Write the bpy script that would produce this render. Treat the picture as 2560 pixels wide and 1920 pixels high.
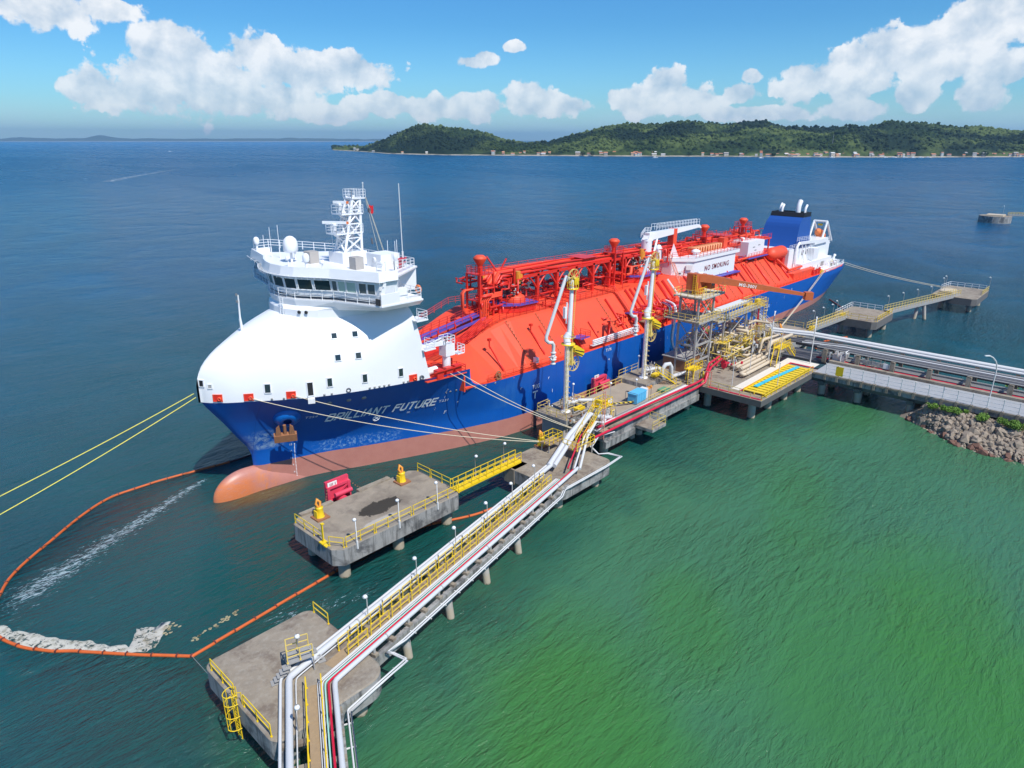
import bpy, math, random
import numpy as np
from mathutils import Vector, Matrix, noise as mnoise
R = math.radians
random.seed(7)
for o in list(bpy.data.objects): bpy.data.objects.remove(o)
SC = bpy.context.scene; COL = SC.collection

# ------------------------------------------------------------------ camera
PITCH = math.atan(611/1710); YAW = R(46.9)
cam = bpy.data.cameras.new('camera'); camo = bpy.data.objects.new('camera', cam); COL.objects.link(camo)
cam.sensor_width = 36; cam.lens = 36*1710/2560; cam.clip_start = .5; cam.clip_end = 90000
camo.location = (-29.21, -77.51, 42.0)
FH = Vector((math.sin(YAW), math.cos(YAW), 0)); RT = Vector((math.cos(YAW), -math.sin(YAW), 0))
FW = FH*math.cos(PITCH)+Vector((0, 0, -math.sin(PITCH))); UP = RT.cross(FW)
camo.rotation_euler = Matrix((RT, UP, -FW)).transposed().to_euler()
SC.camera = camo

# ------------------------------------------------------------------ light
SUN_EL = R(54); SAZ = Vector((-.177, -.984, 0)).normalized()
sun = bpy.data.lights.new('sun', 'SUN'); sun.energy = 4.3; sun.angle = R(.53); sun.color = (1, .965, .90)
suno = bpy.data.objects.new('sun', sun); COL.objects.link(suno); suno.location = (0, -60, 90)
SDIR = SAZ*math.cos(SUN_EL)+Vector((0, 0, math.sin(SUN_EL)))
suno.rotation_euler = SDIR.to_track_quat('Z', 'Y').to_euler()
SC.view_settings.view_transform = 'Standard'; SC.view_settings.look = 'None'
SC.view_settings.exposure = 0.22; SC.view_settings.gamma = 1; SC.view_settings.use_curve_mapping = False

# ------------------------------------------------------------------ sky with cumulus
W = bpy.data.worlds.new('World'); SC.world = W; W.use_nodes = True
NT = W.node_tree; NT.nodes.clear()
class G:
    """tiny helper to write shader node graphs"""
    def __init__(s, nt): s.nt = nt
    def n(s, t, **k):
        nd = s.nt.nodes.new(t)
        for a, b in k.items(): setattr(nd, a, b)
        return nd
    def put(s, sock, v):
        if isinstance(v, bpy.types.NodeSocket): s.nt.links.new(v, sock)
        elif v is not None: sock.default_value = v
    def m(s, op, a, b=None, c=None, clamp=False):
        nd = s.n('ShaderNodeMath', operation=op, use_clamp=clamp)
        for i, v in enumerate((a, b, c)): s.put(nd.inputs[i], v)
        return nd.outputs[0]
    def v(s, op, a, b=None, c=None, out=0):
        nd = s.n('ShaderNodeVectorMath', operation=op)
        for i, q in enumerate((a, b, c)): s.put(nd.inputs[i], q)
        return nd.outputs['Value'] if out == 'Value' else nd.outputs[0]
    def noise(s, vec, scale, det=4, rough=.55, lac=2.0, dist=0, dim='3D', ntype='FBM'):
        nd = s.n('ShaderNodeTexNoise', noise_dimensions=dim); nd.noise_type = ntype
        s.put(nd.inputs['Vector'], vec)
        for k, q in (('Scale', scale), ('Detail', det), ('Roughness', rough), ('Lacunarity', lac), ('Distortion', dist)): s.put(nd.inputs[k], q)
        return nd.outputs[0]
    def mr(s, v, a, b, c=0., d=1., kind='LINEAR'):
        nd = s.n('ShaderNodeMapRange', interpolation_type=kind)
        for i, q in enumerate((v, a, b, c, d)): s.put(nd.inputs[i], q)
        return nd.outputs[0]
    def mix(s, f, a, b, kind='MIX'):
        nd = s.n('ShaderNodeMix', data_type='RGBA', blend_type=kind)
        s.put(nd.inputs[0], f)
        for sock, q in ((nd.inputs[6], a), (nd.inputs[7], b)):
            s.put(sock, (*q, 1) if isinstance(q, tuple) and len(q) == 3 else q)
        return nd.outputs[2]
g = G(NT)
sky = g.n('ShaderNodeTexSky', sky_type='NISHITA'); sky.sun_disc = False; sky.sun_elevation = SUN_EL
sky.sun_rotation = math.atan2(SAZ.x, SAZ.y); sky.altitude = 0; sky.air_density = 1.1; sky.dust_density = .35; sky.ozone_density = 2.2
hs = g.n('ShaderNodeHueSaturation'); hs.inputs['Saturation'].default_value = 1.15; hs.inputs['Value'].default_value = 1.2; hs.inputs['Hue'].default_value = .5
NT.links.new(sky.outputs[0], hs.inputs['Color'])
D = g.n('ShaderNodeTexCoord').outputs['Generated']
D = g.v('NORMALIZE', D)
dr = g.v('DOT_PRODUCT', D, tuple(RT), out='Value'); dh = g.v('DOT_PRODUCT', D, tuple(FH), out='Value')
sep = g.n('ShaderNodeSeparateXYZ'); NT.links.new(D, sep.inputs[0])
az = g.m('ARCTAN2', dr, dh); el = g.m('ARCSINE', sep.outputs[2])
cb = g.n('ShaderNodeCombineXYZ'); g.put(cb.inputs[0], az); g.put(cb.inputs[1], el); V = cb.outputs[0]
# cumulus heaps: (azimuth, elevation, half width, half height) in degrees from the view axis, with a weight
CL = [(-24.2, 5.8, 3.1, 2.4), (-25.6, 3.8, 4.0, 2.4), (-22.2, 3.6, 4.2, 2.6), (-28.7, 3.1, 2.5, 1.5), (-24.3, 6.9, 2.1, 1.0), (-20.5, 2.7, 3.7, 1.4), (-19.0, 5.9, 2.5, 1.7), (-15.5, 4.7, 3.5, 1.9), (-12.1, 4.8, 3.4, 1.4), (-16.8, 2.9, 2.4, 1.5), (-31.3, 7.6, 4.0, 1.5), (-27.7, 8.0, 3.2, 0.8), (-3.0, 5.5, 1.6, 0.6), (-2.0, 5.8, 1.2, 0.7), (0.2, 6.6, 1.1, 0.5), (-9.8, 2.5, 3.3, 0.9), (-6.8, 2.4, 3.0, 1.0), (-2.8, 2.5, 2.8, 1.2), (1.5, 2.9, 2.6, 1.5), (4.3, 2.5, 2.2, 0.9), (11.7, 3.8, 1.9, 1.4), (9.8, 2.8, 2.5, 1.3), (13.4, 2.9, 2.6, 1.3), (17.1, 3.2, 1.5, 0.8), (17.8, 4.4, 0.8, 0.6), (21.9, 3.9, 2.7, 1.7), (20.8, 4.4, 1.4, 0.9), (24.0, 3.9, 3.3, 1.8), (24.5, 5.3, 2.1, 1.2), (26.7, 5.8, 3.1, 1.7), (29.9, 5.9, 3.7, 2.5), (31.8, 7.1, 3.3, 2.1), (33.2, 7.4, 2.4, 2.1), (28.6, 2.7, 1.7, 1.1), (32.4, 2.7, 1.9, 1.3), (24.8, 2.0, 3.6, 0.8), (-14.1, 1.8, 4.3, 0.7), (18.6, 1.8, 4.6, 0.6), (33.5, 4.3, 2.2, 1.4)]
wob = g.noise(V, 9, 3, .6)
F = None
for a, e, ra, re in CL:
    q = g.v('MULTIPLY_ADD', V, (1/R(ra), 1/R(re), 0), (-R(a)/R(ra), -R(e)/R(re), 0))
    q = g.m('SUBTRACT', 1.0, g.v('LENGTH', q, out='Value'))
    F = q if F is None else g.m('SMOOTH_MAX', F, q, .15)
# elsewhere on the horizon, the same kind of low cumulus from noise alone
el2 = g.v('MULTIPLY', V, (1, 2.2, 1))
wide = g.noise(el2, 4.2, 4, .6)
band = g.m('MULTIPLY', g.mr(el, R(.2), R(3.2), 1., 0., 'SMOOTHSTEP'), .62)
aw = g.mr(g.m('ABSOLUTE', az), R(42), R(60), 0., 1., 'SMOOTHSTEP')
low = g.m('MULTIPLY', g.mr(el, R(2), R(26), 1., 0., 'SMOOTHSTEP'), aw)
F2 = g.m('ADD', g.m('MULTIPLY', wide, 3.0), g.m('SUBTRACT', g.m('MULTIPLY', low, .9), 2.35))
F = g.m('MAXIMUM', F, F2)
n1 = g.noise(V, 19, 9, .58, 2.1, .15); 
vo = g.n('ShaderNodeTexVoronoi', feature='SMOOTH_F1'); vo.inputs['Scale'].default_value = 34; vo.inputs['Smoothness'].default_value = .35
wv = g.n('ShaderNodeVectorMath', operation='MULTIPLY_ADD')
g.put(wv.inputs[0], g.n('ShaderNodeTexNoise').outputs[1]); tn = wv.inputs[0].links[0].from_node
g.put(tn.inputs['Vector'], V); tn.inputs['Scale'].default_value = 60; tn.inputs['Detail'].default_value = 3
wv.inputs[1].default_value = (.012, .012, 0); g.put(wv.inputs[2], V); NT.links.new(wv.outputs[0], vo.inputs['Vector'])
puff = g.m('SUBTRACT', .45, vo.outputs['Distance'])
dens = g.m('ADD', g.m('MULTIPLY_ADD', F, 1.25, .06), g.m('ADD', g.m('MULTIPLY', g.m('SUBTRACT', n1, .53), 2.3), g.m('MULTIPLY', g.m('ADD', puff, g.m('MULTIPLY', g.m('SUBTRACT', g.noise(V, 62, 6, .6, 2.1), .5), 1.6)), .55)))
alpha = g.mr(g.m('SUBTRACT', dens, g.mr(el, R(2), R(8), .02, .08)), -.04, g.mr(puff, -.1, .3, .24, .08), 0., 1., 'SMOOTHSTEP')
# thin veil near the horizon
bn = g.noise(g.v('MULTIPLY', V, (1, 4, 1)), 14, 6, .6)
veil = g.m('MULTIPLY', band, g.mr(bn, .3, .62, .35, 1.))
# cloud light: tops toward the sun bright, deep and low parts greyer
Vs = g.v('ADD', V, (-.006, .012, 0))
n2 = g.noise(Vs, 19, 5, .58, 2.1, .15)
lit = g.m('ADD', .80, g.m('MULTIPLY', g.m('SUBTRACT', n1, n2), 2.2))
lit = g.m('ADD', lit, g.m('MULTIPLY', puff, .75))
big = g.noise(g.v('MULTIPLY', V, (1, 1.6, 1)), 11, 3, .5)
lit = g.m('SUBTRACT', lit, g.m('MULTIPLY', g.mr(big, .42, .72, 0., .40), g.mr(dens, .1, .8, .3, 1.)), clamp=True)
ccol = g.mix(lit, (3.6, 4.9, 6.3), (8.8, 8.9, 9.0))
tint = g.mix(g.mr(el, R(-1), R(8), 0., 1.), (.50, .84, 1.15), (.29, .64, .93))
skyc = g.mix(1.0, hs.outputs[0], tint, 'MULTIPLY')
base = g.mix(veil, skyc, (5.0, 7.0, 8.3))
thick = g.mr(el, R(1), R(9), .78, .97)
fin = g.mix(g.m('MULTIPLY', alpha, thick), base, ccol)
fin = g.mix(g.mr(sep.outputs[2], -.012, -.002), (.12, .55, .70), fin)
bg = g.n('ShaderNodeBackground'); bg.inputs['Strength'].default_value = .1; NT.links.new(fin, bg.inputs[0])
wo = g.n('ShaderNodeOutputWorld'); NT.links.new(bg.outputs[0], wo.inputs[0])
try: W.cycles.sampling_method = 'MANUAL'; W.cycles.sample_map_resolution = 512
except Exception: pass

# ------------------------------------------------------------------ builders
class MB:
    def __init__(s): s.v = []; s.f = []; s.sm = []; s.mi = []; s.cur = 0
    def add(s, vs, fs, smooth=False):
        b = len(s.v); s.v += [tuple(q) for q in vs]
        for q in fs: s.f.append(tuple(b+i for i in q)); s.sm.append(smooth); s.mi.append(s.cur)
        return s
    def box(s, c, d, rz=0, rot=None):
        x, y, z = d[0]/2, d[1]/2, d[2]/2; M = rot or Matrix.Rotation(rz, 3, 'Z'); c = Vector(c)
        vs = [c+M@Vector((a*x, b*y, e*z)) for a in (-1, 1) for b in (-1, 1) for e in (-1, 1)]
        return s.add(vs, [(0, 1, 3, 2), (4, 6, 7, 5), (0, 4, 5, 1), (2, 3, 7, 6), (0, 2, 6, 4), (1, 5, 7, 3)])
    def b2(s, x0, x1, y0, y1, z0, z1):
        return s.box(((x0+x1)/2, (y0+y1)/2, (z0+z1)/2), (abs(x1-x0), abs(y1-y0), abs(z1-z0)))
    def bar(s, p, q, w, h=None):
        p = Vector(p); q = Vector(q); d = q-p; L = d.length
        if L < 1e-6: return s
        h = h or w; z = d/L; a = Vector((0, 0, 1)) if abs(z.z) < .98 else Vector((1, 0, 0))
        x = a.cross(z).normalized(); y = z.cross(x)
        vs = [o+x*sx*w/2+y*sy*h/2 for o in (p, q) for sx, sy in ((-1, -1), (1, -1), (1, 1), (-1, 1))]
        return s.add(vs, [(0, 3, 2, 1), (4, 5, 6, 7), (0, 1, 5, 4), (1, 2, 6, 5), (2, 3, 7, 6), (3, 0, 4, 7)])
    def tube(s, pts, r, n=8, closed=False, r2=None):
        P = [Vector(p) for p in pts]; k = len(P)
        if k < 2: return s
        T = []
        for i in range(k):
            a = P[(i-1) % k] if (i or closed) else P[i]; b = P[(i+1) % k] if (i < k-1 or closed) else P[i]
            T.append((b-a).normalized())
        u = T[0].orthogonal().normalized() if abs(T[0].z) > .98 else Vector((0, 0, 1)).cross(T[0]).normalized()
        vs = []
        for i in range(k):
            if i:
                u = (u-T[i]*u.dot(T[i]))
                u = u.normalized() if u.length > 1e-6 else T[i].orthogonal().normalized()
            w = T[i].cross(u); c = 1.0
            if 0 < i < k-1:
                ca = (P[i]-P[i-1]).normalized().dot(T[i]); c = min(1.6, 1/max(.5, ca))
            rr = r if r2 is None else r+(r2-r)*i/(k-1)
            for j in range(n):
                t = 2*math.pi*(j+.5)/n; vs.append(P[i]+(u*math.cos(t)+w*math.sin(t))*rr*c)
        fs = [(i*n+j, i*n+(j+1) % n, ((i+1) % k)*n+(j+1) % n, ((i+1) % k)*n+j) for i in range(k if closed else k-1) for j in range(n)]
        s.add(vs, fs, n > 5)
        if not closed: s.add(vs[:n], [tuple(range(n-1, -1, -1))]); s.add(vs[-n:], [tuple(range(n))])
        return s
    def lathe(s, prof, c=(0, 0, 0), n=16, axis=None, smooth=True):
        c = Vector(c); M = Matrix.Identity(3) if axis is None else Vector(axis).to_track_quat('Z', 'Y').to_matrix()
        vs = [c+M@Vector((r*math.cos(2*math.pi*j/n), r*math.sin(2*math.pi*j/n), z)) for r, z in prof for j in range(n)]
        fs = [(i*n+j, i*n+(j+1) % n, (i+1)*n+(j+1) % n, (i+1)*n+j) for i in range(len(prof)-1) for j in range(n)]
        return s.add(vs, fs, smooth)
    def prism(s, poly, z0, z1):
        n = len(poly); vs = [(p[0], p[1], z0) for p in poly]+[(p[0], p[1], z1) for p in poly]
        a = sum(poly[i][0]*poly[(i+1) % n][1]-poly[(i+1) % n][0]*poly[i][1] for i in range(n))
        fs = [tuple(range(n-1, -1, -1)), tuple(range(n, 2*n))]+[(i, (i+1) % n, n+(i+1) % n, n+i) for i in range(n)]
        if a < 0: fs = [tuple(reversed(f)) for f in fs]
        return s.add(vs, fs)
    def loft(s, rings, smooth=True, close=True, caps=False):
        n = len(rings[0]); vs = [q for r in rings for q in r]
        m = n if close else n-1
        s.add(vs, [(i*n+j, i*n+(j+1) % n, (i+1)*n+(j+1) % n, (i+1)*n+j) for i in range(len(rings)-1) for j in range(m)], smooth)
        if caps: s.add(rings[0], [tuple(range(n-1, -1, -1))]); s.add(rings[-1], [tuple(range(n))])
        return s
    def ball(s, c, r, n=10, sc=(1, 1, 1)):
        prof = [(math.sin(math.pi*i/8)*r, -math.cos(math.pi*i/8)*r) for i in range(9)]
        vs = [(c[0]+sc[0]*q*math.cos(2*math.pi*j/n), c[1]+sc[1]*q*math.sin(2*math.pi*j/n), c[2]+sc[2]*z) for q, z in prof for j in range(n)]
        return s.add(vs, [(i*n+j, i*n+(j+1) % n, (i+1)*n+(j+1) % n, (i+1)*n+j) for i in range(8) for j in range(n)], True)
    def mesh(s, name, mats):
        me = bpy.data.meshes.new(name); me.from_pydata(s.v, [], s.f)
        me.polygons.foreach_set('use_smooth', s.sm); me.polygons.foreach_set('material_index', s.mi)
        for m in (mats if isinstance(mats, (list, tuple)) else [mats]): me.materials.append(m)
        me.update(); return me
    def obj(s, name, mats, parent=None, **k):
        return link(name, s.mesh(name, mats), parent, **k)
def link(name, me, parent=None, **k):
    o = bpy.data.objects.new(name, me); COL.objects.link(o)
    if parent: o.parent = parent
    for a, b in k.items():
        if a in ('location', 'rotation_euler', 'scale'): setattr(o, a, b)
        else: o[a] = b
    return o
def thing(name, label, cat, loc=(0, 0, 0), rz=0, group=None):
    o = bpy.data.objects.new(name, None); COL.objects.link(o); o.location = loc; o.rotation_euler = (0, 0, rz)
    o['label'] = label; o['category'] = cat
    if group: o['group'] = group
    o.empty_display_size = .3
    return o
def tag(o, label, cat, group=None):
    o['label'] = label; o['category'] = cat
    if group: o['group'] = group
    return o
def kids(o): return [c for c in bpy.data.objects if c.parent == o]
KC = {}
def copy_tree(o, loc=None, rz=None, label=None, parent=None):
    if o.name not in KC: KC[o.name] = kids(o)
    c = o.copy(); COL.objects.link(c); c.parent = parent
    if loc is not None: c.location = loc
    if rz is not None: c.rotation_euler = (0, 0, rz)
    if label: c['label'] = label
    for ch in KC[o.name]: copy_tree(ch, parent=c)
    return c

# ------------------------------------------------------------------ materials
def mat(name, col, rough=.5, metal=0, var=.12, scale=1.2, bump=0, col2=None, mixs=.5, spec=.5, f=None, grime=None):
    """paint or stone with tone variation, an optional second colour in patches and fine relief"""
    m = bpy.data.materials.new(name); m.use_nodes = True; nt = m.node_tree; b = nt.nodes['Principled BSDF']; q = G(nt)
    pos = q.n('ShaderNodeNewGeometry').outputs['Position']
    n = q.noise(pos, scale, 5, .6)
    lo = tuple(c*(1-var) for c in col); hi = tuple(min(1, c*(1+var)) for c in col)
    c = q.mix(n, lo, hi)
    if col2:
        n2 = q.noise(pos, scale*.45, 7, .68, dist=.4)
        c = q.mix(q.mr(n2, mixs, mixs+.12), c, col2)
    if grime:   # streaks that run down vertical faces
        st = q.noise(q.v('MULTIPLY', pos, (1, 1, .12)), scale*2.2, 6, .65)
        c = q.mix(q.m('MULTIPLY', q.mr(st, .48, .68), grime[1]), c, grime[0])
    if f: c = f(q, pos, c)
    q.put(b.inputs['Base Color'], c)
    b.inputs['Roughness'].default_value = rough; b.inputs['Metallic'].default_value = metal
    b.inputs['Specular IOR Level'].default_value = spec
    if bump:
        bn = q.n('ShaderNodeBump'); bn.inputs['Strength'].default_value = bump; bn.inputs['Distance'].default_value = .05
        q.put(bn.inputs['Height'], q.noise(pos, scale*5, 6, .7)); nt.links.new(bn.outputs[0], b.inputs['Normal'])
    return m
M = {}
M['white'] = mat('white paint', (.80, .81, .82), .38, var=.03)
M['white2'] = mat('worn white paint', (.72, .72, .71), .45, var=.08, scale=3, col2=(.5, .42, .34), mixs=.66)
M['red'] = mat('orange red deck paint', (.82, .080, .028), .55, var=.14, scale=.5, col2=(.62, .075, .035), mixs=.57, grime=((.45, .06, .04), .22))
M['red2'] = mat('red pipe paint', (.66, .030, .018), .38, var=.14, scale=2)
M['redp'] = mat('crimson pipe paint', (.58, .012, .045), .4, var=.12, scale=2, col2=(.5, .12, .14), mixs=.66)
M['pink'] = mat('faded fender pink', (.66, .05, .10), .55, var=.15, scale=2, col2=(.72, .22, .25), mixs=.6)
M['bluep'] = mat('blue violet deck paint', (.10, .08, .42), .5, var=.12)
M['yel'] = mat('yellow safety paint', (.80, .55, .015), .45, var=.10, scale=3, col2=(.62, .42, .07), mixs=.68)
M['yelp'] = mat('faded yellow rail paint', (.70, .52, .14), .5, var=.16, scale=3, col2=(.42, .22, .08), mixs=.68)
M['brass'] = mat('ochre motor paint', (.72, .28, .03), .45)
M['grey'] = mat('grey galvanised steel', (.38, .37, .35), .5, .2, var=.12, scale=2)
M['dgrey'] = mat('dark grey steel', (.13, .13, .14), .5, .2)
M['steel'] = mat('weathered grey tower steel', (.36, .35, .33), .6, .1, var=.2, scale=2, col2=(.25, .13, .07), mixs=.66)
M['pipe'] = mat('pale grey cladding', (.56, .57, .58), .62, 0, var=.07, scale=1.5)
M['pipew'] = mat('white pipe paint', (.62, .62, .61), .6, var=.06, scale=1.5, col2=(.5, .5, .5), mixs=.72)
M['tan'] = mat('tan insulated pipe', (.56, .46, .33), .6, var=.12, scale=2, col2=(.34, .27, .2), mixs=.64)
M['cyan'] = mat('cyan cable cover', (.05, .45, .58), .5)
M['mint'] = mat('mint green pipe', (.33, .66, .58), .5)
M['orange'] = mat('boom orange', (.56, .11, .02), .6, var=.2, scale=2, col2=(.35, .07, .03), mixs=.62)
M['boomd'] = mat('wet dark boom', (.12, .035, .03), .55)
M['rust'] = mat('rusty steel', (.30, .13, .06), .8, var=.3, scale=3, bump=.4)
M['craneo'] = mat('weathered crane orange', (.52, .12, .035), .6, var=.2, scale=1.5, col2=(.22, .10, .07), mixs=.6)
M['black'] = mat('black', (.015, .015, .017), .5)
M['glass'] = mat('dark window glass', (.02, .035, .04), .06, spec=.8)
M['glassl'] = mat('bridge side window', (.12, .14, .14), .08, spec=.8)
M['curt'] = mat('pale green window blind', (.42, .55, .47), .3)
M['rope'] = mat('pale rope', (.66, .58, .42), .9, var=.2, scale=8)
M['ropey'] = mat('yellow rope', (.78, .68, .10), .9, var=.15, scale=8)
M['liferaft'] = mat('rescue orange', (.80, .20, .05), .5)
M['flag'] = mat('flag red', (.6, .01, .02), .8)
M['cblue'] = mat('light blue cabinet', (.10, .45, .72), .5, var=.06)
M['bluet'] = mat('blue tarpaulin', (.0, .19, .52), .5)
M['funnel'] = mat('funnel blue', (.02, .085, .33), .35, var=.05, scale=.5)
M['conc'] = mat('weathered concrete top', (.275, .23, .175), .85, var=.32, scale=.9, bump=.6, col2=(.185, .145, .11), mixs=.50, grime=((.42, .39, .33), .35))
M['concs'] = mat('stained concrete side', (.31, .305, .29), .9, var=.25, scale=.9, bump=.6, col2=(.12, .12, .12), mixs=.50, grime=((.06, .06, .058), .85))
def pile_f(q, pos, c):
    sx = q.n('ShaderNodeSeparateXYZ'); q.put(sx.inputs[0], pos)
    w = q.m('ADD', sx.outputs[2], q.m('MULTIPLY', q.noise(pos, 2.5, 4), .8))
    c = q.mix(q.mr(w, 1.3, 1.6), (.42, .36, .27), c)
    return q.mix(q.mr(w, .55, .35), c, (.10, .09, .05))
M['pile'] = mat('tidal stained pile', (.40, .37, .33), .9, var=.2, scale=3, bump=.6, col2=(.25, .22, .18), mixs=.6, f=pile_f)
M['wood'] = mat('brown grating', (.34, .24, .14), .85, var=.2, scale=3, bump=.4)
M['rock'] = mat('granite rock', (.29, .235, .18), .9, var=.35, scale=1.6, bump=.7, col2=(.36, .29, .23), mixs=.56)
M['rockw'] = mat('wet reddish rock', (.17, .085, .06), .8, var=.35, scale=2, bump=.6)
M['leaf'] = mat('bright green shrub', (.11, .22, .02), .7, var=.45, scale=1.3)
M['signw'] = mat('sign white', (.78, .76, .72), .5)
M['text'] = mat('white lettering', (.92, .92, .92), .5, var=.03)
M['textd'] = mat('dark red lettering', (.22, .02, .03), .5, var=.03)
M['asphalt'] = mat('pale worn roadway', (.33, .34, .35), .85, var=.12, scale=.7, col2=(.42, .42, .41), mixs=.58, bump=.3)
def lerp(t, x):
    if x <= t[0][0]: return t[0][1]
    for (a, b), (c, d) in zip(t, t[1:]):
        if x <= c: return b+(d-b)*(x-a)/(c-a)
    return t[-1][1]
def lerps(t, x):
    # smooth table: cubic through the points with limited slopes
    n = len(t)
    if x <= t[0][0]: return t[0][1]
    if x >= t[-1][0]: return t[-1][1]
    i = max(k for k in range(n-1) if t[k][0] <= x)
    d = [(t[k+1][1]-t[k][1])/(t[k+1][0]-t[k][0]) for k in range(n-1)]
    def m(k):
        if k == 0: return d[0]*1.3
        if k == n-1: return d[-1]
        return 0 if d[k-1]*d[k] <= 0 else 2*d[k-1]*d[k]/(d[k-1]+d[k])
    w = t[i+1][0]-t[i][0]; u = (x-t[i][0])/w
    return (2*u**3-3*u*u+1)*t[i][1]+(u**3-2*u*u+u)*w*m(i)+(3*u*u-2*u**3)*t[i+1][1]+(u**3-u*u)*w*m(i+1)
STEM = [(-4, 5.6), (3.1, 5.5), (4.7, 5.45), (5.85, 5.0), (7.1, 4.15), (9.7, 2.55), (12.3, .75), (13.6, 0)]
WLOW = [(0, 0), (.25, .45), (1, .9), (2.5, 1.35), (5, 2.0), (9, 3.3), (12.5, 4.9), (19, 7.5), (27, 10.5), (35, 12.6), (42, 13.3)]
WTOP = [(0, 0), (.4, .8), (1, 1.5), (2.2, 2.7), (4.4, 4.3), (7, 6.3), (10, 8.2), (13.6, 9.7), (17.3, 10.9), (21, 11.9), (25.3, 12.8), (30, 13.3)]
STERN_T = [(168, 13.3), (174, 13.0), (179, 12.4), (183, 11.6)]
STERN_L = [(135, 13.3), (150, 13.1), (160, 12.2), (168, 10.4), (176, 7.5), (183, 4.5)]
def hb(x, z):
    xs = lerps(STEM, z); s = max(0.0, x-xs)
    t = min(1, max(0, (z-3.0)/10.3)); t = t**2.0
    w = lerps(WLOW, s)*(1-t)+lerps(WTOP, s)*t
    if x > 130:
        t = min(1, max(0, (z+1.5)/10.0))**.7
        w = min(w, lerp(STERN_L, x)*(1-t)+lerp(STERN_T, x)*t)
    return w
DTOP = [(0, 15.1), (.2, 15.9), (.9, 17.3), (2.6, 18.75), (5, 20.0), (7.5, 21.0), (10.5, 21.8), (14, 22.6), (19, 23.4), (26, 23.9)]
DN = [(0, 1.9), (4, 2.0), (9, 2.3), (14, 2.7), (18, 3.6), (21, 5.5), (26, 9)]
def dome(x, th):
    B = hb(x, 13.1); Z = lerps(DTOP, x); n = lerps(DN, x)
    import math
    return B*max(0, math.cos(th))**(2/n), 13.1+(Z-13.1)*max(0, math.sin(th))**(2/n)
def domey(x, z):
    B = hb(x, 13.1); Z = lerps(DTOP, x); n = lerps(DN, x)
    q = (z-13.1)/(Z-13.1)
    if q >= 1: return 0
    return B*(1-max(0, q)**n)**(1/n)

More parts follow.
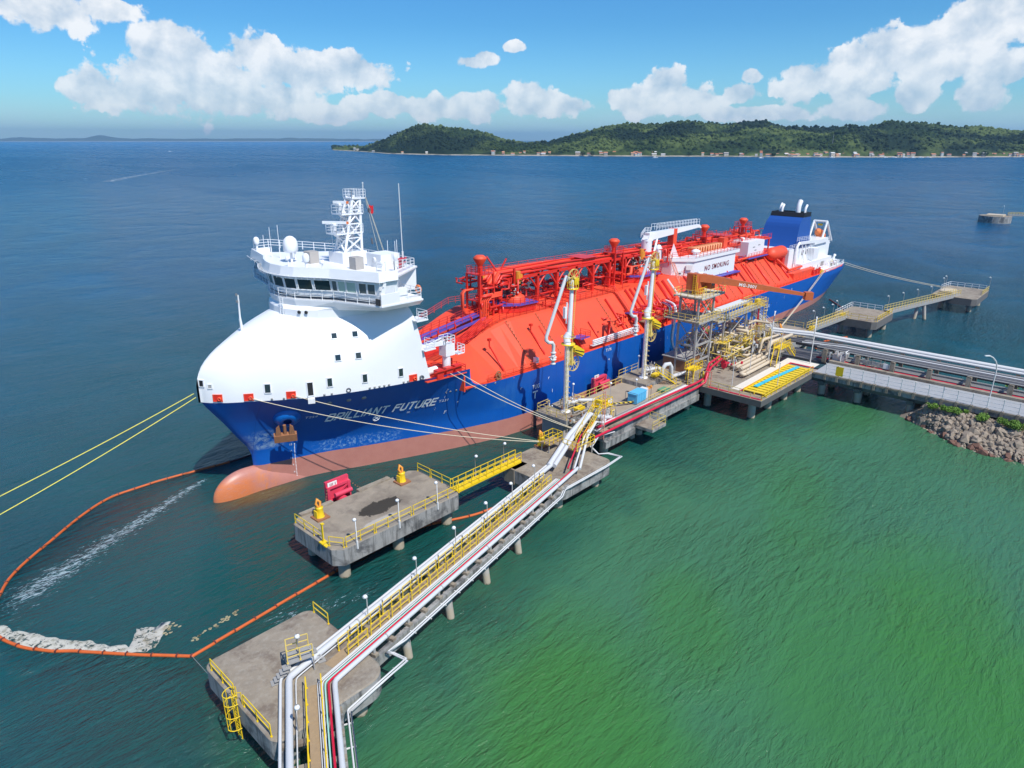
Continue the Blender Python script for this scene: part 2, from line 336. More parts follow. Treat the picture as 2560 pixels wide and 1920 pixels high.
# ------------------------------------------------------------------ water
CX, CY = camo.location.x, camo.location.y
def polar(u, d):
    """a point by bearing (tangent right of the view axis) and depth along the ground"""
    return Vector((CX, CY, 0))+FH*d+RT*(u*d)
def water_mat():
    m = bpy.data.materials.new('sea water'); m.use_nodes = True; nt = m.node_tree; b = nt.nodes['Principled BSDF']; q = G(nt)
    pos = q.n('ShaderNodeNewGeometry').outputs['Position']
    sx = q.n('ShaderNodeSeparateXYZ'); q.put(sx.inputs[0], pos); X, Y = sx.outputs[0], sx.outputs[1]
    def spot(x, y, rx, ry, a=0.0):
        c, s_ = math.cos(R(a)), math.sin(R(a))
        p = q.v('SUBTRACT', pos, (x, y, 0))
        u = q.m('MULTIPLY', q.v('DOT_PRODUCT', p, (c, s_, 0), out='Value'), 1/rx)
        w = q.m('MULTIPLY', q.v('DOT_PRODUCT', p, (-s_, c, 0), out='Value'), 1/ry)
        r = q.m('SQRT', q.m('ADD', q.m('MULTIPLY', u, u), q.m('MULTIPLY', w, w)))
        return r
    big = q.noise(pos, .03, 5, .6, dist=.6); med = q.noise(pos, .11, 4, .6, dist=.8)
    wob = q.m('ADD', q.m('MULTIPLY', q.m('SUBTRACT', big, .5), .9), q.m('MULTIPLY', q.m('SUBTRACT', med, .5), .45))
    # open water outside, grey green between the ship and the camera, green shallows over the near bank
    deep = (.002, .074, .172); teal = (.006, .062, .054); greenish = (.050, .158, .078); shallow = (.044, .172, .032)
    dist = q.v('LENGTH', q.v('SUBTRACT', pos, (40, -70, 0)), out='Value')
    side = q.v('DOT_PRODUCT', pos, (0, 1, 0), out='Value')
    c = q.mix(q.mr(q.m('ADD', dist, q.m('MULTIPLY', wob, 60)), 60, 230), teal, deep)
    sh = q.m('ADD', spot(40, -66, 75, 36, 0), wob)
    c = q.mix(q.mr(sh, 1.15, .65), c, greenish)
    for x, y, rx, ry, a, k in ((3, -56, 16, 9, 55, .8), (20, -72, 28, 14, 30, .6), (50, -52, 12, 5, 20, .35), (82, -48, 12, 5, 0, .35), (-6, -58, 8, 14, 0, .6), (38, -71, 15, 7, 15, .65), (28, -80, 13, 7, 0, .7), (20, -54, 9, 4.5, 35, .5)):
        c = q.mix(q.m('MULTIPLY', q.mr(q.m('ADD', spot(x, y, rx, ry, a), wob), 1.3, .35, kind='SMOOTHSTEP'), k), c, shallow)
    # the submerged, paint coloured underwater body glows brown along the bow
    c = q.mix(q.m('MULTIPLY', q.mr(q.m('ADD', spot(5, -2.6, 7, 2.6, -8), q.m('MULTIPLY', wob, .3)), 1.0, .35), .62), c, (.17, .10, .025))
    far = q.mr(dist, 1400, 9000); c = q.mix(far, c, (.003, .14, .34))
    # ring of foam streaks drifting off the bow
    def band(p0, p1, w0, w1):
        d = Vector(p1)-Vector(p0); L = d.length; d /= L; n_ = Vector((-d.y, d.x, 0))
        p = q.v('SUBTRACT', pos, tuple(p0)); t = q.m('MULTIPLY', q.v('DOT_PRODUCT', p, tuple(d), out='Value'), 1/L)
        w = q.v('DOT_PRODUCT', p, tuple(n_), out='Value')
        wd = q.mr(t, 0, 1, w0, w1)
        inn = q.m('SUBTRACT', 1, q.m('DIVIDE', q.m('ABSOLUTE', w), wd), clamp=True)
        e = q.m('MULTIPLY', q.mr(t, -.06, .04), q.mr(t, 1.08, .9))
        return q.m('MULTIPLY', inn, e)
    st = q.v('MULTIPLY', pos, (1, 1, 1))
    rot = q.n('ShaderNodeMapping'); q.put(rot.inputs[0], pos); rot.inputs['Rotation'].default_value = (0, 0, R(40)); rot.inputs['Scale'].default_value = (1.0, 3.4, 1)
    fn = q.noise(rot.outputs[0], 1.25, 5, .62, dist=1.3)
    fb = q.m('MAXIMUM', band((2, 7.0, 0), (-23, -5.5, 0), .9, 3.6), q.m('MULTIPLY', band((-7, -37+12, 0), (3, -21-8, 0), 3.5, 2), .45))
    foam = q.mr(q.m('ADD', fn, q.m('MULTIPLY', fb, .22)), .685, .735)
    foam = q.m('MULTIPLY', foam, q.mr(fb, .02, .25))
    c = q.mix(q.m('MULTIPLY', foam, .8), c, (.42, .52, .56))
    q.put(b.inputs['Base Color'], c)
    # wind lanes change the roughness far out
    lane = q.noise(q.v('MULTIPLY', pos, (.0022, .0007, 1)), 2.2, 5, .65, dist=1.2)
    rough = q.m('ADD', q.mr(dist, 100, 900, .09, .26), q.m('MULTIPLY', q.mr(lane, .45, .65), .06))
    q.put(b.inputs['Roughness'], rough)
    b.inputs['IOR'].default_value = 1.33; b.inputs['Specular IOR Level'].default_value = .5
    # waves: long swell, wind chop running one way, small ripples
    def wave(ang, sx_, sy_, sc, det, dist_=.6):
        mp = q.n('ShaderNodeMapping'); q.put(mp.inputs[0], pos); mp.inputs['Rotation'].default_value = (0, 0, R(ang)); mp.inputs['Scale'].default_value = (sx_, sy_, 1)
        return q.noise(mp.outputs[0], sc, det, .58, dist=dist_)
    patch = q.mr(q.noise(pos, .045, 3, .5, dist=.5), .32, .62, .35, 1.1)
    lee = q.mr(q.m('ADD', spot(40, -16, 60, 14, 0), wob), .7, 1.4, .45, 1.0)
    h1 = wave(42, .38, 1.3, .42, 4); h2 = wave(52, .45, 1.5, 1.25, 5); h3 = wave(28, .6, 1.3, 3.3, 4)
    h = q.m('ADD', q.m('MULTIPLY', h1, .75), q.m('ADD', q.m('MULTIPLY', h2, .48), q.m('MULTIPLY', h3, .17)))
    hf = wave(45, .5, 1.4, .13, 4); h = q.m('ADD', h, q.m('MULTIPLY', hf, q.mr(dist, 120, 600, 0., 2.6)))
    h = q.m('MULTIPLY', h, q.m('MULTIPLY', q.m('MULTIPLY', patch, lee), q.mr(q.m('ADD', spot(62, -60, 78, 52, 0), q.m('MULTIPLY', wob, .5)), .75, 1.5, .66, 2.3)))
    bn = q.n('ShaderNodeBump'); bn.inputs['Strength'].default_value = 1; bn.inputs['Distance'].default_value = .95
    q.put(bn.inputs['Height'], h); nt.links.new(bn.outputs[0], b.inputs['Normal'])
    return m
FAR = 23500
w = MB()
ring = [Vector((CX+r*math.cos(a), CY+r*math.sin(a), 0)) for r in (400, 3000, FAR) for a in [2*math.pi*i/96 for i in range(96)]]
w.add([Vector((CX, CY, 0))]+ring, [(0, 1+i, 1+(i+1) % 96) for i in range(96)]+[(1+k*96+i, 1+(k+1)*96+i, 1+(k+1)*96+(i+1) % 96, 1+k*96+(i+1) % 96) for k in range(2) for i in range(96)])
w.obj('water', water_mat(), kind='structure')

import bmesh
# ------------------------------------------------------------------ far coast and the island hills
def nz(x, y, s, o=4):
    a = 1; t = 0; k = 0
    for i in range(o): t += a*mnoise.noise(Vector((x*s, y*s, 3.7*i))); k += a; a *= .5; s *= 2.03
    return t/k
def px_u(px): return (px-1280)/1710
farm = mat('far hazy coast', (.06, .09, .075), .9, var=.3, scale=.002, col2=(.16, .13, .09), mixs=.6)
fc = MB(); rows = []
for i in range(241):
    u = -.98+1.02*i/240; D = 17500
    hgt = 55+60*abs(nz(i, 0, .045, 5))*2.2+60*max(0, nz(i, 9, .02, 3))+(70 if abs(i-97) < 7 else 0)*max(0, 1-abs(i-97)/7)
    hgt *= min(1, max(.22, (0.02-u)/.28)); 
    rows.append([polar(u, D)+Vector((0, 0, -1)), polar(u, D+60)+Vector((0, 0, hgt*.45)), polar(u, D+500)+Vector((0, 0, hgt)), polar(u, D+1500)+Vector((0, 0, hgt*.5)), polar(u, D+2200)+Vector((0, 0, -1))])
fc.loft(rows, close=False); fc.obj('far_hills', farm, kind='structure')
fs = MB(); rows = []
for i in range(121):
    u = -.99+1.0*i/120; rows.append([polar(u, 16900)+Vector((0, 0, .05)), polar(u, 17490)+Vector((0, 0, 6))])
fs.loft(rows, close=False); fs.obj('far_beach', mat('far sand', (.5, .47, .40), .9), kind='structure')

leafm = bpy.data.materials.new('tropical forest canopy'); leafm.use_nodes = True
q = G(leafm.node_tree); b = leafm.node_tree.nodes['Principled BSDF']; pos = q.n('ShaderNodeNewGeometry').outputs['Position']
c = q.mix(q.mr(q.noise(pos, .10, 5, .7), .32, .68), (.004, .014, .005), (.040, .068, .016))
c = q.mix(q.mr(q.noise(pos, .004, 5, .62, dist=.6), .46, .56), c, q.mix(q.noise(pos, .08, 4, .7), (.05, .085, .02), (.12, .15, .045)))  # broad paler patches colour the slopes as if sunlit between cloud shadows
c = q.mix(q.mr(q.noise(pos, .0026, 4, .55, dist=.4), .46, .54), c, q.mix(q.noise(pos, .1, 4, .7), (.003, .010, .006), (.018, .036, .016)))  # broad dark patches put cloud shadow into the canopy colour
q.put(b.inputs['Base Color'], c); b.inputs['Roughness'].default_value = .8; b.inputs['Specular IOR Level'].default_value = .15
SKYL = [(858, 371), (880, 362), (925, 353), (984, 337), (1041, 318), (1082, 311), (1128, 318), (1169, 322), (1215, 326), (1261, 338), (1307, 344), (1366, 342), (1423, 330), (1481, 318), (1539, 308), (1620, 310), (1701, 304), (1782, 310), (1828, 303), (1875, 303), (1921, 315), (2013, 317), (2118, 315), (2164, 303), (2257, 310), (2326, 318), (2372, 315), (2430, 319), (2488, 322), (2560, 320), (2700, 312), (2900, 318), (3200, 322), (3600, 330)]
SHO = [(858, 3020), (984, 2250), (1122, 2050), (1330, 1980), (1620, 1900), (1967, 1830), (2256, 1800), (2560, 1850), (3000, 1900), (3600, 2000)]
# the shore crosses the view at a slant: nearer on the right
def lp(t, x):
    if x <= t[0][0]: return t[0][1]
    for (a, b_), (c_, d_) in zip(t, t[1:]):
        if x <= c_: return b_+(d_-b_)*(x-a)/(c_-a)
    return t[-1][1]
def ridge(rng, depth0, wid, scale_h, nu, nd, name, seed, rough=1.0, clear=0.0):
    us = np.linspace(px_u(rng[0]), px_u(rng[1]), nu); vs = []
    for u in us:
        px = 1280+u*1710; sh = lp(SHO, px); top = lp(SKYL, px)
        dr = sh+depth0
        top = top+max(0, top-316)*.22+2; H = max(8, (42+(349-top)*dr/1710)*1.10-15)*scale_h(px)
        for j in range(nd):
            t = j/(nd-1)*1.6; d = sh+t*depth0+clear+22
            p = polar(u, d); x, y = p.x, p.y
            prof = math.sin(min(1, t)*math.pi/2)**.85 if t <= 1 else max(0, 1-(t-1)*1.4)
            spur = 1+.30*rough*nz(x+seed*99, y, .0045, 3)*math.sin(min(1, t)*math.pi)
            h = H*prof*spur
            can = ((1-abs(mnoise.noise(Vector((x*.055, y*.055, seed))))*2)*10+abs(mnoise.noise(Vector((x*.16, y*.16, seed+5))))*9)
            h += can*min(1, t*9)-8.0*min(1, t*9)+ (3.0 if t > .01 else -1)
            vs.append((x, y, max(-1, h)))
    m = MB(); m.add(vs, [(i*nd+j, (i+1)*nd+j, (i+1)*nd+j+1, i*nd+j+1) for i in range(nu-1) for j in range(nd-1)], True)
    r5 = random.Random(seed+40); tm = MB(); ico = bmesh.new(); bmesh.ops.create_icosphere(ico, subdivisions=1, radius=1); IV = [v.co.copy() for v in ico.verts]; IF = [tuple(v.index for v in f.verts) for f in ico.faces]; ico.free()
    hv = [i for i in range(len(vs)) if (i % nd) < nd*.66 and (i % nd) > nd*.05 and vs[i][2] > 3 and us[i//nd] < .9]
    for i in r5.sample(hv, 5200):
        x, y, z = vs[i]; s = r5.uniform(3.0, 6.5)*(1.35 if r5.random() < .1 else 1); fl = r5.uniform(.65, 1.1); z += s*.15
        tm.add([(x+v.x*s*r5.uniform(.8, 1.2), y+v.y*s*r5.uniform(.8, 1.2), z+v.z*s*fl*r5.uniform(.85, 1.15)) for v in IV], IF)
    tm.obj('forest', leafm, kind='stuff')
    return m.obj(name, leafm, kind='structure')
one = lambda px: 1.0
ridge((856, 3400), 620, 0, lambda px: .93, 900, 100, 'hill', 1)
def front(px):
    # lower front spurs, saddles between them show the darker ridge behind
    return max(.10, .50+.30*math.sin(px*.0125+.6)+.20*math.sin(px*.031))*min(1, max(.12, (px-900)/120))
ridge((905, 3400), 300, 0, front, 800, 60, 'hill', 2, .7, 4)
bm_ = MB(); rows = []
for i in range(200):
    px = 856+(3400-856)*i/199; u = px_u(px); sh = lp(SHO, px)
    wd = 3+max(0, 24*mnoise.noise(Vector((i*.23, 0, 0))))
    rows.append([polar(u, sh-wd)+Vector((0, 0, -.2)), polar(u, sh-2)+Vector((0, 0, 1.2)), polar(u, sh+45)+Vector((0, 0, 3.0))])
bm_.loft(rows, close=False); bm_.obj('beach', mat('beach sand', (.36, .32, .25), .9, var=.4, scale=.05, col2=(.12, .11, .08), mixs=.48), kind='structure')

# village along the shore: every house a thing; seven wall and roof colourings share their meshes
WALLC = [(.60, .57, .53), (.45, .36, .28), (.52, .48, .40), (.34, .32, .30), (.55, .33, .22), (.42, .47, .48)]
wallm = [mat('village wall', c_, .8) for c_ in WALLC]
roofm = [mat('village roof', c_, .8) for c_ in [(.42, .15, .08), (.33, .16, .11), (.36, .33, .31), (.55, .25, .14), (.62, .60, .58)]]
HN = [('white', 'tan', 'cream', 'grey', 'orange', 'pale blue'), ('red tiled', 'brown', 'grey', 'orange tiled', 'pale')]
WHERE = ['left end of the village', 'left of the village pier', 'just left of the radio mast', 'below the radio mast', 'behind the anchored boats', 'right of the anchored boats', 'far right end of the village']
rh = random.Random(5); hcache = {}
hp = [rh.gauss(c_, w_) for c_, w_, n_ in ((1285, 22, 7), (1350, 14, 4), (1500, 30, 9), (1580, 12, 4), (1620, 9, 4), (1770, 26, 9), (1880, 22, 12), (1945, 14, 8), (2000, 22, 14), (2080, 24, 16), (2160, 20, 12), (2215, 12, 7), (2290, 12, 4), (2390, 30, 10), (2480, 22, 14), (2545, 18, 12)) for _ in range(n_)]
hp += [1078, 952, 1020, 908, 915, 1436, 1447]
for k_, px in enumerate(sorted(hp)):
    u = px_u(px); sh = lp(SHO, px); d = sh+5+rh.random()**1.5*62
    wi = rh.randrange(6); ri = rh.randrange(5); st = rh.choice((1, 1, 2)); key = (wi, ri, st)
    if key not in hcache:
        m = MB(); Hh = 3.2*st+.6
        m.b2(-5, 5, -4, 4, -3, Hh)
        m.cur = 2
        for s_ in range(st):
            for x_ in (-3.2, 0, 3.2): m.box((x_, -4.02, 1.7+3.2*s_), (1.2, .08, 1.3)); m.box((5.02, x_*.7, 1.7+3.2*s_), (.08, 1.0, 1.3))
        m.cur = 1
        m.add([(-5.6, -4.6, Hh), (5.6, -4.6, Hh), (5.6, 4.6, Hh), (-5.6, 4.6, Hh), (-5.6, 0, Hh+2.0), (5.6, 0, Hh+2.0)], [(0, 1, 5, 4), (2, 3, 4, 5), (0, 4, 3), (1, 2, 5), (0, 3, 2, 1)])
        hcache[key] = m.mesh('village_house', [wallm[wi], roofm[ri], M['black']])
    P_ = polar(u, d); h = thing_z = 1.6+.045*(d-sh)
    o = link('village_house', hcache[key], location=(P_.x, P_.y, h), rotation_euler=(0, 0, -YAW+rh.uniform(-.5, .5)))
    sc_ = rh.uniform(.55, 1.2); o.scale = (sc_, sc_*rh.uniform(.8, 1.1), rh.uniform(.85, 1.15))
    wsel = sum(px > t for t in (1500, 1800, 1960, 2070, 2200, 2330))
    tag(o, f'{HN[0][wi]} {"taller" if st == 2 else "low"} {"wide " if sc_ > .95 else ""}house, {HN[1][ri]} roof, {WHERE[wsel]}', 'house', 'houses along the far shore')
# anchored boats off the village
bt = MB()
bt.loft([[Vector((x_, s_*wd_, z_)) for s_, z_ in ((-1, 1.1), (-.8, 0), (.8, 0), (1, 1.1))] for x_, wd_ in ((-6, 1.2), (-3, 1.8), (2, 1.8), (5, 1.0), (7, .05))], close=True, smooth=False)
bt.cur = 1; bt.b2(-3.5, 1.5, -1.2, 1.2, 1, 2.5)
btm = bt.mesh('boat', [M['white'], M['white2']])
BW = ['below the radio mast', 'beside the pier', 'off the orange roofed houses', 'out in open water off the island', 'nearest the mooring dolphins side', 'close in by the beach']
for k_, (px, dd, lab) in enumerate([(1620, -110, 'white motor boat out in open water left of the village'), (1871, -95, 'small white boat alone off the grey roofed houses'), (2040, -22, 'white boat with broad cabin moored under the radio mast'),
        (2166, -12, 'leftmost of the row of small boats moored off the village'), (2186, -14, 'second boat of the row moored off the village'), (2212, -10, 'third boat of the row moored off the village'), (2232, -13, 'fourth boat of the row, broad white hull'), (2250, -18, 'fifth boat of the row moored off the village'), (2268, -16, 'rightmost of the row of small boats moored off the village')]):
    p = polar(px_u(px), lp(SHO, px)+dd-20)
    tag(link('boat', btm, location=(p.x, p.y, 0), rotation_euler=(0, 0, -YAW+rh.uniform(-.4, .4))), lab, 'boat', 'boats anchored off the island')
p = polar(px_u(404*1.1573+22), 2700); tag(link('boat', btm, location=(p.x-30, p.y, 0), rotation_euler=(0, 0, -YAW-.2)), 'speedboat far out on the left trailing a long white wake', 'boat')
# its wake and the radio mast
wk = MB(); a0 = polar(px_u(490), 1100); a1 = polar(px_u(330), 760)
rows = []
for i in range(30):
    t = i/29; c_ = a0.lerp(a1, t); n_ = (a1-a0).normalized().cross(Vector((0, 0, 1))); ww = .8+5*t+1.2*mnoise.noise(Vector((i*.8, 0, 0)))
    rows.append([c_+n_*(ww+9*math.sin(t*2))+Vector((0, 0, .06)), c_-n_*(ww-9*math.sin(t*2))+Vector((0, 0, .06))])
wkm = bpy.data.materials.new('wake foam'); wkm.use_nodes = True; q = G(wkm.node_tree); b = wkm.node_tree.nodes['Principled BSDF']
pos = q.n('ShaderNodeNewGeometry').outputs['Position']; b.inputs['Base Color'].default_value = (.45, .55, .62, 1); b.inputs['Roughness'].default_value = .6
q.put(b.inputs['Alpha'], q.m('MULTIPLY', q.mr(q.noise(pos, .25, 4, .7), .38, .62), .55))
wk.loft(rows, close=False); wk.obj('wake', wkm, kind='stuff')
p = polar(px_u(2036), 1930); rm = MB()
for i in range(3):
    a = i*2.09; rm.bar((1.6*math.cos(a), 1.6*math.sin(a), 0), (.4*math.cos(a), .4*math.sin(a), 52), .28)
for k_ in range(14):
    z = k_*3.7; rr = 1.6-1.2*z/52
    for i in range(3): rm.bar((rr*math.cos(i*2.09), rr*math.sin(i*2.09), z), ((rr-.09)*math.cos(i*2.09+2.09), (rr-.09)*math.sin(i*2.09+2.09), z+3.7), .16)
tag(rm.obj('radio_mast', M['grey'], location=(p.x, p.y, 4)), 'tall thin lattice radio mast above the village roofs', 'radio mast')
# a few big trees at the waterline
def crown(m, c, r, n, rnd, sz=.5, flat=.75):
    for _ in range(n):
        d = Vector((rnd.gauss(0, 1), rnd.gauss(0, 1), rnd.gauss(0, 1))).normalized()*(rnd.random()**.4)
        p_ = Vector((c[0]+d.x*r, c[1]+d.y*r, c[2]+d.z*r*flat)); a = Vector((rnd.gauss(0, 1), rnd.gauss(0, 1), rnd.gauss(0, 1))).normalized(); b_ = a.orthogonal().normalized(); s_ = sz*rnd.uniform(.6, 1.3)
        m.add([p_-a*s_, p_+b_*s_*.6, p_+a*s_, p_-b_*s_*.6], [(0, 1, 2, 3)])
treem = mat('shore tree leaves', (.02, .055, .012), .8, var=.5, scale=.2)
TL = ['dark round tree by the shore, left of the white tower house', 'dark round tree by the shore, right of the white tower house', 'bushy green tree on the beach at the left point of the island', 'dark tree by the water in the middle of the village', 'spreading tree at the right end of the village', 'dark tree beside the pier houses']
for k_, (px, dd, r_) in enumerate([(1448, -2, 7), (1470, -2, 8), (1000, 8, 9), (1700, 4, 8), (2400, 6, 9), (1900, 3, 7)]):
    p = polar(px_u(px), lp(SHO, px)+dd); t_ = thing('shore_tree', TL[k_], 'tree', (p.x, p.y, 1))
    m = MB(); m.tube([(0, 0, 0), (0, 0, r_*.8)], .5, 6); m.obj('trunk', M['rust'], t_)
    m = MB(); crown(m, (0, 0, r_*.9), r_, 420, rh, 1.3); m.obj('crown', treem, t_)

# ------------------------------------------------------------------ air
hz = MB(); hz.box((CX, CY, 160-5), (47800, 47800, 330)); 
hm = bpy.data.materials.new('air haze'); hm.use_nodes = True; nt = hm.node_tree; nt.nodes.clear()
vo_ = nt.nodes.new('ShaderNodeVolumePrincipled'); vo_.inputs['Color'].default_value = (.42, .72, 1, 1); vo_.inputs['Density'].default_value = 5.5e-5; vo_.inputs['Anisotropy'].default_value = .2
out_ = nt.nodes.new('ShaderNodeOutputMaterial'); nt.links.new(vo_.outputs[0], out_.inputs['Volume'])
hz.obj('haze', hm, kind='stuff')

# ================================================================== THE SHIP
ship = thing('gas_tanker', 'blue gas tanker with white domed bow and orange red deck, moored at the jetty', 'ship')
ship.rotation_euler = (0, .0105, 0)
def rail_mb(pts, h=1.1, gap=1.6, n=3, r=.035, mb=None, closed=False):
    m = mb or MB(); pts = [Vector(p) for p in pts]
    if closed: pts.append(pts[0])
    for a, b in zip(pts, pts[1:]):
        L = (b-a).length; k = max(1, round(L/gap))
        for i in range(k): 
            c = a.lerp(b, i/k); m.bar(c, c+Vector((0, 0, h)), r*2)
        for j in range(1, n+1): m.bar(a+Vector((0, 0, h*j/n)), b+Vector((0, 0, h*j/n)), r*1.6)
    c = pts[-1]; m.bar(c, c+Vector((0, 0, h)), r*2)
    return m
def rail(pts, mt, parent, name='railing', **k): return rail_mb(pts, **k).obj(name, mt, parent)
def hull_f(q, pos, c):
    # paint scheme by height on the plating, in the ship's own frame
    tc = q.n('ShaderNodeTexCoord').outputs['Object']; s = q.n('ShaderNodeSeparateXYZ'); q.put(s.inputs[0], tc); X, Y, Z = s.outputs
    blue = q.mix(q.noise(tc, .5, 5, .6), (.002, .078, .36), (.003, .106, .45))
    fresh = q.m('MULTIPLY', q.m('GREATER_THAN', X, 43.5), q.m('LESS_THAN', X, 57)); blue = q.mix(q.m('MULTIPLY', fresh, .25), blue, (.003, .055, .36))
    stk = q.noise(q.v('MULTIPLY', tc, (1, 1, .16)), 1.3, 6, .6)
    blue = q.mix(q.m('MULTIPLY', q.mr(stk, .52, .72), .28), blue, (.02, .12, .36))
    def patch(x0, x1, z0, z1, sc, lo, hi, vec=(1, 1, 1), det=7):
        a = q.m('MULTIPLY', q.mr(X, x0, x0+2.0), q.mr(X, x1, x1-2.0)); b_ = q.m('MULTIPLY', q.mr(Z, z0, z0+.35), q.mr(Z, z1, z1-.8))
        n = q.noise(q.v('MULTIPLY', tc, vec), sc, det, .75, dist=.5)
        return q.m('MULTIPLY', q.m('MULTIPLY', a, b_), q.mr(n, lo, hi))
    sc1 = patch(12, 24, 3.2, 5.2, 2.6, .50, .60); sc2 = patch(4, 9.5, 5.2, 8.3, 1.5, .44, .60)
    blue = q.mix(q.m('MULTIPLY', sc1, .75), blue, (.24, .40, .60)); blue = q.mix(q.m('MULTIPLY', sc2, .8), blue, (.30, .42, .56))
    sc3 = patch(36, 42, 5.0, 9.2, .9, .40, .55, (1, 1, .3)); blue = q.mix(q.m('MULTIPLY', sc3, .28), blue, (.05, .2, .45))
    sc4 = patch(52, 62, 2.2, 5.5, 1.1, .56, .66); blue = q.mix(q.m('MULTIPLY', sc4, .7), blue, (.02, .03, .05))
    # plating seams
    seam = q.m('LESS_THAN', q.m('ABSOLUTE', q.m('SUBTRACT', q.m('FRACT', q.m('MULTIPLY', X, 1/11.0)), .5)), .0022); blue = q.mix(q.m('MULTIPLY', seam, .5), blue, (.001, .03, .18))
    pnk = q.mix(q.noise(tc, .8, 6, .65), (.40, .150, .120), (.52, .235, .185))
    w1 = patch(-1.5, 5.8, -1, 2.65, 1.6, .36, .44, (.5, .5, 1.8)); w2 = patch(3.9, 8.4, -1, 3.3, 1.1, .46, .6, (1, 1, .5))
    pnk = q.mix(q.m('MULTIPLY', w1, .85), pnk, (.60, .17, .045)); pnk = q.mix(q.m('MULTIPLY', w2, .7), pnk, (.62, .20, .04))
    fine = q.noise(q.v('MULTIPLY', tc, (.5, .5, 9)), 3.2, 6, .8); pnk = q.mix(q.m('MULTIPLY', q.m('MULTIPLY', q.mr(X, 5.5, 3.5), q.mr(fine, .58, .64)), .5), pnk, (.75, .42, .28))
    edge = q.m('ADD', 3.15, q.m('MULTIPLY', q.m('SUBTRACT', q.noise(tc, 1.5, 5, .7), .5), .10))
    return q.mix(q.m('GREATER_THAN', Z, edge), pnk, blue)
M['hull'] = mat('hull paint', (.1, .1, .1), .42, f=hull_f, spec=.5)
# plating as lofted stations; forward strake up to the dome, then the lower main deck
ZL = [-3, -1.5, 0, .8, 1.6, 2.4, 3.0, 3.15]+[3.5+.4*i for i in range(16)]+[9.85]
ZU = [9.85, 10.3, 10.7, 11.1, 11.5, 11.9, 12.3, 12.7, 13.1]
def gu(n, x1): return [(i/n)**1.9 for i in range(n+1)]
hm_ = MB()
for sgn in (-1, 1):
    rows = []
    for z in ZL:
        xs = lerp(STEM, z); r = []
        XS = [xs+(45-xs)*t for t in gu(54, 45)]+[45+i*5.75 for i in range(1, 25)]
        for x in XS: r.append(Vector((x, sgn*hb(x, z), z)))
        rows.append(r)
    hm_.loft(rows if sgn < 0 else rows[::-1], close=False)
    rows = []
    for z in ZU:
        xs = lerp(STEM, z); XS = [xs+(31.0-xs)*t for t in gu(44, 31)]
        for k_ in range(1, 9):       # the quarter round down to the main deck
            a = k_/8*math.pi/2; XS.append(31+3.6*math.sin(a))
        r = []
        for i, x in enumerate(XS):
            zz = z
            if x > 31:
                top = 9.85+(13.1-9.85)*(1-math.sqrt(max(0, 1-((34.6-x)/3.6-1)**2))) if False else 9.85+3.25*(1-math.sin(math.acos(max(0, min(1, 1-(x-31)/3.6)))))
                zz = min(z, top)
            r.append(Vector((x, sgn*hb(x, zz), zz)))
        rows.append(r)
    hm_.loft(rows if sgn < 0 else rows[::-1], close=False)
hx = 183
tr = [Vector((hx, -hb(hx, z), z)) for z in ZL]+[Vector((hx, hb(hx, z), z)) for z in ZL[::-1]]
hm_.add(tr, [tuple(range(len(tr)))])
hm_.obj('hull', M['hull'], ship)
# fashion plate: smooth skirt between bulb and stem
bb = MB(); rings = []
for i in range(22):
    t = i/21; x = 13*t**1.6; k = math.sqrt(max(0, 1-(1-min(1, x/4.2))**2)); hw = 1.42*k*(1 if x < 5 else 1+.10*(x-5)); tz = (3.15)*k if x < 4.4 else 3.15-.06*(x-4.4)**1.5
    zc = -.55; n_ = 20
    rings.append([Vector((x-.05, hw*math.cos(2*math.pi*j/n_), zc+(tz-zc)*math.sin(2*math.pi*j/n_) if math.sin(2*math.pi*j/n_) > 0 else zc+3*k*math.sin(2*math.pi*j/n_))) for j in range(n_)])
bb.loft(rings, caps=True); bb.obj('bulbous_bow', M['hull'], ship)
# white dome
dm = MB(); rings = []
XS = [0, .04, .12, .25, .5, .9, 1.5, 2.3, 3.2, 4.3, 5.6, 7, 8.5, 10, 12, 14, 16, 18, 20, 21.4]
for x in XS:
    r = []
    for j in range(37):
        th_ = math.pi*j/36; y, z = dome(x, min(th_, math.pi-th_)); r.append(Vector((x, -y if th_ < math.pi/2 else y, z)))
    rings.append(r)
r = []
for j in range(37):    # raked after end: 24.6 at the side, 21.9 on top
    th_ = math.pi*j/36; y, z = dome(24, min(th_, math.pi-th_)); y = min(y, 13.2); q_ = (z-13.1)/11.1
    r.append(Vector((24.7-2.7*q_, -y if th_ < math.pi/2 else y, z)))
rings.append(r)
dm.loft(rings[::-1], close=False); dm.add(r, [tuple(range(37))])
house = dm.obj('forecastle_dome', M['white'], ship)
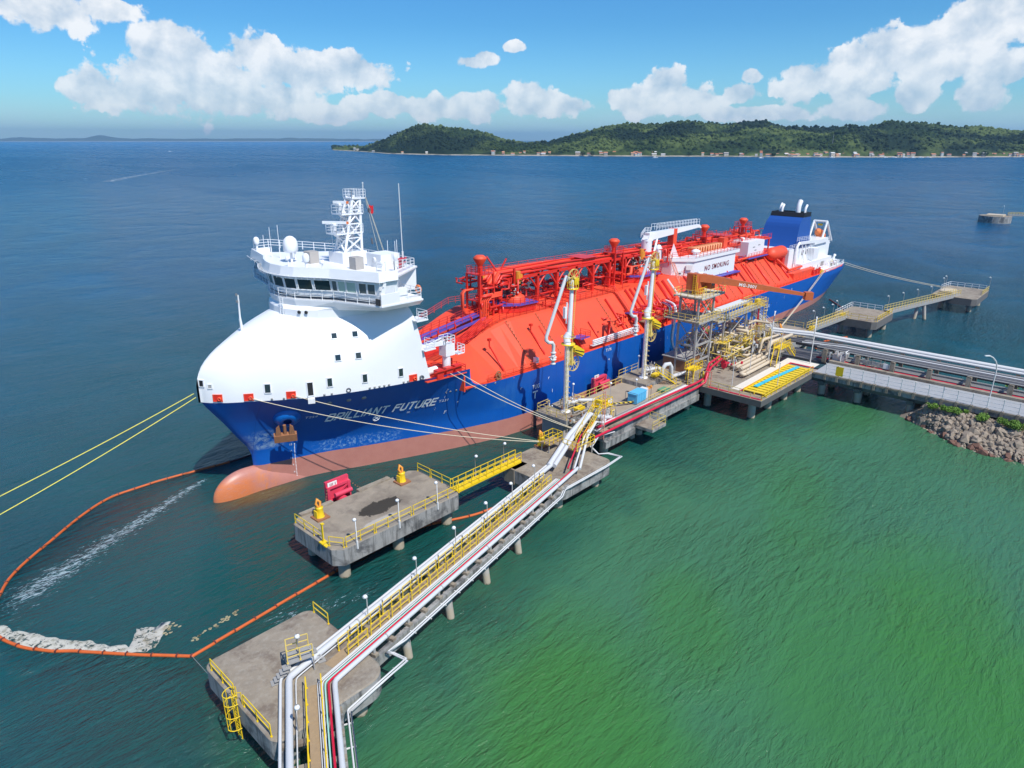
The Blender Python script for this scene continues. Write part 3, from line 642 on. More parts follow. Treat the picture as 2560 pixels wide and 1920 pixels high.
# small foot between dome side and main strake aft of the house
fd = MB(); fd.prism([(24, -12.6), (30.5, -13.15), (30.5, 13.15), (24, 12.6)], 12.6, 12.72); fd.obj('raised_deck', M['red'], ship)
m = MB(); m.b2(30.3, 30.5, -12.8, 12.8, 9.8, 12.6); m.obj('deck_break', M['red'], ship)
def on_dome(x, z):
    y = domey(x, z); e = .05
    tx = Vector((1, (domey(x+e, z)-domey(x-e, z))/(2*e)*-1, 0)); tz = Vector((0, -(domey(x, z+e)-domey(x, z-e))/(2*e), 1))
    n = tz.cross(tx).normalized(); 
    if n.y > 0: n = -n
    return Vector((x, -y, z)), n
def frame_rot(n, upv=Vector((0, 0, 1))):
    x = upv.cross(n).normalized(); z = n.cross(x); return Matrix((x, n, z)).transposed()
def opening(parent, P_, n, w, h, inner, rimm, name, depth=.35, rim=.09, fill=None):
    """a real recess lining standing just proud of the plating with its dark glass or painted inside"""
    Rm = frame_rot(n); m = MB()
    for sx, sz, ww, hh in ((0, h/2, w+2*rim, rim), (0, -h/2, w+2*rim, rim), (-w/2-rim/2, 0, rim, h), (w/2+rim/2, 0, rim, h)):
        m.box(P_+Rm@Vector((sx, .02, sz)), (ww, .14, hh), rot=Rm)
    o = m.obj(name, rimm, parent)
    m = MB(); m.box(P_+Rm@Vector((0, .015, 0)), (w, .06, h), rot=Rm); m.obj(inner[1], inner[0], o)
    return o
for x, z, w_, h_ in ((13.85, 19.95, .62, .78), (16.0, 20.0, .62, .78), (13.45, 17.55, .62, .78), (15.7, 17.55, .62, .78), (16.1, 14.65, .55, 1.1), (20.6, 14.65, .55, 1.1), (12.1, 14.75, .55, 1.1), (6.05, 14.6, .62, 1.1)):
    P_, n = on_dome(x, z); opening(ship, P_, n, w_, h_, (M['glass'], 'pane'), M['white'], 'window')
P_, n = on_dome(.5, 15.45); opening(ship, P_, n, .5, .8, (M['black'], 'opening'), M['white'], 'fairlead_port'); 
P_, n = on_dome(1.1, 15.1); opening(ship, P_, n, .4, .5, (M['grey'], 'opening'), M['white'], 'fairlead_port')
for x, z in ((1.55, 13.72), (4.25, 13.66), (8.1, 13.66), (22.2, 13.62)):
    P_, n = on_dome(x, z); o = opening(ship, P_, n, .9, .78, (M['red2'], 'recess_back'), M['red'], 'mooring_port', rim=.10)
    Rm = frame_rot(n); m = MB(); m.lathe([(.22, -.1), (.25, .16), (.12, .2), (.10, .05)], P_+Rm@Vector((.22, .06, -.1)), 10, n); m.obj('roller', M['red'], o)
P_, n = on_dome(10.0, 14.2); opening(ship, P_, n, .62, 1.7, (M['black'], 'opening'), M['white'], 'shell_door')
Rm = frame_rot(n); m = MB(); m.box(P_+Rm@Vector((0, .4, -1.05)), (.8, .8, .08), rot=Rm); m.box(P_+Rm@Vector((0, .82, -1.3)), (.8, .06, .55), rot=Rm); m.obj('shell_platform', M['white2'], ship)
for x in (6.3, 7.4, 11.4, 12.2, 16.6, 17.2, 17.8, 18.4, 19.0, 20.9, 21.5):
    P_, n = on_dome(x, 13.3); m = MB(); m.lathe([(.14, 0), (.14, .12), (0, .12)], P_-n*.04, 10, n); m.obj('scupper', M['grey'], ship)
for x in (14.1, 23.4):
    P_, n = on_dome(x, 13.45); m = MB(); m.lathe([(.30, 0), (.30, .16), (.2, .16), (.18, .02)], P_-n*.05, 14, n); m.obj('chock', M['dgrey'], ship)
def on_hull(x, z, out=0.0):
    y = hb(x, z); e = .1
    tx = Vector((1, -(hb(x+e, z)-hb(x-e, z))/(2*e), 0)); tz = Vector((0, -(hb(x, z+e)-hb(x, z-e))/(2*e), 1))
    n = tz.cross(tx).normalized()
    if n.y > 0: n = -n
    return Vector((x, -y, z))+n*out, n
for x in (12.6, 14.8, 16.6):
    P_, n = on_hull(x, 11.65); m = MB(); m.lathe([(.30, 0), (.30, .08), (0, .08)], P_-n*.03, 16, n); m.obj('porthole_cover', M['grey'], ship)
# lettering laid onto the plating
def text_mesh(s, size, shear=0, space=1.0, bold=0):
    cu = bpy.data.curves.new('t', 'FONT'); cu.body = s; cu.size = size; cu.shear = shear; cu.space_character = space; cu.resolution_u = 2; cu.offset = bold
    o = bpy.data.objects.new('t', cu); COL.objects.link(o); me = bpy.data.meshes.new_from_object(o); bpy.data.objects.remove(o); return me
def hull_text(s, x0, z0, size, mt, name='lettering', shear=0, space=1.0, bold=0, width=None, slope=0):
    me = text_mesh(s, size, shear, space, bold)
    xs = [v.co.x for v in me.vertices]; sc_ = 1 if width is None else width/(max(xs)-min(xs)); 
    import bmesh
    bm = bmesh.new(); bm.from_mesh(me)
    bmesh.ops.triangulate(bm, faces=bm.faces)
    bmesh.ops.subdivide_edges(bm, edges=[e for e in bm.edges if e.calc_length() > size*.25], cuts=1)
    for v in bm.verts:
        x = x0+(v.co.x-min(xs))*sc_; z = z0+v.co.y+slope*(x-x0); P_, n = on_hull(x, z, .06); v.co = P_
    bm.normal_update()
    bm.to_mesh(me); bm.free(); me.materials.append(mt); me.name = name
    return link(name, me, ship)
STROKE = {'B': [[(0, 0), (0, 1)], [(0, 1), (.55, 1), (.68, .88), (.68, .66), (.55, .54), (0, .54)], [(.55, .54), (.72, .42), (.72, .12), (.58, 0), (0, 0)]], 'R': [[(0, 0), (0, 1)], [(0, 1), (.58, 1), (.72, .88), (.72, .6), (.58, .46), (0, .46)], [(.35, .46), (.72, 0)]],
 'I': [[(0, 0), (0, 1)]], 'L': [[(0, 1), (0, 0), (.6, 0)]], 'A': [[(0, 0), (.36, 1), (.72, 0)], [(.14, .34), (.58, .34)]], 'N': [[(0, 0), (0, 1), (.66, 0), (.66, 1)]], 'T': [[(0, 1), (.74, 1)], [(.37, 1), (.37, 0)]],
 'F': [[(0, 0), (0, 1), (.64, 1)], [(0, .54), (.54, .54)]], 'U': [[(0, 1), (0, .14), (.14, 0), (.54, 0), (.68, .14), (.68, 1)]], 'E': [[(.66, 0), (0, 0), (0, 1), (.66, 1)], [(0, .53), (.56, .53)]]}
def stroke_word(word, x0, z0, h, width, slope):
    ws = [0 if c == 'I' else max(p[0] for s_ in STROKE[c] for p in s_) for c in word]; th = .24; tot = sum(ws)+(th+.14)*(len(word)-1); k = width/(tot+.2); cx = 0
    for c, w_ in zip(word, ws):
        m = MB(); lay = 0
        for s_ in STROKE[c]:
            for a, b_ in zip(s_, s_[1:]):
                a2 = Vector((cx+a[0], a[1], 0)); b2_ = Vector((cx+b_[0], b_[1], 0)); d = (b2_-a2).normalized(); a2 -= d*th*.42; b2_ += d*th*.42; n = Vector((-d.y, d.x, 0))*th/2*(1 if abs(d.x) < .3 else .95); vs = []
                for i in range(4):
                    for s2 in (1, -1):
                        p = a2.lerp(b2_, i/3)+n*s2; X = x0+(p.x+.20*p.y)*k; Z = z0+p.y*h+slope*(X-x0); P_, n2 = on_hull(X, Z, .07+.006*lay); vs.append(P_)
                m.add(vs, [(2*i, 2*i+2, 2*i+3, 2*i+1) for i in range(3)]); lay += 1
        m.obj('letter', M['text'], name_plate); cx += w_+th+.14
name_plate = MB(); P_, n = on_hull(13.2, 8.3, .01); name_plate.box(P_, (.02, .01, .02)); name_plate = name_plate.obj('ship_name', M['text'], ship)
stroke_word('BRILLIANT', 13.4, 8.36, 1.08, 7.35, -.012); stroke_word('FUTURE', 21.55, 8.23, 1.08, 5.75, -.012)
hull_text('T259', 10.8, 9.2, .5, M['text'], 'tug_mark', width=1.4); hull_text('T231', 27.6, 8.4, .55, M['text'], 'tug_mark', width=1.35)
hull_text('/', 11.6, 9.7, .5, M['text'], 'tug_mark'); hull_text('I', 28.25, 9.0, .5, M['text'], 'tug_mark')
hull_text('TUG', 44.0, 6.75, .95, M['text'], 'tug_mark', bold=.015, width=1.5); hull_text('T', 44.15, 5.15, 1.7, M['text'], 'tug_arrow', bold=.05)
hull_text('T176', 62.5, 8.8, .75, M['text'], 'tug_mark', width=1.6); hull_text('I', 63.3, 9.5, .5, M['text'], 'tug_mark')
hull_text('TUG', 126.8, 5.9, 1.0, M['text'], 'tug_mark'); hull_text('T', 127, 4.2, 1.7, M['text'], 'tug_arrow', bold=.05)
hull_text('P', 28.2, 10.2, .5, M['text'], 'draught_line')
for i, t_ in enumerate(('12', '11', '10')): hull_text(t_, 9.7, 5.15-i, .38, M['text'], 'draught_number')
for i, t_ in enumerate(('9', '8', '7')): hull_text(t_, 9.9+i*.05, 2.15-i, .34, M['text'], 'draught_number')
m = MB()
for i in range(26): P_, n = on_hull(10.28, 5.25-i*.2, .03); m.box(P_, (.10, .03, .09))
m.obj('draught_dots', M['text'], ship)
for x, z, s in ((30.5, 7.4, '"'), (27.4, 7.2, ':'), (63.4, 7.0, '+'), (41.5, 7.3, 'r'), (47.5, 7.6, 'r'), (48.5, 5.2, 'I'), (42.5, 4.4, '.'), (78, 7.2, '::'), (80, 7.3, '::'), (82.5, 7.2, ':'), (85.5, 7.1, ':'), (86.5, 5.6, 'r'), (88, 3.0, 'T'), (133, 6.2, ','), (137, 6.9, ')'), (124, 5.6, 'r'), (141, 8.2, '#'), (21, 6.8, '"'), (23.6, 7.3, '='), (25.6, 7.6, '"'), (29, 6.2, 'F')):
    hull_text(s, x, z, .8, M['text'], 'hull_marking')
m = MB(); rr = .42
for i in range(24):
    a = 2*math.pi*i/24; b_ = 2*math.pi*(i+1)/24
    p0, _ = on_hull(19.7+rr*math.cos(a), 7.45+rr*math.sin(a), .04); p1, _ = on_hull(19.7+rr*math.cos(b_), 7.45+rr*math.sin(b_), .04); m.bar(p0, p1, .09)
for a in (.8, 2.35): m.bar(on_hull(19.7+rr*math.cos(a), 7.45+rr*math.sin(a), .04)[0], on_hull(19.7-rr*math.cos(a), 7.45-rr*math.sin(a), .04)[0], .09)
m.obj('thruster_mark', M['text'], ship)
for x in (28.3, 28.9, 29.8, 30.7, 31.7, 33, 34.7, 36.4):
    P_, n = on_hull(x, 9.55 if x > 31 else 9.9); m = MB(); m.lathe([(.15, 0), (.15, .06), (.07, .06)], P_-n*.02, 10, n); m.obj('scupper', M['grey'], ship)
# anchor in its bolster
an = MB(); P_, n = on_hull(8.8, 9.7); 
an.lathe([(1.75, -.6), (1.65, .1), (1.2, .55), (.75, .75), (.5, .6)], P_, 24, n); an.obj('anchor_pocket', mat('anchor bolster blue', (.004, .13, .48), .35), ship)
an = MB(); Q = P_+n*.95+Vector((-.5, 0, -.9)); Rm = frame_rot((n+Vector((0, 0, .35))).normalized())
an.box(Q+Rm@Vector((0, 0, -.75)), (2.7, .75, 1.0), rot=Rm)
for sx in (-1, 1):
    an.add([Q+Rm@Vector(v) for v in [(sx*.45, .3, -.4), (sx*1.15, .3, -.4), (sx*1.0, .25, .75), (sx*.62, .22, 1.15), (sx*.45, -.2, -.4), (sx*1.15, -.2, -.4), (sx*1.0, -.05, .75), (sx*.62, -.02, 1.15)]], [(0, 1, 2, 3), (7, 6, 5, 4), (0, 4, 5, 1), (1, 5, 6, 2), (2, 6, 7, 3), (3, 7, 4, 0)])
an.tube([Q+Rm@Vector((0, 0, -.4)), Q+Rm@Vector((0, -.1, 1.0))], .2, 8)
an.obj('anchor', M['rust'], ship)

# ---------------- bridge
br = MB()
def mirror(half): return half+[(x, -y) for x, y in half[::-1] if abs(y) > .01]
rimT = [(19.6, -13.2), (16.9, -13.2), (14.5, -6.9), (13.2, -4.9), (12.1, -3.0), (11.5, -1.1), (11.45, 1.4), (11.95, 3.5), (12.8, 5.7), (14.0, 7.9), (15.9, 14.8), (18.5, 14.8)]
def off(poly, d, back=0):
    out = []
    for x, y in poly: 
        s = 1 if y > 0 else -1; v = Vector((x-24, y*.75)); v.normalize(); out.append((x+v.x*d-(0 if x < 19 else back), y+v.y*d))
    return out
rimB = off(rimT, .3); win_t = off(rimT, -.12); win_b = off(rimT, -.5)
ring = lambda poly, z: [Vector((x, y, z)) for x, y in poly]
roofz = 27.85
m = MB(); inner = off(rimT, -.2)
m.loft([ring(inner, roofz-.75), ring(inner, roofz), ring(rimT, roofz), ring(rimB, 26.75), ring(win_t, 26.6)], smooth=False, close=False)
m.prism(inner+[(26, 9), (26, -9)], roofz-.95, roofz-.75)
bridge_roof = m.obj('bridge_roof', M['white'], ship)
m = MB(); m.loft([ring(win_t, 26.6), ring(win_b, 24.4)], smooth=False, close=False); m.b2(19.0, 25.6, -9.2, 9.2, 24.3, 26.9)
m.b2(17.9, 18.1, -12.4, -9, 24.1, 26.6); m.b2(17.4, 17.6, 9, 13.4, 24.1, 26.6); wall = m.obj('bridge_wall', M['white'], ship)
# windows: each pane with its frame, let into the raked band
def pane(a, b_, t0, t1, z0, z1, mt):
    def at(t, z):
        k = (z-24.4)/(26.6-24.4); p = [Vector((*win_b[i], 24.4)).lerp(Vector((*win_t[i], 26.6)), k) for i in (a, b_)]
        return p[0].lerp(p[1], t)
    c = [at(t0, z0), at(t1, z0), at(t1, z1), at(t0, z1)]; n = (c[1]-c[0]).cross(c[3]-c[0]).normalized()
    if n.x > 0 and abs(n.x) > .3: n = -n
    if n.x > -.0: n = n if n.x < 0 else -n
    f = MB()
    for i in range(4): f.bar(c[i]+n*.04, c[(i+1) % 4]+n*.04, .10)
    o = f.obj('window', M['white'], ship); g_ = MB(); g_.add([q_+n*.05 for q_ in c]+[q_-n*.02 for q_ in c], [(0, 1, 2, 3), (7, 6, 5, 4), (0, 4, 5, 1), (1, 5, 6, 2), (2, 6, 7, 3), (3, 7, 4, 0)]); g_.obj('pane', mt, o)
n_ = len(win_t)
for a, spans in ((1, [(.08, .24, M['glassl']), (.26, .42, M['glassl']), (.48, .68, M['curt']), (.70, .86, M['curt']), (.88, .99, M['glassl'])]), (2, [(.06, .94, M['glass'])]), (3, [(.06, .94, M['glass'])]), (4, [(.06, .94, M['glass'])]), (5, [(.05, .95, M['glass'])]), (6, [(.06, .94, M['glass'])]), (7, [(.06, .94, M['glass'])]), (8, [(.06, .94, M['glass'])]), (9, [(.30, .44, M['glass']), (.52, .66, M['glass']), (.76, .90, M['glass'])])):
    for t0, t1, mt in spans: pane(a, a+1, t0, t1, 25.15, 26.45, mt)
# walkway round the front with the wing decks
walk = [(23.1, -13.5), (16.9, -13.5), (14.7, -6.9), (13.1, -4.4), (12.0, -2.6), (11.3, 0), (11.8, 3.0), (12.8, 5.2), (14.1, 7.7), (15.9, 15.0), (21.9, 15.0)]
m = MB(); m.prism(walk, 23.8, 24.0); m.b2(18.2, 21.8, 0, 14.8, 24.0, 24.1); m.b2(19.2, 23.0, -13.3, 13.2, 23.9, 24.3); deckb = m.obj('bridge_walkway', M['white'], ship)
m = MB(); low = [(23.2, -12.6), (18.0, -12.4), (15.1, -6.6), (13.3, -4.5), (12.2, -2.6), (11.5, 0), (12.0, 2.9), (13.1, 5.0), (14.6, 7.3), (17.0, 13.6), (22.0, 13.6)]
m.loft([ring(walk, 23.8), ring(low, 23.1)], smooth=False, close=False)
neck2 = [(23.2, -9.5), (18.3, -8.4), (15.4, -6.7), (13.5, -5.1), (12.0, -3.6), (11.2, -1.4), (11.25, 1.2), (11.8, 3.4), (13.0, 5.6), (14.8, 7.8), (20, 9.5)]
neck = neck2
m.loft([ring(low, 23.1), ring(neck2, 22.7), ring(neck, 20.2)], smooth=False, close=False); m.obj('bridge_neck', M['white'], ship)
rail([(x, y, 24.0) for x, y in off(walk[1:-1], -.12)], M['white'], ship)
for s in (-.905, 1):
    rail([(18.9, s*14.7, 24.2), (21.8 if s > 0 else 22.9, s*14.7, 24.2), (21.8 if s > 0 else 22.9, s*10.4, 24.2)], M['white'], ship)
    m = MB(); dx_ = 1.0 if s < 0 else 0; m.b2(15.9+dx_, 18.9+dx_*.7, s*14.85, s*14.7, 24.0, 25.3); m.add([(15.9+dx_, s*14.7, 25.2), (16.5+dx_, s*14.7, 26.7), (16.9+dx_, s*14.7, 26.7), (16.5+dx_, s*14.7, 25.2)], [(0, 1, 2, 3)]); m.obj('wing_bulwark', M['white'], ship)
    m = MB(); m.bar((16.2+dx_, s*14.4, 24.1), (16.6+dx_, s*14.4, 26.7), .25); m.bar((18.3+dx_, s*14.3, 24.1), (18.3+dx_, s*14.3, 26.8), .12); m.obj('wing_pillar', M['white'], ship)
m = MB(); m.b2(16.6, 16.75, -13.45, -12.75, 24.05, 24.8); m.obj('side_light_screen', M['black'], ship)
m = MB(); m.ball((18.8, -12.6, 24.75), .5, 10, (1.6, .8, .6)); m.obj('blue_cover', M['bluet'], ship)
m = MB(); m.b2(19.5, 21.2, -12.8, -12.0, 24.3, 25.5); m.b2(21.2, 21.6, -10.2, -9.3, 24.3, 25.9); m.obj('wing_locker', M['white'], ship)
m = MB(); m.tube([(23.1, -12.6+.45*math.cos(a), 25.0+.45*math.sin(a)) for a in [i*math.pi/6 for i in range(12)]], .13, 8, closed=True); m.obj('lifebuoy', M['liferaft'], ship)
m = MB(); m.b2(13, 13.05, -.01, .01, 24, 24.1)
# roof fittings
z0 = roofz
rail([], M['white'], ship, h=.9) if False else None
rail([(19.3, -13, z0-.02), (25.5, -9, z0-.8), (25.8, 9, z0-.8), (18.3, 14.4, z0), (16.1, 14.4, z0)], M['white'], ship)
rail([(16.9, -12.9, z0), (19.3, -13.0, z0)], M['white'], ship)
def dome_ant(x, y, r, h):
    m = MB(); m.tube([(x, y, z0-.8), (x, y, z0+h)], .16, 8); m.lathe([(r*.75, -.25), (r, 0), (r, r*.9), (r*.8, r*1.5), (r*.4, r*1.85), (0, r*1.95)], (x, y, z0+h), 16); m.obj('satellite_dome', M['white'], ship)
dome_ant(16.2, 4.6, .95, .8); dome_ant(14.4, -2.0, .42, .5); dome_ant(16.3, 13.9, .4, .9); dome_ant(21.5, -10.4, .3, .9)
for x, y, h in ((16.6, 10.5, 3.2), (17.0, 9.0, 3.6), (16.6, 12.4, 2), (21.5, 3.0, 3.6), (21, -2.2, 2.2), (23, -8.5, 2.6), (24.5, -5, 2.2), (24.9, -6.4, 2.4)):
    m = MB(); m.tube([(x, y, z0-.8), (x, y, z0+h)], .035, 6); m.tube([(x, y, z0-.8), (x, y, z0+.6)], .07, 6); m.obj('whip_antenna', M['white'], ship)
m = MB(); m.tube([(24.3, -8.3, z0-.8), (24.3, -8.3, z0+1.2)], .12, 8); m.tube([(24.3, -8.3, z0+1), (24.15, -8.3, z0+9.4)], .055, 6); m.obj('tall_antenna', M['white2'], ship)
for x, y, w_, mt in ((17.8, 2.4, (1.3, 1.5, 1.5), 'tank'), (19.2, -5.6, (1.2, 1.4, 1.5), 'tank')):
    m = MB(); m.box((x, y, z0-.75+w_[2]/2), w_); m.obj('roof_cabinet', mat('taupe cabinet', (.40, .37, .34), .6) if 'taupe cabinet' not in bpy.data.materials else bpy.data.materials['taupe cabinet'], ship)
m = MB(); m.b2(21.5, 24.5, -7.5, -4.5, z0-.8, z0+.9); m.lathe([(.35, 0), (.35, .1), (0, .1)], (21.48, -6.2, z0+.2), 14, (-1, 0, 0)); m.obj('roof_house', M['white'], ship)
m = MB()
for i in range(4): m.tube([(22.9+.35*i, -9.2+.2*i, z0-.7), (22.9+.35*i, -9.2+.2*i, z0+.55)], .07, 6)
m.bar((22.6, -9.6, z0+.4), (24.6, -8.6, z0+.4), .14); m.bar((22.6, -9.6, z0-.1), (24.6, -8.6, z0-.1), .14); m.obj('foam_monitor', M['redp'], ship)
for x, y in ((14.0, 1.6), (15.4, -4), (17.9, 6.6), (20.3, -9.3)):
    m = MB(); m.tube([(x, y, z0-.75), (x, y, z0+.3)], .09, 6); m.lathe([(.32, 0), (.36, .12), (.1, .3), (0, .3)], (x, y, z0+.3), 10, (-.6, 0, .5)); m.obj('searchlight', M['white'], ship)
# window washing rail in front of the band
m = MB(); pr = [Vector((x, y, 26.85)) for x, y in off(rimT, .75)[1:11]]; m.tube(pr, .04, 6)
for a, b_ in zip(pr, pr[1:]):
    for t in (.0, .33, .66): c_ = a.lerp(b_, t); m.bar(c_, (c_.x+.9, c_.y, 26.75), .05); m.bar(c_, c_+Vector((.05, 0, -.3)), .04)
m.obj('window_washer', M['white'], ship)
m = MB(); m.bar((11.2, -.6, 24), (11.0, -.7, 21.9), .06); m.bar((11.3, -1.1, 24), (11.1, -1.2, 21.9), .06)
for i in range(8): t = i/8; m.bar((11.2-.2*t, -.6, 24-2.1*t), (11.3-.2*t, -1.1, 24-2.1*t), .04)
m.obj('dome_ladder', M['white'], ship)
for y in (-4.3, -3.6): m = MB(); m.lathe([(.22, 0), (.22, .06), (0, .06)], (12.45+(y+4.3)*-.75, y, 22.5), 12, (-1, -.75, 0)); m.obj('porthole', M['black'], ship)
# stair platforms at the after end of the house
for x0, z_ in ((22.6, 21.0), (23.7, 17.0)):
    m = MB(); m.b2(x0-.2, x0+1.6, -13.0, -10.8, z_, z_+.15); rail_mb([(x0+.1, -12.9, z_+.1), (x0+1.5, -12.9, z_+.1), (x0+1.5, -10.9, z_+.1)], mb=m); m.obj('side_platform', M['white'], ship)
# foremast
m = MB(); m.tube([(6.3, 0, 19.8), (6.2, 0, 22.2)], .24, 8, r2=.12); m.tube([(6.2, 0, 22.1), (6.3, 0, 24.9)], .11, 8, r2=.07); m.tube([(6.5, .35, 19.8), (6.2, .1, 22.0)], .13, 6); m.bar((6.3, 0, 20.6), (5.7, -.2, 20.2), .25); 
m.obj('foremast', M['white'], ship)
for i in range(2): m = MB(); m.lathe([(.14, 0), (.14, .3), (0, .3)], (6.1, 0, 24.0+.8*i), 8); m.obj('mast_light', M['dgrey'], ship)
# lattice radar mast
mast = MB(); zs = [27.1, 28.5, 30.2, 32.0, 33.7, 35.0]
def leg(i, z):
    t = (z-28.5)/6.5; x0 = (20.6+1.9*max(0, t), 23.2+.45*max(0, t)); hy = 1.15-.45*max(0, t)
    return Vector((x0[i // 2], hy*(1 if i % 2 else -1), z))
mast.b2(19.9, 23.7, -1.6, 1.6, 27, 28.5)
for i in range(4):
    mast.tube([leg(i, 28.4), leg(i, 35.4)], .19, 8)
for a, b_ in zip(zs[1:], zs[2:]):
    for i, j in ((0, 1), (1, 3), (3, 2), (2, 0)):
        mast.tube([leg(i, a), leg(j, b_)], .11, 6); mast.tube([leg(j, a), leg(i, b_)], .11, 6); mast.tube([leg(i, b_), leg(j, b_)], .07, 6)
mo = mast.obj('radar_mast', M['white'], ship)
for x0, x1, y1, z_ in ((19.5, 23.6, 1.15, 30.9), (20.5, 23.8, 1.1, 33.3), (22.3, 24.4, .95, 35.2)):
    m = MB(); m.b2(x0, x1, -y1, y1, z_-.14, z_); m.bar((x0+.4, 0, z_-.2), (x0+2, 0, z_-1.3), .16); rail_mb([(x0, -y1, z_), (x0, y1, z_), (x1, y1, z_), (x1, -y1, z_)], gap=1.0 if z_ < 35 else .45, mb=m, closed=True, h=1.05, r=.022); m.obj('mast_platform', M['white'], mo)
def radar(c, L, col_ang):
    m = MB(); c = Vector(c); m.tube([c-Vector((0, 0, .9)), c-Vector((0, 0, .1))], .22, 8); m.box(c-Vector((0, 0, .15)), (.7, .5, .3))
    d = Vector((math.cos(col_ang), math.sin(col_ang), 0)); m.bar(c-d*L/2+Vector((0, 0, .12)), c+d*L/2+Vector((0, 0, .12)), .22, .34)
    o = m.obj('radar_scanner', M['white'], mo); e_ = MB(); e_.bar(c+d*L/2+Vector((0, 0, .12)), c+d*(L/2+.25)+Vector((0, 0, .12)), .2, .3); e_.obj('scanner_tip', M['liferaft'], o)
radar((19.9, -.3, 32.15), 3.2, -YAW-.12); radar((20.9, -.3, 34.6), 1.8, -YAW-.2)
m = MB(); m.tube([(24.2, -.8, 35.3), (24.2, -.8, 37)], .06, 6); m.ball((24.2, -.8, 37), .12, 6); m.obj('masthead_light', M['white2'], mo)
m = MB()
for i, (x1, y1) in enumerate(((25.8, -1.5), (26.2, -2.2), (27, -1.2))): m.tube([(24.3, -1.0-.1*i, 35.2), (x1, y1, 27.2)], .025, 4)
m.obj('halyard', M['rope'], mo)
m = MB(); rows = [[Vector((24.6+.75*i/5, -1.3+.12*math.sin(i*1.7), z_+.1*math.cos(i))) for z_ in (33.2, 33.7, 34.2)] for i in range(6)]; m.loft(rows, close=False); rows2 = [[q_+Vector((.01, .03, 0)) for q_ in r_] for r_ in rows]; m.loft(rows2[::-1], close=False); m.obj('flag', M['flag'], mo)
m = MB(); m.box((24.7, -1.2, 33.6), (.3, .3, .5)); m.box((24.6, 1, 30.8), (.3, .3, .5)); m.tube([(24.8, -1.2, 30.0), (24.9, -1.2, 29.2)], .12, 6); m.obj('signal_lamp', M['dgrey'], mo)

# ---------------- main deck and cargo tank covers
DZ = 9.85
m = MB(); o_ = [(x, -hb(x, DZ)+.02) for x in (31, 40, 60, 90, 120, 150, 165, 172, 178, 183)]
m.prism(o_+[(x, -y) for x, y in o_[::-1]], DZ-.3, DZ+.02); m.obj('main_deck', M['red'], ship)
def trunk(x0, x1, name='cargo_tank_cover', front=None, back=None, top=16.2):
    m = MB(); rings = []
    XS = sorted(set([x0, x1]+[x for x in (front or [])]+[x for x in (back or [])]+[(x0+x1)/2]))
    for x in XS:
        k = 1
        if front: k = min(k, max(0, (x-x0)/(front[-1]-x0)))
        if back: k = min(k, max(0, (x1-x)/(x1-back[0])))
        k = k*k*(3-2*k)*.35+k*.65; zt = 12.2+(top-12.2)*k; by = 12.35; yt = 6.1+(4.2-6.1)*(1-k); 
        hs = [(-by, DZ), (-by, DZ+.25), (-yt-.5, zt-.28), (-yt, zt), (0, zt+.12), (yt, zt), (yt+.5, zt-.28), (by, DZ+.25), (by, DZ)]
        rings.append([Vector((x, y, z)) for y, z in hs])
    m.loft(rings, close=False, smooth=False)
    for r_ in (rings[0], rings[-1]): m.add(r_, [tuple(range(9))])
    return m.obj(name, M['red'], ship)
trunk(31.0, 56.7, front=[34, 38, 42, 46]); trunk(57.5, 74); trunk(74.8, 98.5); trunk(99.5, 121); trunk(122, 151, back=[145, 148])
for x, n0 in ((45.0, 1), (52.0, 1), (68.5, 1), (86, 1), (107, 1), (113, 1), (128, 1), (134, 1), (140, 1)):      # weld-on access ladders / cable runs on the slopes
    m = MB(); a = Vector((x, -12.2, DZ+.45)); b_ = Vector((x, -6.5, 16.12)); m.bar(a, b_, .09, .05); 
    for i in range(13): c_ = a.lerp(b_, (i+.5)/13); m.bar(c_, c_+Vector((0, -.03, .28)), .06)
    m.obj('cable_run', M['rust'], ship)
def slope_pt(x, t, up=.3): return Vector((x, -12.2+5.7*t, DZ+.3+5.9*t+up))
for x, t0, t1, r_, w_ in ((39.0, .05, .55, .11, 1), (48.6, .12, .62, .11, 1), (51.0, .3, .7, .05, 0), (62.5, .05, .5, .09, 0), (70.4, .1, .9, .16, 0), (77.5, .1, 1, .22, 0), (79, .1, 1, .22, 0), (80.6, .1, 1, .14, 0), (83, .1, 1, .26, 0), (85, .1, 1, .26, 0), (88.6, .1, 1, .3, 0), (90.6, .1, 1, .3, 0), (92.6, .1, 1, .18, 0), (104.5, .05, .8, .25, 0), (109.5, .05, .95, .12, 1), (116.5, .05, .9, .14, 1), (124.6, .1, .9, .14, 1), (126, .1, .8, .12, 1), (131, .1, .8, .15, 1), (137.2, .1, .9, .12, 0), (142.5, .1, .9, .2, 0)):
    m = MB(); m.tube([slope_pt(x, t0, .05), slope_pt(x, t0), slope_pt(x, t1), slope_pt(x, t1, .05)], r_, 8)
    if w_: m.bar(slope_pt(x-.1, t1), slope_pt(x-.1, t1)+Vector((0, 0, 1.0)), .14); m.box(slope_pt(x-.1, t1)+Vector((0, 0, 1.1)), (.5, .4, .35))
    m.obj('slope_pipe', M['red2'] if x != 92.6 else M['white2'], ship)
m = MB(); m.b2(45.1, 45.7, -12.9, -12.3, 10.6, 11.4); m.obj('deck_locker', M['white'], ship)
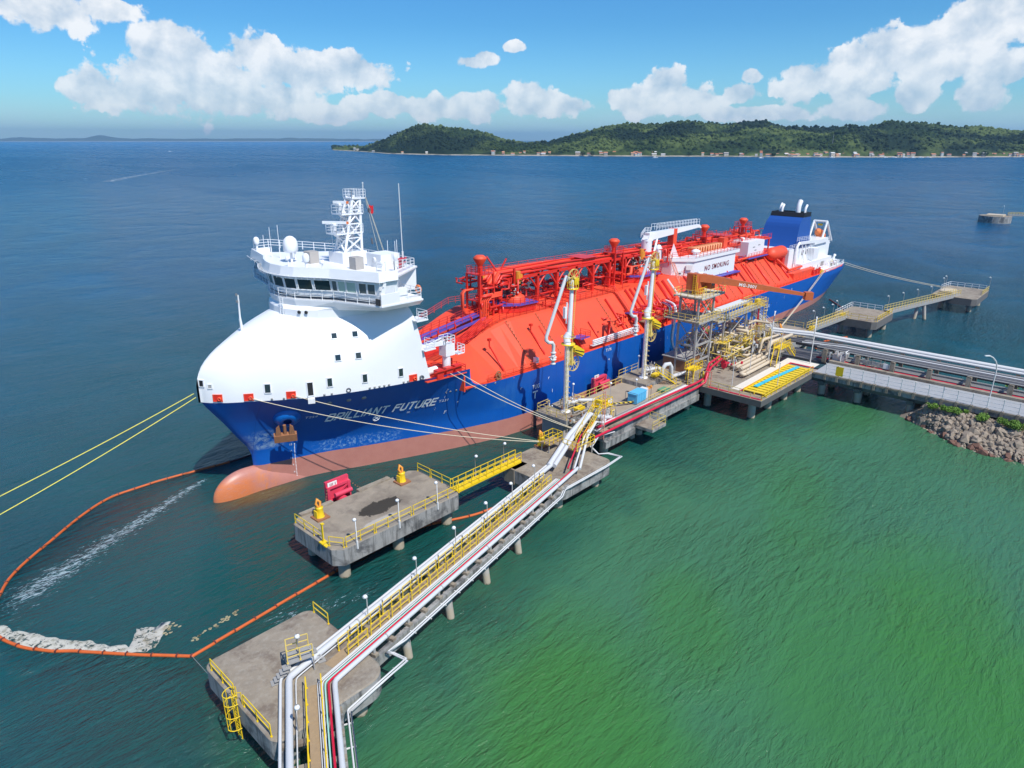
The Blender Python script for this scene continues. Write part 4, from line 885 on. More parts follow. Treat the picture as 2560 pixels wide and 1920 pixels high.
# walkways down the centre and their rails
m = MB(); m.add([(24.8, -1.4, 14.3), (24.8, -3.0, 14.3), (44, -3.0, 17.0), (44, -1.4, 17.0), (24.8, -1.4, 14.1), (24.8, -3.0, 14.1), (44, -3.0, 16.8), (44, -1.4, 16.8)], [(0, 1, 2, 3), (7, 6, 5, 4), (1, 5, 6, 2), (0, 3, 7, 4)]); m.bar((26, -3.1, 13.6), (44, -3.1, 16.2), .35); fw = m.obj('fore_walkway', M['bluep'], ship)
rail([(24.8, -3.0, 14.3), (44, -3.0, 17.0)], M['red2'], ship); rail([(24.8, -1.4, 14.3), (44, -1.4, 17.0)], M['red2'], ship)
rail([(26, 3.6, 13.2), (34, 4.6, 14.4), (44, 5.5, 17), (60, 5.6, 16.3)], M['red2'], ship); rail([(26, -6.0, 12.8), (36, -6.2, 14.0), (44, -6.2, 16.3), (56.5, -6.2, 16.3)], M['red2'], ship)
for i in range(5): m = MB(); x = 27.5+i*3.4; m.bar((x, -3.0, 12.5), (x, -3.0, 14.5+.14*(x-25)), .22); m.bar((x, -1.4, 12.5), (x, -1.4, 14.5+.14*(x-25)), .22); m.obj('walkway_post', M['red2'], ship)
m = MB()
for i in range(7): y = -3.6-.34*i; m.tube([(25, y, 13.2-.05*i), (38, y, 14.3-.05*i), (43, y, 16.5)], .09, 6)
m.obj('fore_pipe_bundle', M['red2'], ship)
rail([(x, -hb(x, DZ)+.15, DZ) for x in (35.2, 40, 50, 58)], M['red'], ship, gap=1.9)
rail([(x, -hb(x, DZ)+.15, DZ) for x in (62, 72)], M['red'], ship, gap=1.9); rail([(x, -hb(x, DZ)+.15, DZ) for x in (94, 110, 125, 140, 152)], M['red'], ship, gap=1.9)
rail([(x, hb(x, DZ)-.15, DZ) for x in (35.2, 60, 100, 150)], M['red'], ship, gap=2.2)
rail([(57.6, -6.2, 16.3), (74, -6.2, 16.3)], M['red2'], ship); rail([(99.6, -6.2, 16.3), (146, -6.2, 16.3)], M['red2'], ship)
for x in (56.5, 57.8, 74.2, 98.8, 121.4):
    m = MB(); 
    for s_ in (-.25, .25): m.bar((x+s_, -12.3, DZ+.3), (x+s_, -6.2, 16.4), .07); m.bar((x+s_, -12.3, DZ+1.2), (x+s_, -6.2, 17.3), .05)
    for i in range(18): t = i/18; m.bar((x-.25, -12.3+6.1*t, DZ+.3+6.1*t), (x+.25, -12.3+6.1*t, DZ+.3+6.1*t), .06)
    m.obj('slope_stair', M['red2'], ship)
# mooring deck between house and tank: bulwark boxes, crane
m = MB()
for x in (25.6, 27.2, 28.8): m.b2(x, x+1.1, -12.8, -12.0, 12.7, 13.9)
m.bar((24.9, -12.95, 13.8), (30.4, -13.0, 13.8), .12); m.obj('mooring_roller', M['red2'], ship)
rail([(24.9, -9.3, 12.7), (27.5, -9.3, 12.7), (30.4, -11.2, 12.7), (30.4, -13.0, 12.7)], M['red2'], ship)
m = MB(); m.tube([(24.8, -10.9, 13.4), (27.0, -10.9, 13.4)], .5, 12); m.obj('hose_drum', M['white'], ship)
m = MB(); m.ball((28.9, -10.5, 13.1), .5, 8); m.box((30.0, -9.8, 13.4), (1.2, .8, 1.3)); m.obj('mooring_winch', M['red2'], ship)
sc = MB(); sc.tube([(28.8, -11, 12.6), (28.8, -11, 15.0)], .55, 14); sc.b2(28.2, 29.8, -11.6, -10.2, 15.0, 16.6)
sc_ = sc.obj('provision_crane', M['white'], ship); m = MB(); m.bar((28.6, -10.9, 16.8), (24.0, -10.6, 16.9), .45, .55); m.bar((28.0, -10.9, 17.5), (25.6, -10.8, 17.0), .15); m.obj('crane_jib', M['white'], sc_)
m = MB(); rail_mb([(28.2, -11.6, 16.6), (29.8, -11.6, 16.6), (29.8, -10.2, 16.6), (28.2, -10.2, 16.6)], mb=m, closed=True, gap=.8); rail_mb([(29.8, -12.2, 15.2), (31, -12.2, 15.2), (31, -10.8, 15.2)], mb=m, gap=.8); m.b2(29.8, 31, -12.2, -10.8, 15.1, 15.2); m.obj('crane_rail', M['white'], sc_)
m = MB()
for a in range(10): m.tube([(37.2+.5*math.cos(a*.63), -12.6, 10.6+.5*math.sin(a*.63)), (37.2+.5*math.cos(a*.63+.63), -12.6, 10.6+.5*math.sin(a*.63+.63))], .12, 6)
m.tube([(37.2, -12.9, 10.6), (37.2, -12.2, 10.6)], .28, 10); m.b2(36.7, 37.7, -12.8, -12.3, 9.9, 10.2); m.obj('rope_winch', M['rust'], ship)

# ---------------- vent masts, pipe rack, pump groups
def vent(x, y, z0_, z1_, box=2.6, boxz=0):
    m = MB(); m.tube([(x, y, z0_), (x, y, z1_-1.4)], .42, 14); v = m.obj('vent_mast', M['red2'], ship)
    m = MB(); m.lathe([(.42, -1.5), (1.05, -.45), (1.08, -.3), (.62, .1), (0, .12)], (x, y, z1_), 18); m.obj('vent_cap', M['red'], v)
    if boxz:
        m = MB(); h = box/2
        for sx in (-h, h):
            for sy in (-h, h): m.bar((x+sx, y+sy, z0_), (x+sx, y+sy, boxz), .28)
        for z_ in (z0_+.4*(boxz-z0_), boxz):
            m.b2(x-h-.15, x+h+.15, y-h-.15, y+h+.15, z_-.15, z_)
        rail_mb([(x-h, y-h, boxz), (x+h, y-h, boxz), (x+h, y+h, boxz), (x-h, y+h, boxz)], mb=m, closed=True, gap=.9)
        m.obj('vent_tower', M['red2'], v)
    return v
vent(44.4, -1.6, 16.2, 25.6, 2.9, 23.0); vent(80.2, -1.6, 16.2, 25.0, 2.6, 22.6); vent(115.5, -1.6, 16.2, 25.0, 2.8, 22.6); vent(135.0, -1.6, 16.2, 25.2, 3.0, 23.3)
RZ = 21.9
for i, (y, r_, z_) in enumerate(((-2.0, .20, 0), (-1.3, .42, .1), (-.3, .36, .1), (.5, .22, 0), (1.2, .44, .15), (2.0, .2, 0), (-1.8, .14, .55), (.1, .14, .6))):
    m = MB(); x1 = 106 if i % 2 else 132
    m.tube([(47.5, y, RZ+z_-1.6), (48.8, y, RZ+z_), (60+i, y, RZ+z_), (63+i, y+(.5 if i == 3 else 0), RZ+z_-.15), (90, y, RZ+z_-.45), (x1, y, RZ+z_-1.2)], r_, 10); m.obj('deck_pipe', M['red'] if r_ > .3 else M['red2'], ship)
m = MB(); m.b2(49, 97, -2.55, -2.15, RZ-.85, RZ-.4); m.b2(49, 97, 2.2, 2.5, RZ-.85, RZ-.4); m.b2(56, 60, -2.2, 0, RZ+.35, RZ+.42); m.b2(70, 74, -2.4, 2, RZ+.55, RZ+.62); m.obj('rack_beam', M['red2'], ship)
for x in [52+5.2*i for i in range(10)]:
    m = MB()
    for y in (-2.3, 2.3):
        m.bar((x, y, 16.2), (x, y, RZ-.5), .5, .5)
        for s_ in (-1, 1): m.tube([(x, y, 18.8), (x+s_*.9, y, 19.9), (x+s_*1.7, y, 20.7), (x+s_*2.35, y, RZ-.6)], .17, 6)
    m.bar((x, -2.4, RZ-.6), (x, 2.4, RZ-.6), .35); m.bar((x, -2.3, 18.4), (x, 2.3, 18.4), .25); m.bar((x, -2.3, 16.4), (x, 2.3, RZ-.8), .12)
    m.obj('rack_frame', M['red2'], ship)
rail([(46, 2.9, RZ-.2), (97, 2.9, RZ-.7)], M['red2'], ship, gap=2.4)
rp = random.Random(11)
def clutter(x0, x1, y0, y1, z0_, z1_, n, mt, name, parent, r=(.06, .16), seed=1, L=3.0):
    rr_ = random.Random(seed); m = MB()
    for _ in range(n):
        p = Vector((rr_.uniform(x0, x1), rr_.uniform(y0, y1), rr_.uniform(z0_, z1_))); pts = [p.copy()]; ax = rr_.choice((0, 1, 2))
        for _ in range(rr_.choice((1, 2, 3))):
            d = rr_.uniform(.5, L)*rr_.choice((-1, 1)); p = p.copy(); p[ax] += d
            p.x = min(x1, max(x0, p.x)); p.y = min(y1, max(y0, p.y)); p.z = min(z1_, max(z0_, p.z)); ax = (ax+rr_.choice((1, 2))) % 3
            if (p-pts[-1]).length > .2: pts.append(p)
        if len(pts) > 1: m.tube(pts, rr_.uniform(*r), 6)
    return m.obj(name, mt, parent, kind='stuff')
def valves(x0, x1, y0, y1, z0_, z1_, n, mt, name, parent, seed=1, s=(.2, .5)):
    rr_ = random.Random(seed); m = MB()
    for _ in range(n):
        c_ = (rr_.uniform(x0, x1), rr_.uniform(y0, y1), rr_.uniform(z0_, z1_)); k = rr_.random(); a = rr_.uniform(*s)
        if k < .4: m.lathe([(0, -.1), (a, -.1), (a, .1), (0, .1)], c_, 10, rr_.choice(((1, 0, 0), (0, 1, 0), (0, 0, 1))), False)
        elif k < .75: m.box(c_, (a, a*.8, a*1.4))
        else: m.tube([c_, (c_[0], c_[1], c_[2]+a*2)], a*.45, 8)
    return m.obj(name, mt, parent, kind='stuff')
def pump_group(x0, seed, wide=7.2):
    z_ = 17.6; y0 = -5.2
    m = MB(); poly = [(x0, y0+2.0), (x0+2.6, y0), (x0+wide-.4, y0-.2), (x0+wide, y0+.6), (x0+wide, 1.5), (x0, 1.5)]; m.prism(poly, z_-.15, z_); pl = m.obj('pump_platform', M['bluep'], ship)
    m = MB(); m.prism([(x*.96+(x0+3.5)*.04, y*.92) for x, y in poly], 16.3, z_-.15); 
    for i in range(6): m.bar((x0+1+i, y0+.3, z_-.15), (x0+1.3+i, y0+1.6, 16.3), .14)
    m.obj('platform_skirt', M['red2'], pl)
    rail([(x, y, z_) for x, y in poly[:4]], M['red2'], pl, gap=1.1)
    m = MB(); m.lathe([(1.75, 0), (1.75, .4), (1.5, .95), (.8, 1.35), (0, 1.5)], (x0+4.2, y0+2.6, z_), 20); m.obj('tank_dome', M['red'], pl)
    m = MB(); m.tube([(x0+4.6, y0+2.4, z_+2.9), (x0+4.6, y0+2.4, z_+4.9)], .45, 12); m.b2(x0+4.3, x0+5.3, y0+2, y0+2.8, z_+3.2, z_+4.4); m.obj('pump_motor', M['brass'], pl)
    clutter(x0+.6, x0+wide-.4, y0+1.6, 1.2, z_+.2, z_+4, 42, M['red2'], 'pump_pipework', pl, seed=seed)
    clutter(x0+1.6, x0+wide-1, y0+1.2, -.5, z_+1.2, z_+3.4, 14, M['grey'], 'instrument_tubing', pl, (.04, .09), seed+1, 1.2)
    valves(x0+1.2, x0+wide-.8, y0+1.2, 0, z_+1.1, z_+3.3, 30, M['dgrey'], 'pump_valve', pl, seed+2); valves(x0+1.2, x0+wide-.8, y0+1.0, 0, z_+1.3, z_+3.4, 12, M['white2'], 'flange', pl, seed+3, (.12, .3))
pump_group(47.2, 3); pump_group(83.5, 5, 8.5)
# expansion loops around the forward vent
m = MB()
for i in range(4):
    y = -1.4+.42*i; e = .30*i; m.tube([(46.5, y, 20.6-e*.3), (41.4+e, y, 20.6-e*.3), (40.9+e, y, 20.2-e*.3), (40.9+e, y, 17.6+e*.3), (41.4+e, y, 17.0+e*.3), (45.5, y, 16.9+e*.3)], .16, 8)
for i in range(5): x = 43.0+.4*i; m.tube([(x, -3.2, 16.2), (x, -3.2, 19.3-.15*i), (x+.6, -3.2, 19.8-.15*i), (47.5, -3.2, 19.8-.15*i)], .12, 8)
m.obj('expansion_loop', M['red'], ship)
m = MB(); m.tube([(46.2, -.4, 22.2), (46.2, .3, 22.2)], .5, 10); m.obj('ventilator', M['brass'], ship)
clutter(43, 50, -3.4, 2.5, 16.5, 21.8, 40, M['red2'], 'fore_pipework', ship, (.08, .2), 21, 4)
m = MB(); m.bar((50.7, -3.0, 17.6), (50.7, -3.0, 23.2), .3); m.bar((50.7, -3, 23.1), (48.4, -2.8, 23.5), .14); m.bar((49.4, -1, 21.9), (49.4, 2, 24.6), .2); m.bar((49.4, 0, 21), (52, 0, 24.2), .2); m.obj('pump_davit', M['red2'], ship)
clutter(56, 82, -5.6, 5, 16.3, 18.2, 60, M['red2'], 'deck_pipework', ship, (.06, .16), 31, 5)
clutter(56, 120, 3, 6, 16.3, 19.2, 40, M['redp'], 'far_side_pipework', ship, (.1, .25), 32, 8)
clutter(82, 146, -3.6, 4.5, 18.0, 21.4, 120, M['red'], 'aft_pipework', ship, (.1, .3), 33, 8); clutter(82, 146, -4.5, 4.5, 17.0, 22.0, 120, M['red2'], 'aft_pipework', ship, (.06, .18), 34, 4)
m = MB(); m.prism([(99.6, -4.6), (146, -4.6), (146, 4.6), (99.6, 4.6)], 19.7, 19.9); m.b2(100, 146, -4.4, 4.4, 16.2, 17.0); m.obj('upper_deck', M['red'], ship)
for x in range(100, 147, 5): m = MB(); m.bar((x, -4.4, 16.2), (x, -4.4, 19.8), .3); m.bar((x, 4.4, 16.2), (x, 4.4, 19.8), .3); m.obj('upper_deck_post', M['red2'], ship)
rail([(99.6, -4.5, 19.9), (146, -4.5, 19.9)], M['red2'], ship, gap=2); rail([(146, 4.5, 19.9), (99.6, 4.5, 19.9)], M['red2'], ship, gap=2)
for x in (120, 126): rail([(x, -2.4, 22.0), (x+4, -2.4, 22.0)], M['red2'], ship)
m = MB(); m.b2(124, 128, -2.6, 2.6, 21.8, 21.95); m.obj('vent_gallery', M['red2'], ship)
m = MB(); m.b2(101.6, 103.0, -1.9, -.5, 19.9, 25.3); m.obj('lift_shaft', M['red'], ship); m = MB()
for i in range(20): m.bar((101.55, -1.9, 20+.26*i), (101.55, -.6, 20+.26*i), .07)
m.obj('shaft_ladder', M['red2'], ship)
m = MB()
for i in range(13):
    x = 106+1.15*i; m.tube([(x, -5.0, 19.4), (x, -5.0, 21.0), (x, -3.2, 21.0), (x, -3.2, 19.4)], .19, 8); m.tube([(x+.5, -4.7, 19.4), (x+.5, -4.7, 20.4)], .13, 6)
m.obj('pipe_loop', mat('pale orange pipe', (.72, .28, .12), .45), ship)
m = MB(); m.b2(118.2, 120.0, -5.3, -3.8, 19.6, 22.2); m.obj('control_cabin', M['red'], ship)
# white cargo deck crane
ck = MB(); ck.tube([(92.0, -1.4, 17.5), (92.0, -1.4, 23.9)], 1.05, 20); ck.tube([(92.0, -1.4, 20.6), (92.0, -1.4, 20.8)], 1.2, 20)
ck.add([(91.0, -2.2, 23.6), (93.0, -2.2, 23.6), (93.0, -.6, 23.6), (91.0, -.6, 23.6), (92.4, -2.1, 25.2), (94.2, -2.1, 25.0), (94.2, -.7, 25.0), (92.4, -.7, 25.2)], [(0, 1, 5, 4), (1, 2, 6, 5), (2, 3, 7, 6), (3, 0, 4, 7), (4, 5, 6, 7)])
co = ck.obj('cargo_crane', M['white'], ship)
m = MB(); A, B_ = Vector((92.8, -1.4, 24.8)), Vector((112.8, -1.4, 25.1)); m.add([A+Vector(v) for v in ((-1, -.6, .4), (-1, .6, .4), (-.2, -.6, -1.1), (-.2, .6, -1.1))]+[B_+Vector(v) for v in ((0, -.35, .3), (0, .35, .3), (0, -.35, -.35), (0, .35, -.35))], [(0, 4, 5, 1), (2, 3, 7, 6), (0, 2, 6, 4), (1, 5, 7, 3), (0, 1, 3, 2), (4, 6, 7, 5)])
m.add([B_+Vector(v) for v in ((0, -.35, .3), (0, .35, .3), (1.2, .3, -.6), (1.2, -.3, -.6), (0, -.35, -.5), (0, .35, -.5))], [(0, 1, 2, 3), (4, 5, 2, 3), (0, 3, 4), (1, 2, 5)]); m.obj('crane_boom', M['white'], co)
rail_mb([A+Vector((1.5, -.6, .75)), B_+Vector((-.3, -.4, .3))], gap=1.2, h=1.2, n=2).obj('boom_railing', M['white'], co); rail_mb([A+Vector((1.5, .6, .75)), B_+Vector((-.3, .4, .3))], gap=1.2, h=1.2, n=2).obj('boom_railing', M['white'], co)
m = MB(); m.tube([(93.2, -2.4, 20.9), (94.4, -2.1, 22.8), (95.6, -1.6, 24.2)], .22, 10); m.b2(94.1, 95.6, -3, -1.2, 19.5, 22.0); m.ball((95.4, -2.2, 22), .6, 8); m.obj('slewing_gear', M['white'], co)
rail_mb([(91.2, -2.3, 24.2), (90.6, -1.4, 24.2), (91.2, -.4, 24.2), (92.6, -.4, 25.2), (93.8, -1, 25.2)], gap=.8, h=.9).obj('crane_gallery', M['white'], co)
# NO SMOKING cargo machinery room
nb = MB(); zb, zt = 15.0, 19.1
P1 = [(101.2, -7.6), (119.8, -7.6), (119.8, 1), (97.6, 1), (97.6, -4.2)]; P2 = [(101.0, -7.9), (121.2, -7.9), (121.2, 1), (97.4, 1), (97.4, -4.4)]
nb.loft([ring(P1, zb), ring(P1, zt-.1), ring(P2, zt), ring(P2, zt+.75)], smooth=False); nb.prism(P2, zt+.7, zt+.75)
ns = nb.obj('machinery_room', M['white'], ship)
rail([(x, y, zt+.75) for x, y in (P2[4], P2[0], P2[1])], M['red2'], ship)
me = text_mesh('NO SMOKING', 1.55, 0, 1.2, .02)
for v in me.vertices: x, y = v.co.x, v.co.y; v.co = Vector((105.6+x, -7.66, 16.6+y))
me.materials.append(M['textd']); me.name = 'lettering'; link('lettering', me, ship)
m = MB(); m.prism([(97.0, -4.0), (101.0, -9.0), (120.4, -9.0), (120.4, -7), (98, -7)], zb-.2, zb); m.obj('room_gallery', M['bluep'], ship); rail([(97.2, -4.2, zb), (101, -8.9, zb), (104, -8.9, zb)], M['pink'], ship)
m = MB(); 
for i in range(8): m.bar((101.2+2.6*i, -8.8, zb-.2), (101.2+2.6*i, -8.6, 13.4), .25)
m.b2(101, 120, -8.4, -6.5, 12.4, 14.9); m.obj('room_footing', M['red2'], ship)
m = MB(); P_ = Vector((98.7, -5.6, 16.1)); n = Vector((-.75, -.66, 0)).normalized(); Rm = frame_rot(n); m.box(P_+n*.08, (1.0, .1, 2.0), rot=Rm); m.obj('door', M['white2'], ns); m = MB(); m.box(P_+n*.15+Vector((0, 0, .55)), (.55, .06, .22), rot=Rm); m.obj('door_vent', M['black'], ns)
m = MB(); m.box(Vector((100.2, -6.9, 17.9))+n*.2, (1.3, .3, 1.0), rot=Rm); m.obj('air_intake', M['white2'], ns)
m = MB(); m.lathe([(.6, 0), (.6, .5), (.95, .6), (.95, .95), (.5, 1.2), (0, 1.25)], (104.6, -5.8, zt+.75), 16); m.obj('mushroom_vent', M['white'], ship)
m = MB(); m.add([(97.9, -3.4, zt+.7), (99.4, -4.8, zt+.7), (99.2, -2.8, zt+.7), (98.9, -3.6, zt+3.6)], [(0, 1, 3), (1, 2, 3), (2, 0, 3)]); m.obj('pointed_vent', mat('pinkish white paint', (.75, .60, .62), .5), ship)
for s_ in (0, 1.1):
    m = MB(); a = Vector((95.8+s_, -7.4+s_*.3, 15.2)); b_ = Vector((96.9+s_, -3.5, 20.8)); m.bar(a, b_, .08); m.bar(a+Vector((.45, .1, 0)), b_+Vector((.45, .1, 0)), .08)
    for i in range(14): t = i/14; m.bar(a.lerp(b_, t), a.lerp(b_, t)+Vector((.45, .1, 0)), .05)
    m.obj('steep_ladder', mat('salmon ladder', (.72, .30, .22), .5) if s_ == 0 else bpy.data.materials['salmon ladder'], ship)
m = MB(); m.b2(128.4, 137.2, -6.6, -1, 17.0, 20.4); e2 = m.obj('electric_motor_room', M['white'], ship); rail([(127.4, -7.4, 16.8), (137.8, -7.4, 16.8)], M['pink'], ship); m = MB(); m.b2(127.2, 138, -7.6, -5, 16.6, 16.8); m.obj('room_gallery', M['bluep'], ship)
m = MB(); m.lathe([(.4, 0), (.4, .4), (.65, .5), (.5, .8), (0, .85)], (130, -4.2, 20.4), 14); m.obj('mushroom_vent', M['white'], ship)
for x, z in ((131, 19), (133.8, 19.3), (132, 18.2)): m = MB(); m.b2(x, x+1, -6.68, -6.6, z, z+.12); m.obj('louvre', M['dgrey'], e2)
# deck tank on its stand
m = MB(); m.lathe([(0, -4.6), (.8, -4.4), (1.45, -3.6), (1.6, -3.0), (1.6, 3.0), (1.45, 3.6), (.8, 4.4), (0, 4.6)], (142.8, -7.6, 16.6), 20, (1, .0, 0)); dt = m.obj('deck_tank', M['red'], ship)
m = MB(); m.b2(145.0, 146.4, -8.6, -6.8, 12, 15.6); m.b2(140.3, 140.8, -8.6, -6.8, 12, 15.3); m.b2(143.0, 143.3, -8.6, -8.2, 12, 15.3); m.obj('tank_saddle', M['red2'], dt)
m = MB(); m.ball((137.8, -4.5, 17.4), 1.3, 12); m.obj('deck_vessel', M['red'], ship)
m = MB(); m.tube([(122.5, -6.9, 16.9), (139, -6.9, 16.9), (140.5, -7.5, 16.3), (143.5, -11.0, 12.6), (152, -11.0, 12.6)], .26, 10); m.obj('loop_pipe', M['red'], ship)
m = MB(); m.prism([(144, -12.3), (158, -12.3), (160.5, -9), (152, -8.5), (144, -10.5)], 9.9, 11.7); m.obj('aft_trunk', M['red'], ship)
for x, h in ((156, .9), (158, 1.0), (160, 1.1)): m = MB(); m.b2(x, x+1.4, -12.9, -12.2, 9.9, 9.9+h); m.tube([(x+.3, -12.6, 9.9+h), (x+.3, -12.6, 10.4+h)], .2, 8); m.tube([(x+1, -12.6, 9.9+h), (x+1, -12.6, 10.4+h)], .2, 8); m.obj('bollard', M['red2'], ship)
for x in (160.8, 162.4): m = MB(); m.tube([(x, -13.1, 10.2), (x+.8, -12.4, 10.4)], .3, 10); m.obj('fairlead', M['yel'], ship)
# manifold at the side
for i in range(6):
    x = 77.5+2.3*i; m = MB(); m.tube([(x, -12.4, 12.6), (x, -8.5, 12.6), (x, -6.4, 14.6)], .34, 12); m.lathe([(0, 0), (.55, 0), (.55, .12), (.34, .12), (.34, .3), (.5, .3), (.5, .42), (0, .42)], (x, -12.8, 12.6), 14, (0, 1, 0)); m.tube([(x, -10.6, 12.6), (x, -10.6, 13.9)], .12, 8); m.lathe([(.35, 0), (.35, .08), (.25, .08)], (x, -10.6, 13.9), 12); m.obj('cargo_manifold', M['red'] if i % 2 else M['redp'], ship)
m = MB(); m.b2(75.5, 92, -13.0, -8.6, 11.35, 11.5); m.obj('manifold_platform', mat('brown grating deck', (.27, .17, .11), .85, bump=.3), ship); m = MB()
for i in range(8): m.b2(75.7+2.3*i, 75.9+2.3*i, -13.0, -12.7, 9.9, 11.4)
m.b2(75.5, 92, -13.1, -13.0, 11.2, 11.6); m.obj('manifold_support', M['red2'], ship); rail([(75.5, -13.0, 11.5), (92, -13.0, 11.5)], M['red2'], ship)
clutter(63, 97, -12.4, -7.5, 10.4, 13.4, 110, M['red2'], 'manifold_pipework', ship, (.06, .18), 41, 3); valves(66, 97, -12.8, -8, 10.4, 13.2, 50, M['red2'], 'manifold_valve', ship, 42, (.15, .4)); valves(70, 97, -12.8, -9, 10.4, 12.8, 18, M['redp'], 'drip_tray', ship, 43, (.3, .8))
for x, y, z_ in ((56.2, -11.5, 12.0), (73.3, -10.4, 13.0)): m = MB(); m.b2(x, x+2.6, y-1.2, y+.9, z_, z_+.12); mp = m.obj('step_platform', M['bluep'], ship); rail([(x, y-1.2, z_), (x+2.6, y-1.2, z_), (x+2.6, y+.9, z_)], M['red2'], mp)
m = MB()
for k_ in range(3): m.tube([(59.2, -13.0+.05*k_, 10.75+.28*k_), (72.5, -13.0+.05*k_, 10.75+.28*k_)], .13, 8)
m.b2(59, 72.6, -13.15, -12.6, 10.45, 10.6); rail_mb([(59.2, -13.25, 10.6), (72.5, -13.25, 10.6)], mb=m, h=1.0, gap=1.2, r=.025); m.obj('accommodation_ladder', M['white'], ship)

# ---------------- stern house, funnel, lifeboat
sw = M['white']
m = MB(); m.b2(147.5, 176, -9.0, 10.5, 9.9, 16.9); m.b2(152, 174, -10.8, -9.0, 9.9, 13.0); sh_ = m.obj('engine_casing', sw, ship)
m = MB(); m.b2(163, 173, -9.6, -3.0, 16.9, 18.0); m.b2(171, 177, -8.8, 6, 16.0, 16.3); m.b2(160.4, 164, -10.6, -9.0, 13, 16.3); m.obj('casing_upper', sw, ship)
m = MB(); m.b2(150.4, 183, -11.6, 11.6, 9.86, 9.95); m.obj('poop_deck', sw, ship)
for i, (x, z_) in enumerate(((156, 14.8), (158.6, 14.8))): m = MB(); m.b2(x, x+1.3, -9.06, -9.0, z_, z_+1.2); m.obj('louvre', M['dgrey'], sh_)
for x in (154.6, 165, 169): m = MB(); m.b2(x, x+.9, -10.86, -10.8, 10.2, 12.2); m.obj('door', M['white2'], sh_)
m = MB(); m.b2(166.2, 168.2, -10.9, -10.8, 11.0, 12.2); m.obj('stern_window', M['grey'], sh_)
F1 = [(151.6, -8.6), (161.5, -8.6), (161.5, 1.4), (151.6, 1.4)]; 
fr = []
for t in [i/10 for i in range(11)]:
    z_ = 16.9+7.5*t; k = 3.3*t**.8+1.5*max(0, (t-.72)/.28)**2; s_ = .55*t
    fr.append([Vector((151.6+k, -8.6+s_, z_)), Vector((161.8-.3*t, -8.6+s_, z_)), Vector((161.8-.3*t, 1.4-s_, z_)), Vector((151.6+k, 1.4-s_, z_))])
m = MB(); m.loft(fr, smooth=False); fu = m.obj('funnel', M['funnel'], ship)
t_ = fr[-1]; m = MB(); m.loft([t_, [v+Vector((.55 if i in (0, 3) else 0, 0, 1.15)) for i, v in enumerate(t_)], [v+Vector((.9 if i in (0, 3) else -.3, .35 if i < 2 else -.35, 1.15)) for i, v in enumerate(t_)], [v+Vector((.9 if i in (0, 3) else -.3, .35 if i < 2 else -.35, .1)) for i, v in enumerate(t_)]], smooth=False); m.add([v+Vector((0, 0, .12)) for v in t_], [(0, 1, 2, 3)]); m.obj('funnel_top', M['black'], fu)
for x, y, r_, h in ((158.6, -5.6, .62, 4.0), (157.8, -1.6, .3, 2.9), (158.4, -.8, .3, 3.1), (160, -6.9, .3, 2.9)):
    zz = 24.4; m = MB(); m.tube([(x, y, zz), (x, y, zz+h*.6), (x+.25, y, zz+h*.78), (x+.9, y, zz+h)], r_, 12); m.obj('exhaust_pipe', M['white'], fu)
# stern crane, davit, lifeboat
m = MB(); m.tube([(150.8, -9.6, 13), (150.8, -9.6, 17.6), (152.0, -9.6, 18.4)], .35, 10); m.bar((152, -9.6, 18.3), (163, -9.6, 17.9), .5, .7); m.obj('provision_crane', M['white'], ship)
rail([(150.8, -9.4, 18.8), (163, -9.4, 18.4)], M['white'], ship); rail([(148, -8.8, 16.9), (176, -8.8, 16.9)], M['white'], ship)
for x in (154.6, 157, 160.5): m = MB(); m.tube([(x, -11.2, 10), (x-.6, -9.6, 17.6)], .12, 6); m.obj('awning_post', M['white'], ship)
m = MB()
for y in (-8.2, -4.6): m.tube([(171.5, y, 16.9), (174.0, y, 22.2)], .3, 8); m.tube([(174.0, y, 22.2), (179.5, y, 16.5)], .3, 8)
m.tube([(174.0, -8.2, 22.2), (174.0, -4.6, 22.2)], .28, 8); m.obj('lifeboat_davit', M['white'], ship)
m = MB(); m.lathe([(0, -3.3), (.8, -2.6), (1.25, -1), (1.3, 1), (.9, 2.6), (0, 3.2)], (175.0, -6.4, 18.4), 14, (.9, 0, -.45)); m.obj('lifeboat', M['liferaft'], ship)
m = MB(); m.b2(173.9, 174.3, -7, -5.8, 21.0, 21.5); m.obj('davit_hook', M['yel'], ship)
for i in range(3): m = MB(); m.b2(176, 178, -7+3*i, -5.2+3*i, 13.2+1.1*i, 13.4+1.1*i); rail_mb([(176, -7+3*i, 13.4+1.1*i), (178, -7+3*i, 13.4+1.1*i), (178, -5.2+3*i, 13.4+1.1*i)], mb=m); m.obj('stern_landing', sw, ship)
for x, y in ((176.5, -10.2), (179, -9.6), (180.6, -5)): m = MB(); m.tube([(x-.7, y, 10.8), (x+.7, y, 10.8)], .7, 12); m.b2(x-1, x+1, y-.8, y+.8, 9.9, 10.3); m.obj('mooring_winch', M['grey'] if x < 178 else M['white'], ship)
m = MB(); m.ball((175.4, -10.4, 11.3), .45, 8); m.obj('winch_motor', M['yel'], ship)
for x, y in ((181.6, -9), (181.8, -4), (181.8, 3)): m = MB(); m.tube([(x, y, 9.9), (x, y, 11.6), (x+.4, y, 12.2), (x+1.0, y, 12.0)], .3, 10); m.obj('swan_neck_vent', M['white'], ship)
rail([(x, -hb(x, DZ)+.15, DZ) for x in (162, 168, 174, 179, 182.8)]+[(182.8, 11.2, DZ)], M['white'], ship, gap=1.3)
clutter(162, 181, -11.8, -9.4, 10.1, 12.0, 40, M['white'], 'stern_fitting', ship, (.06, .16), 51, 1.5)
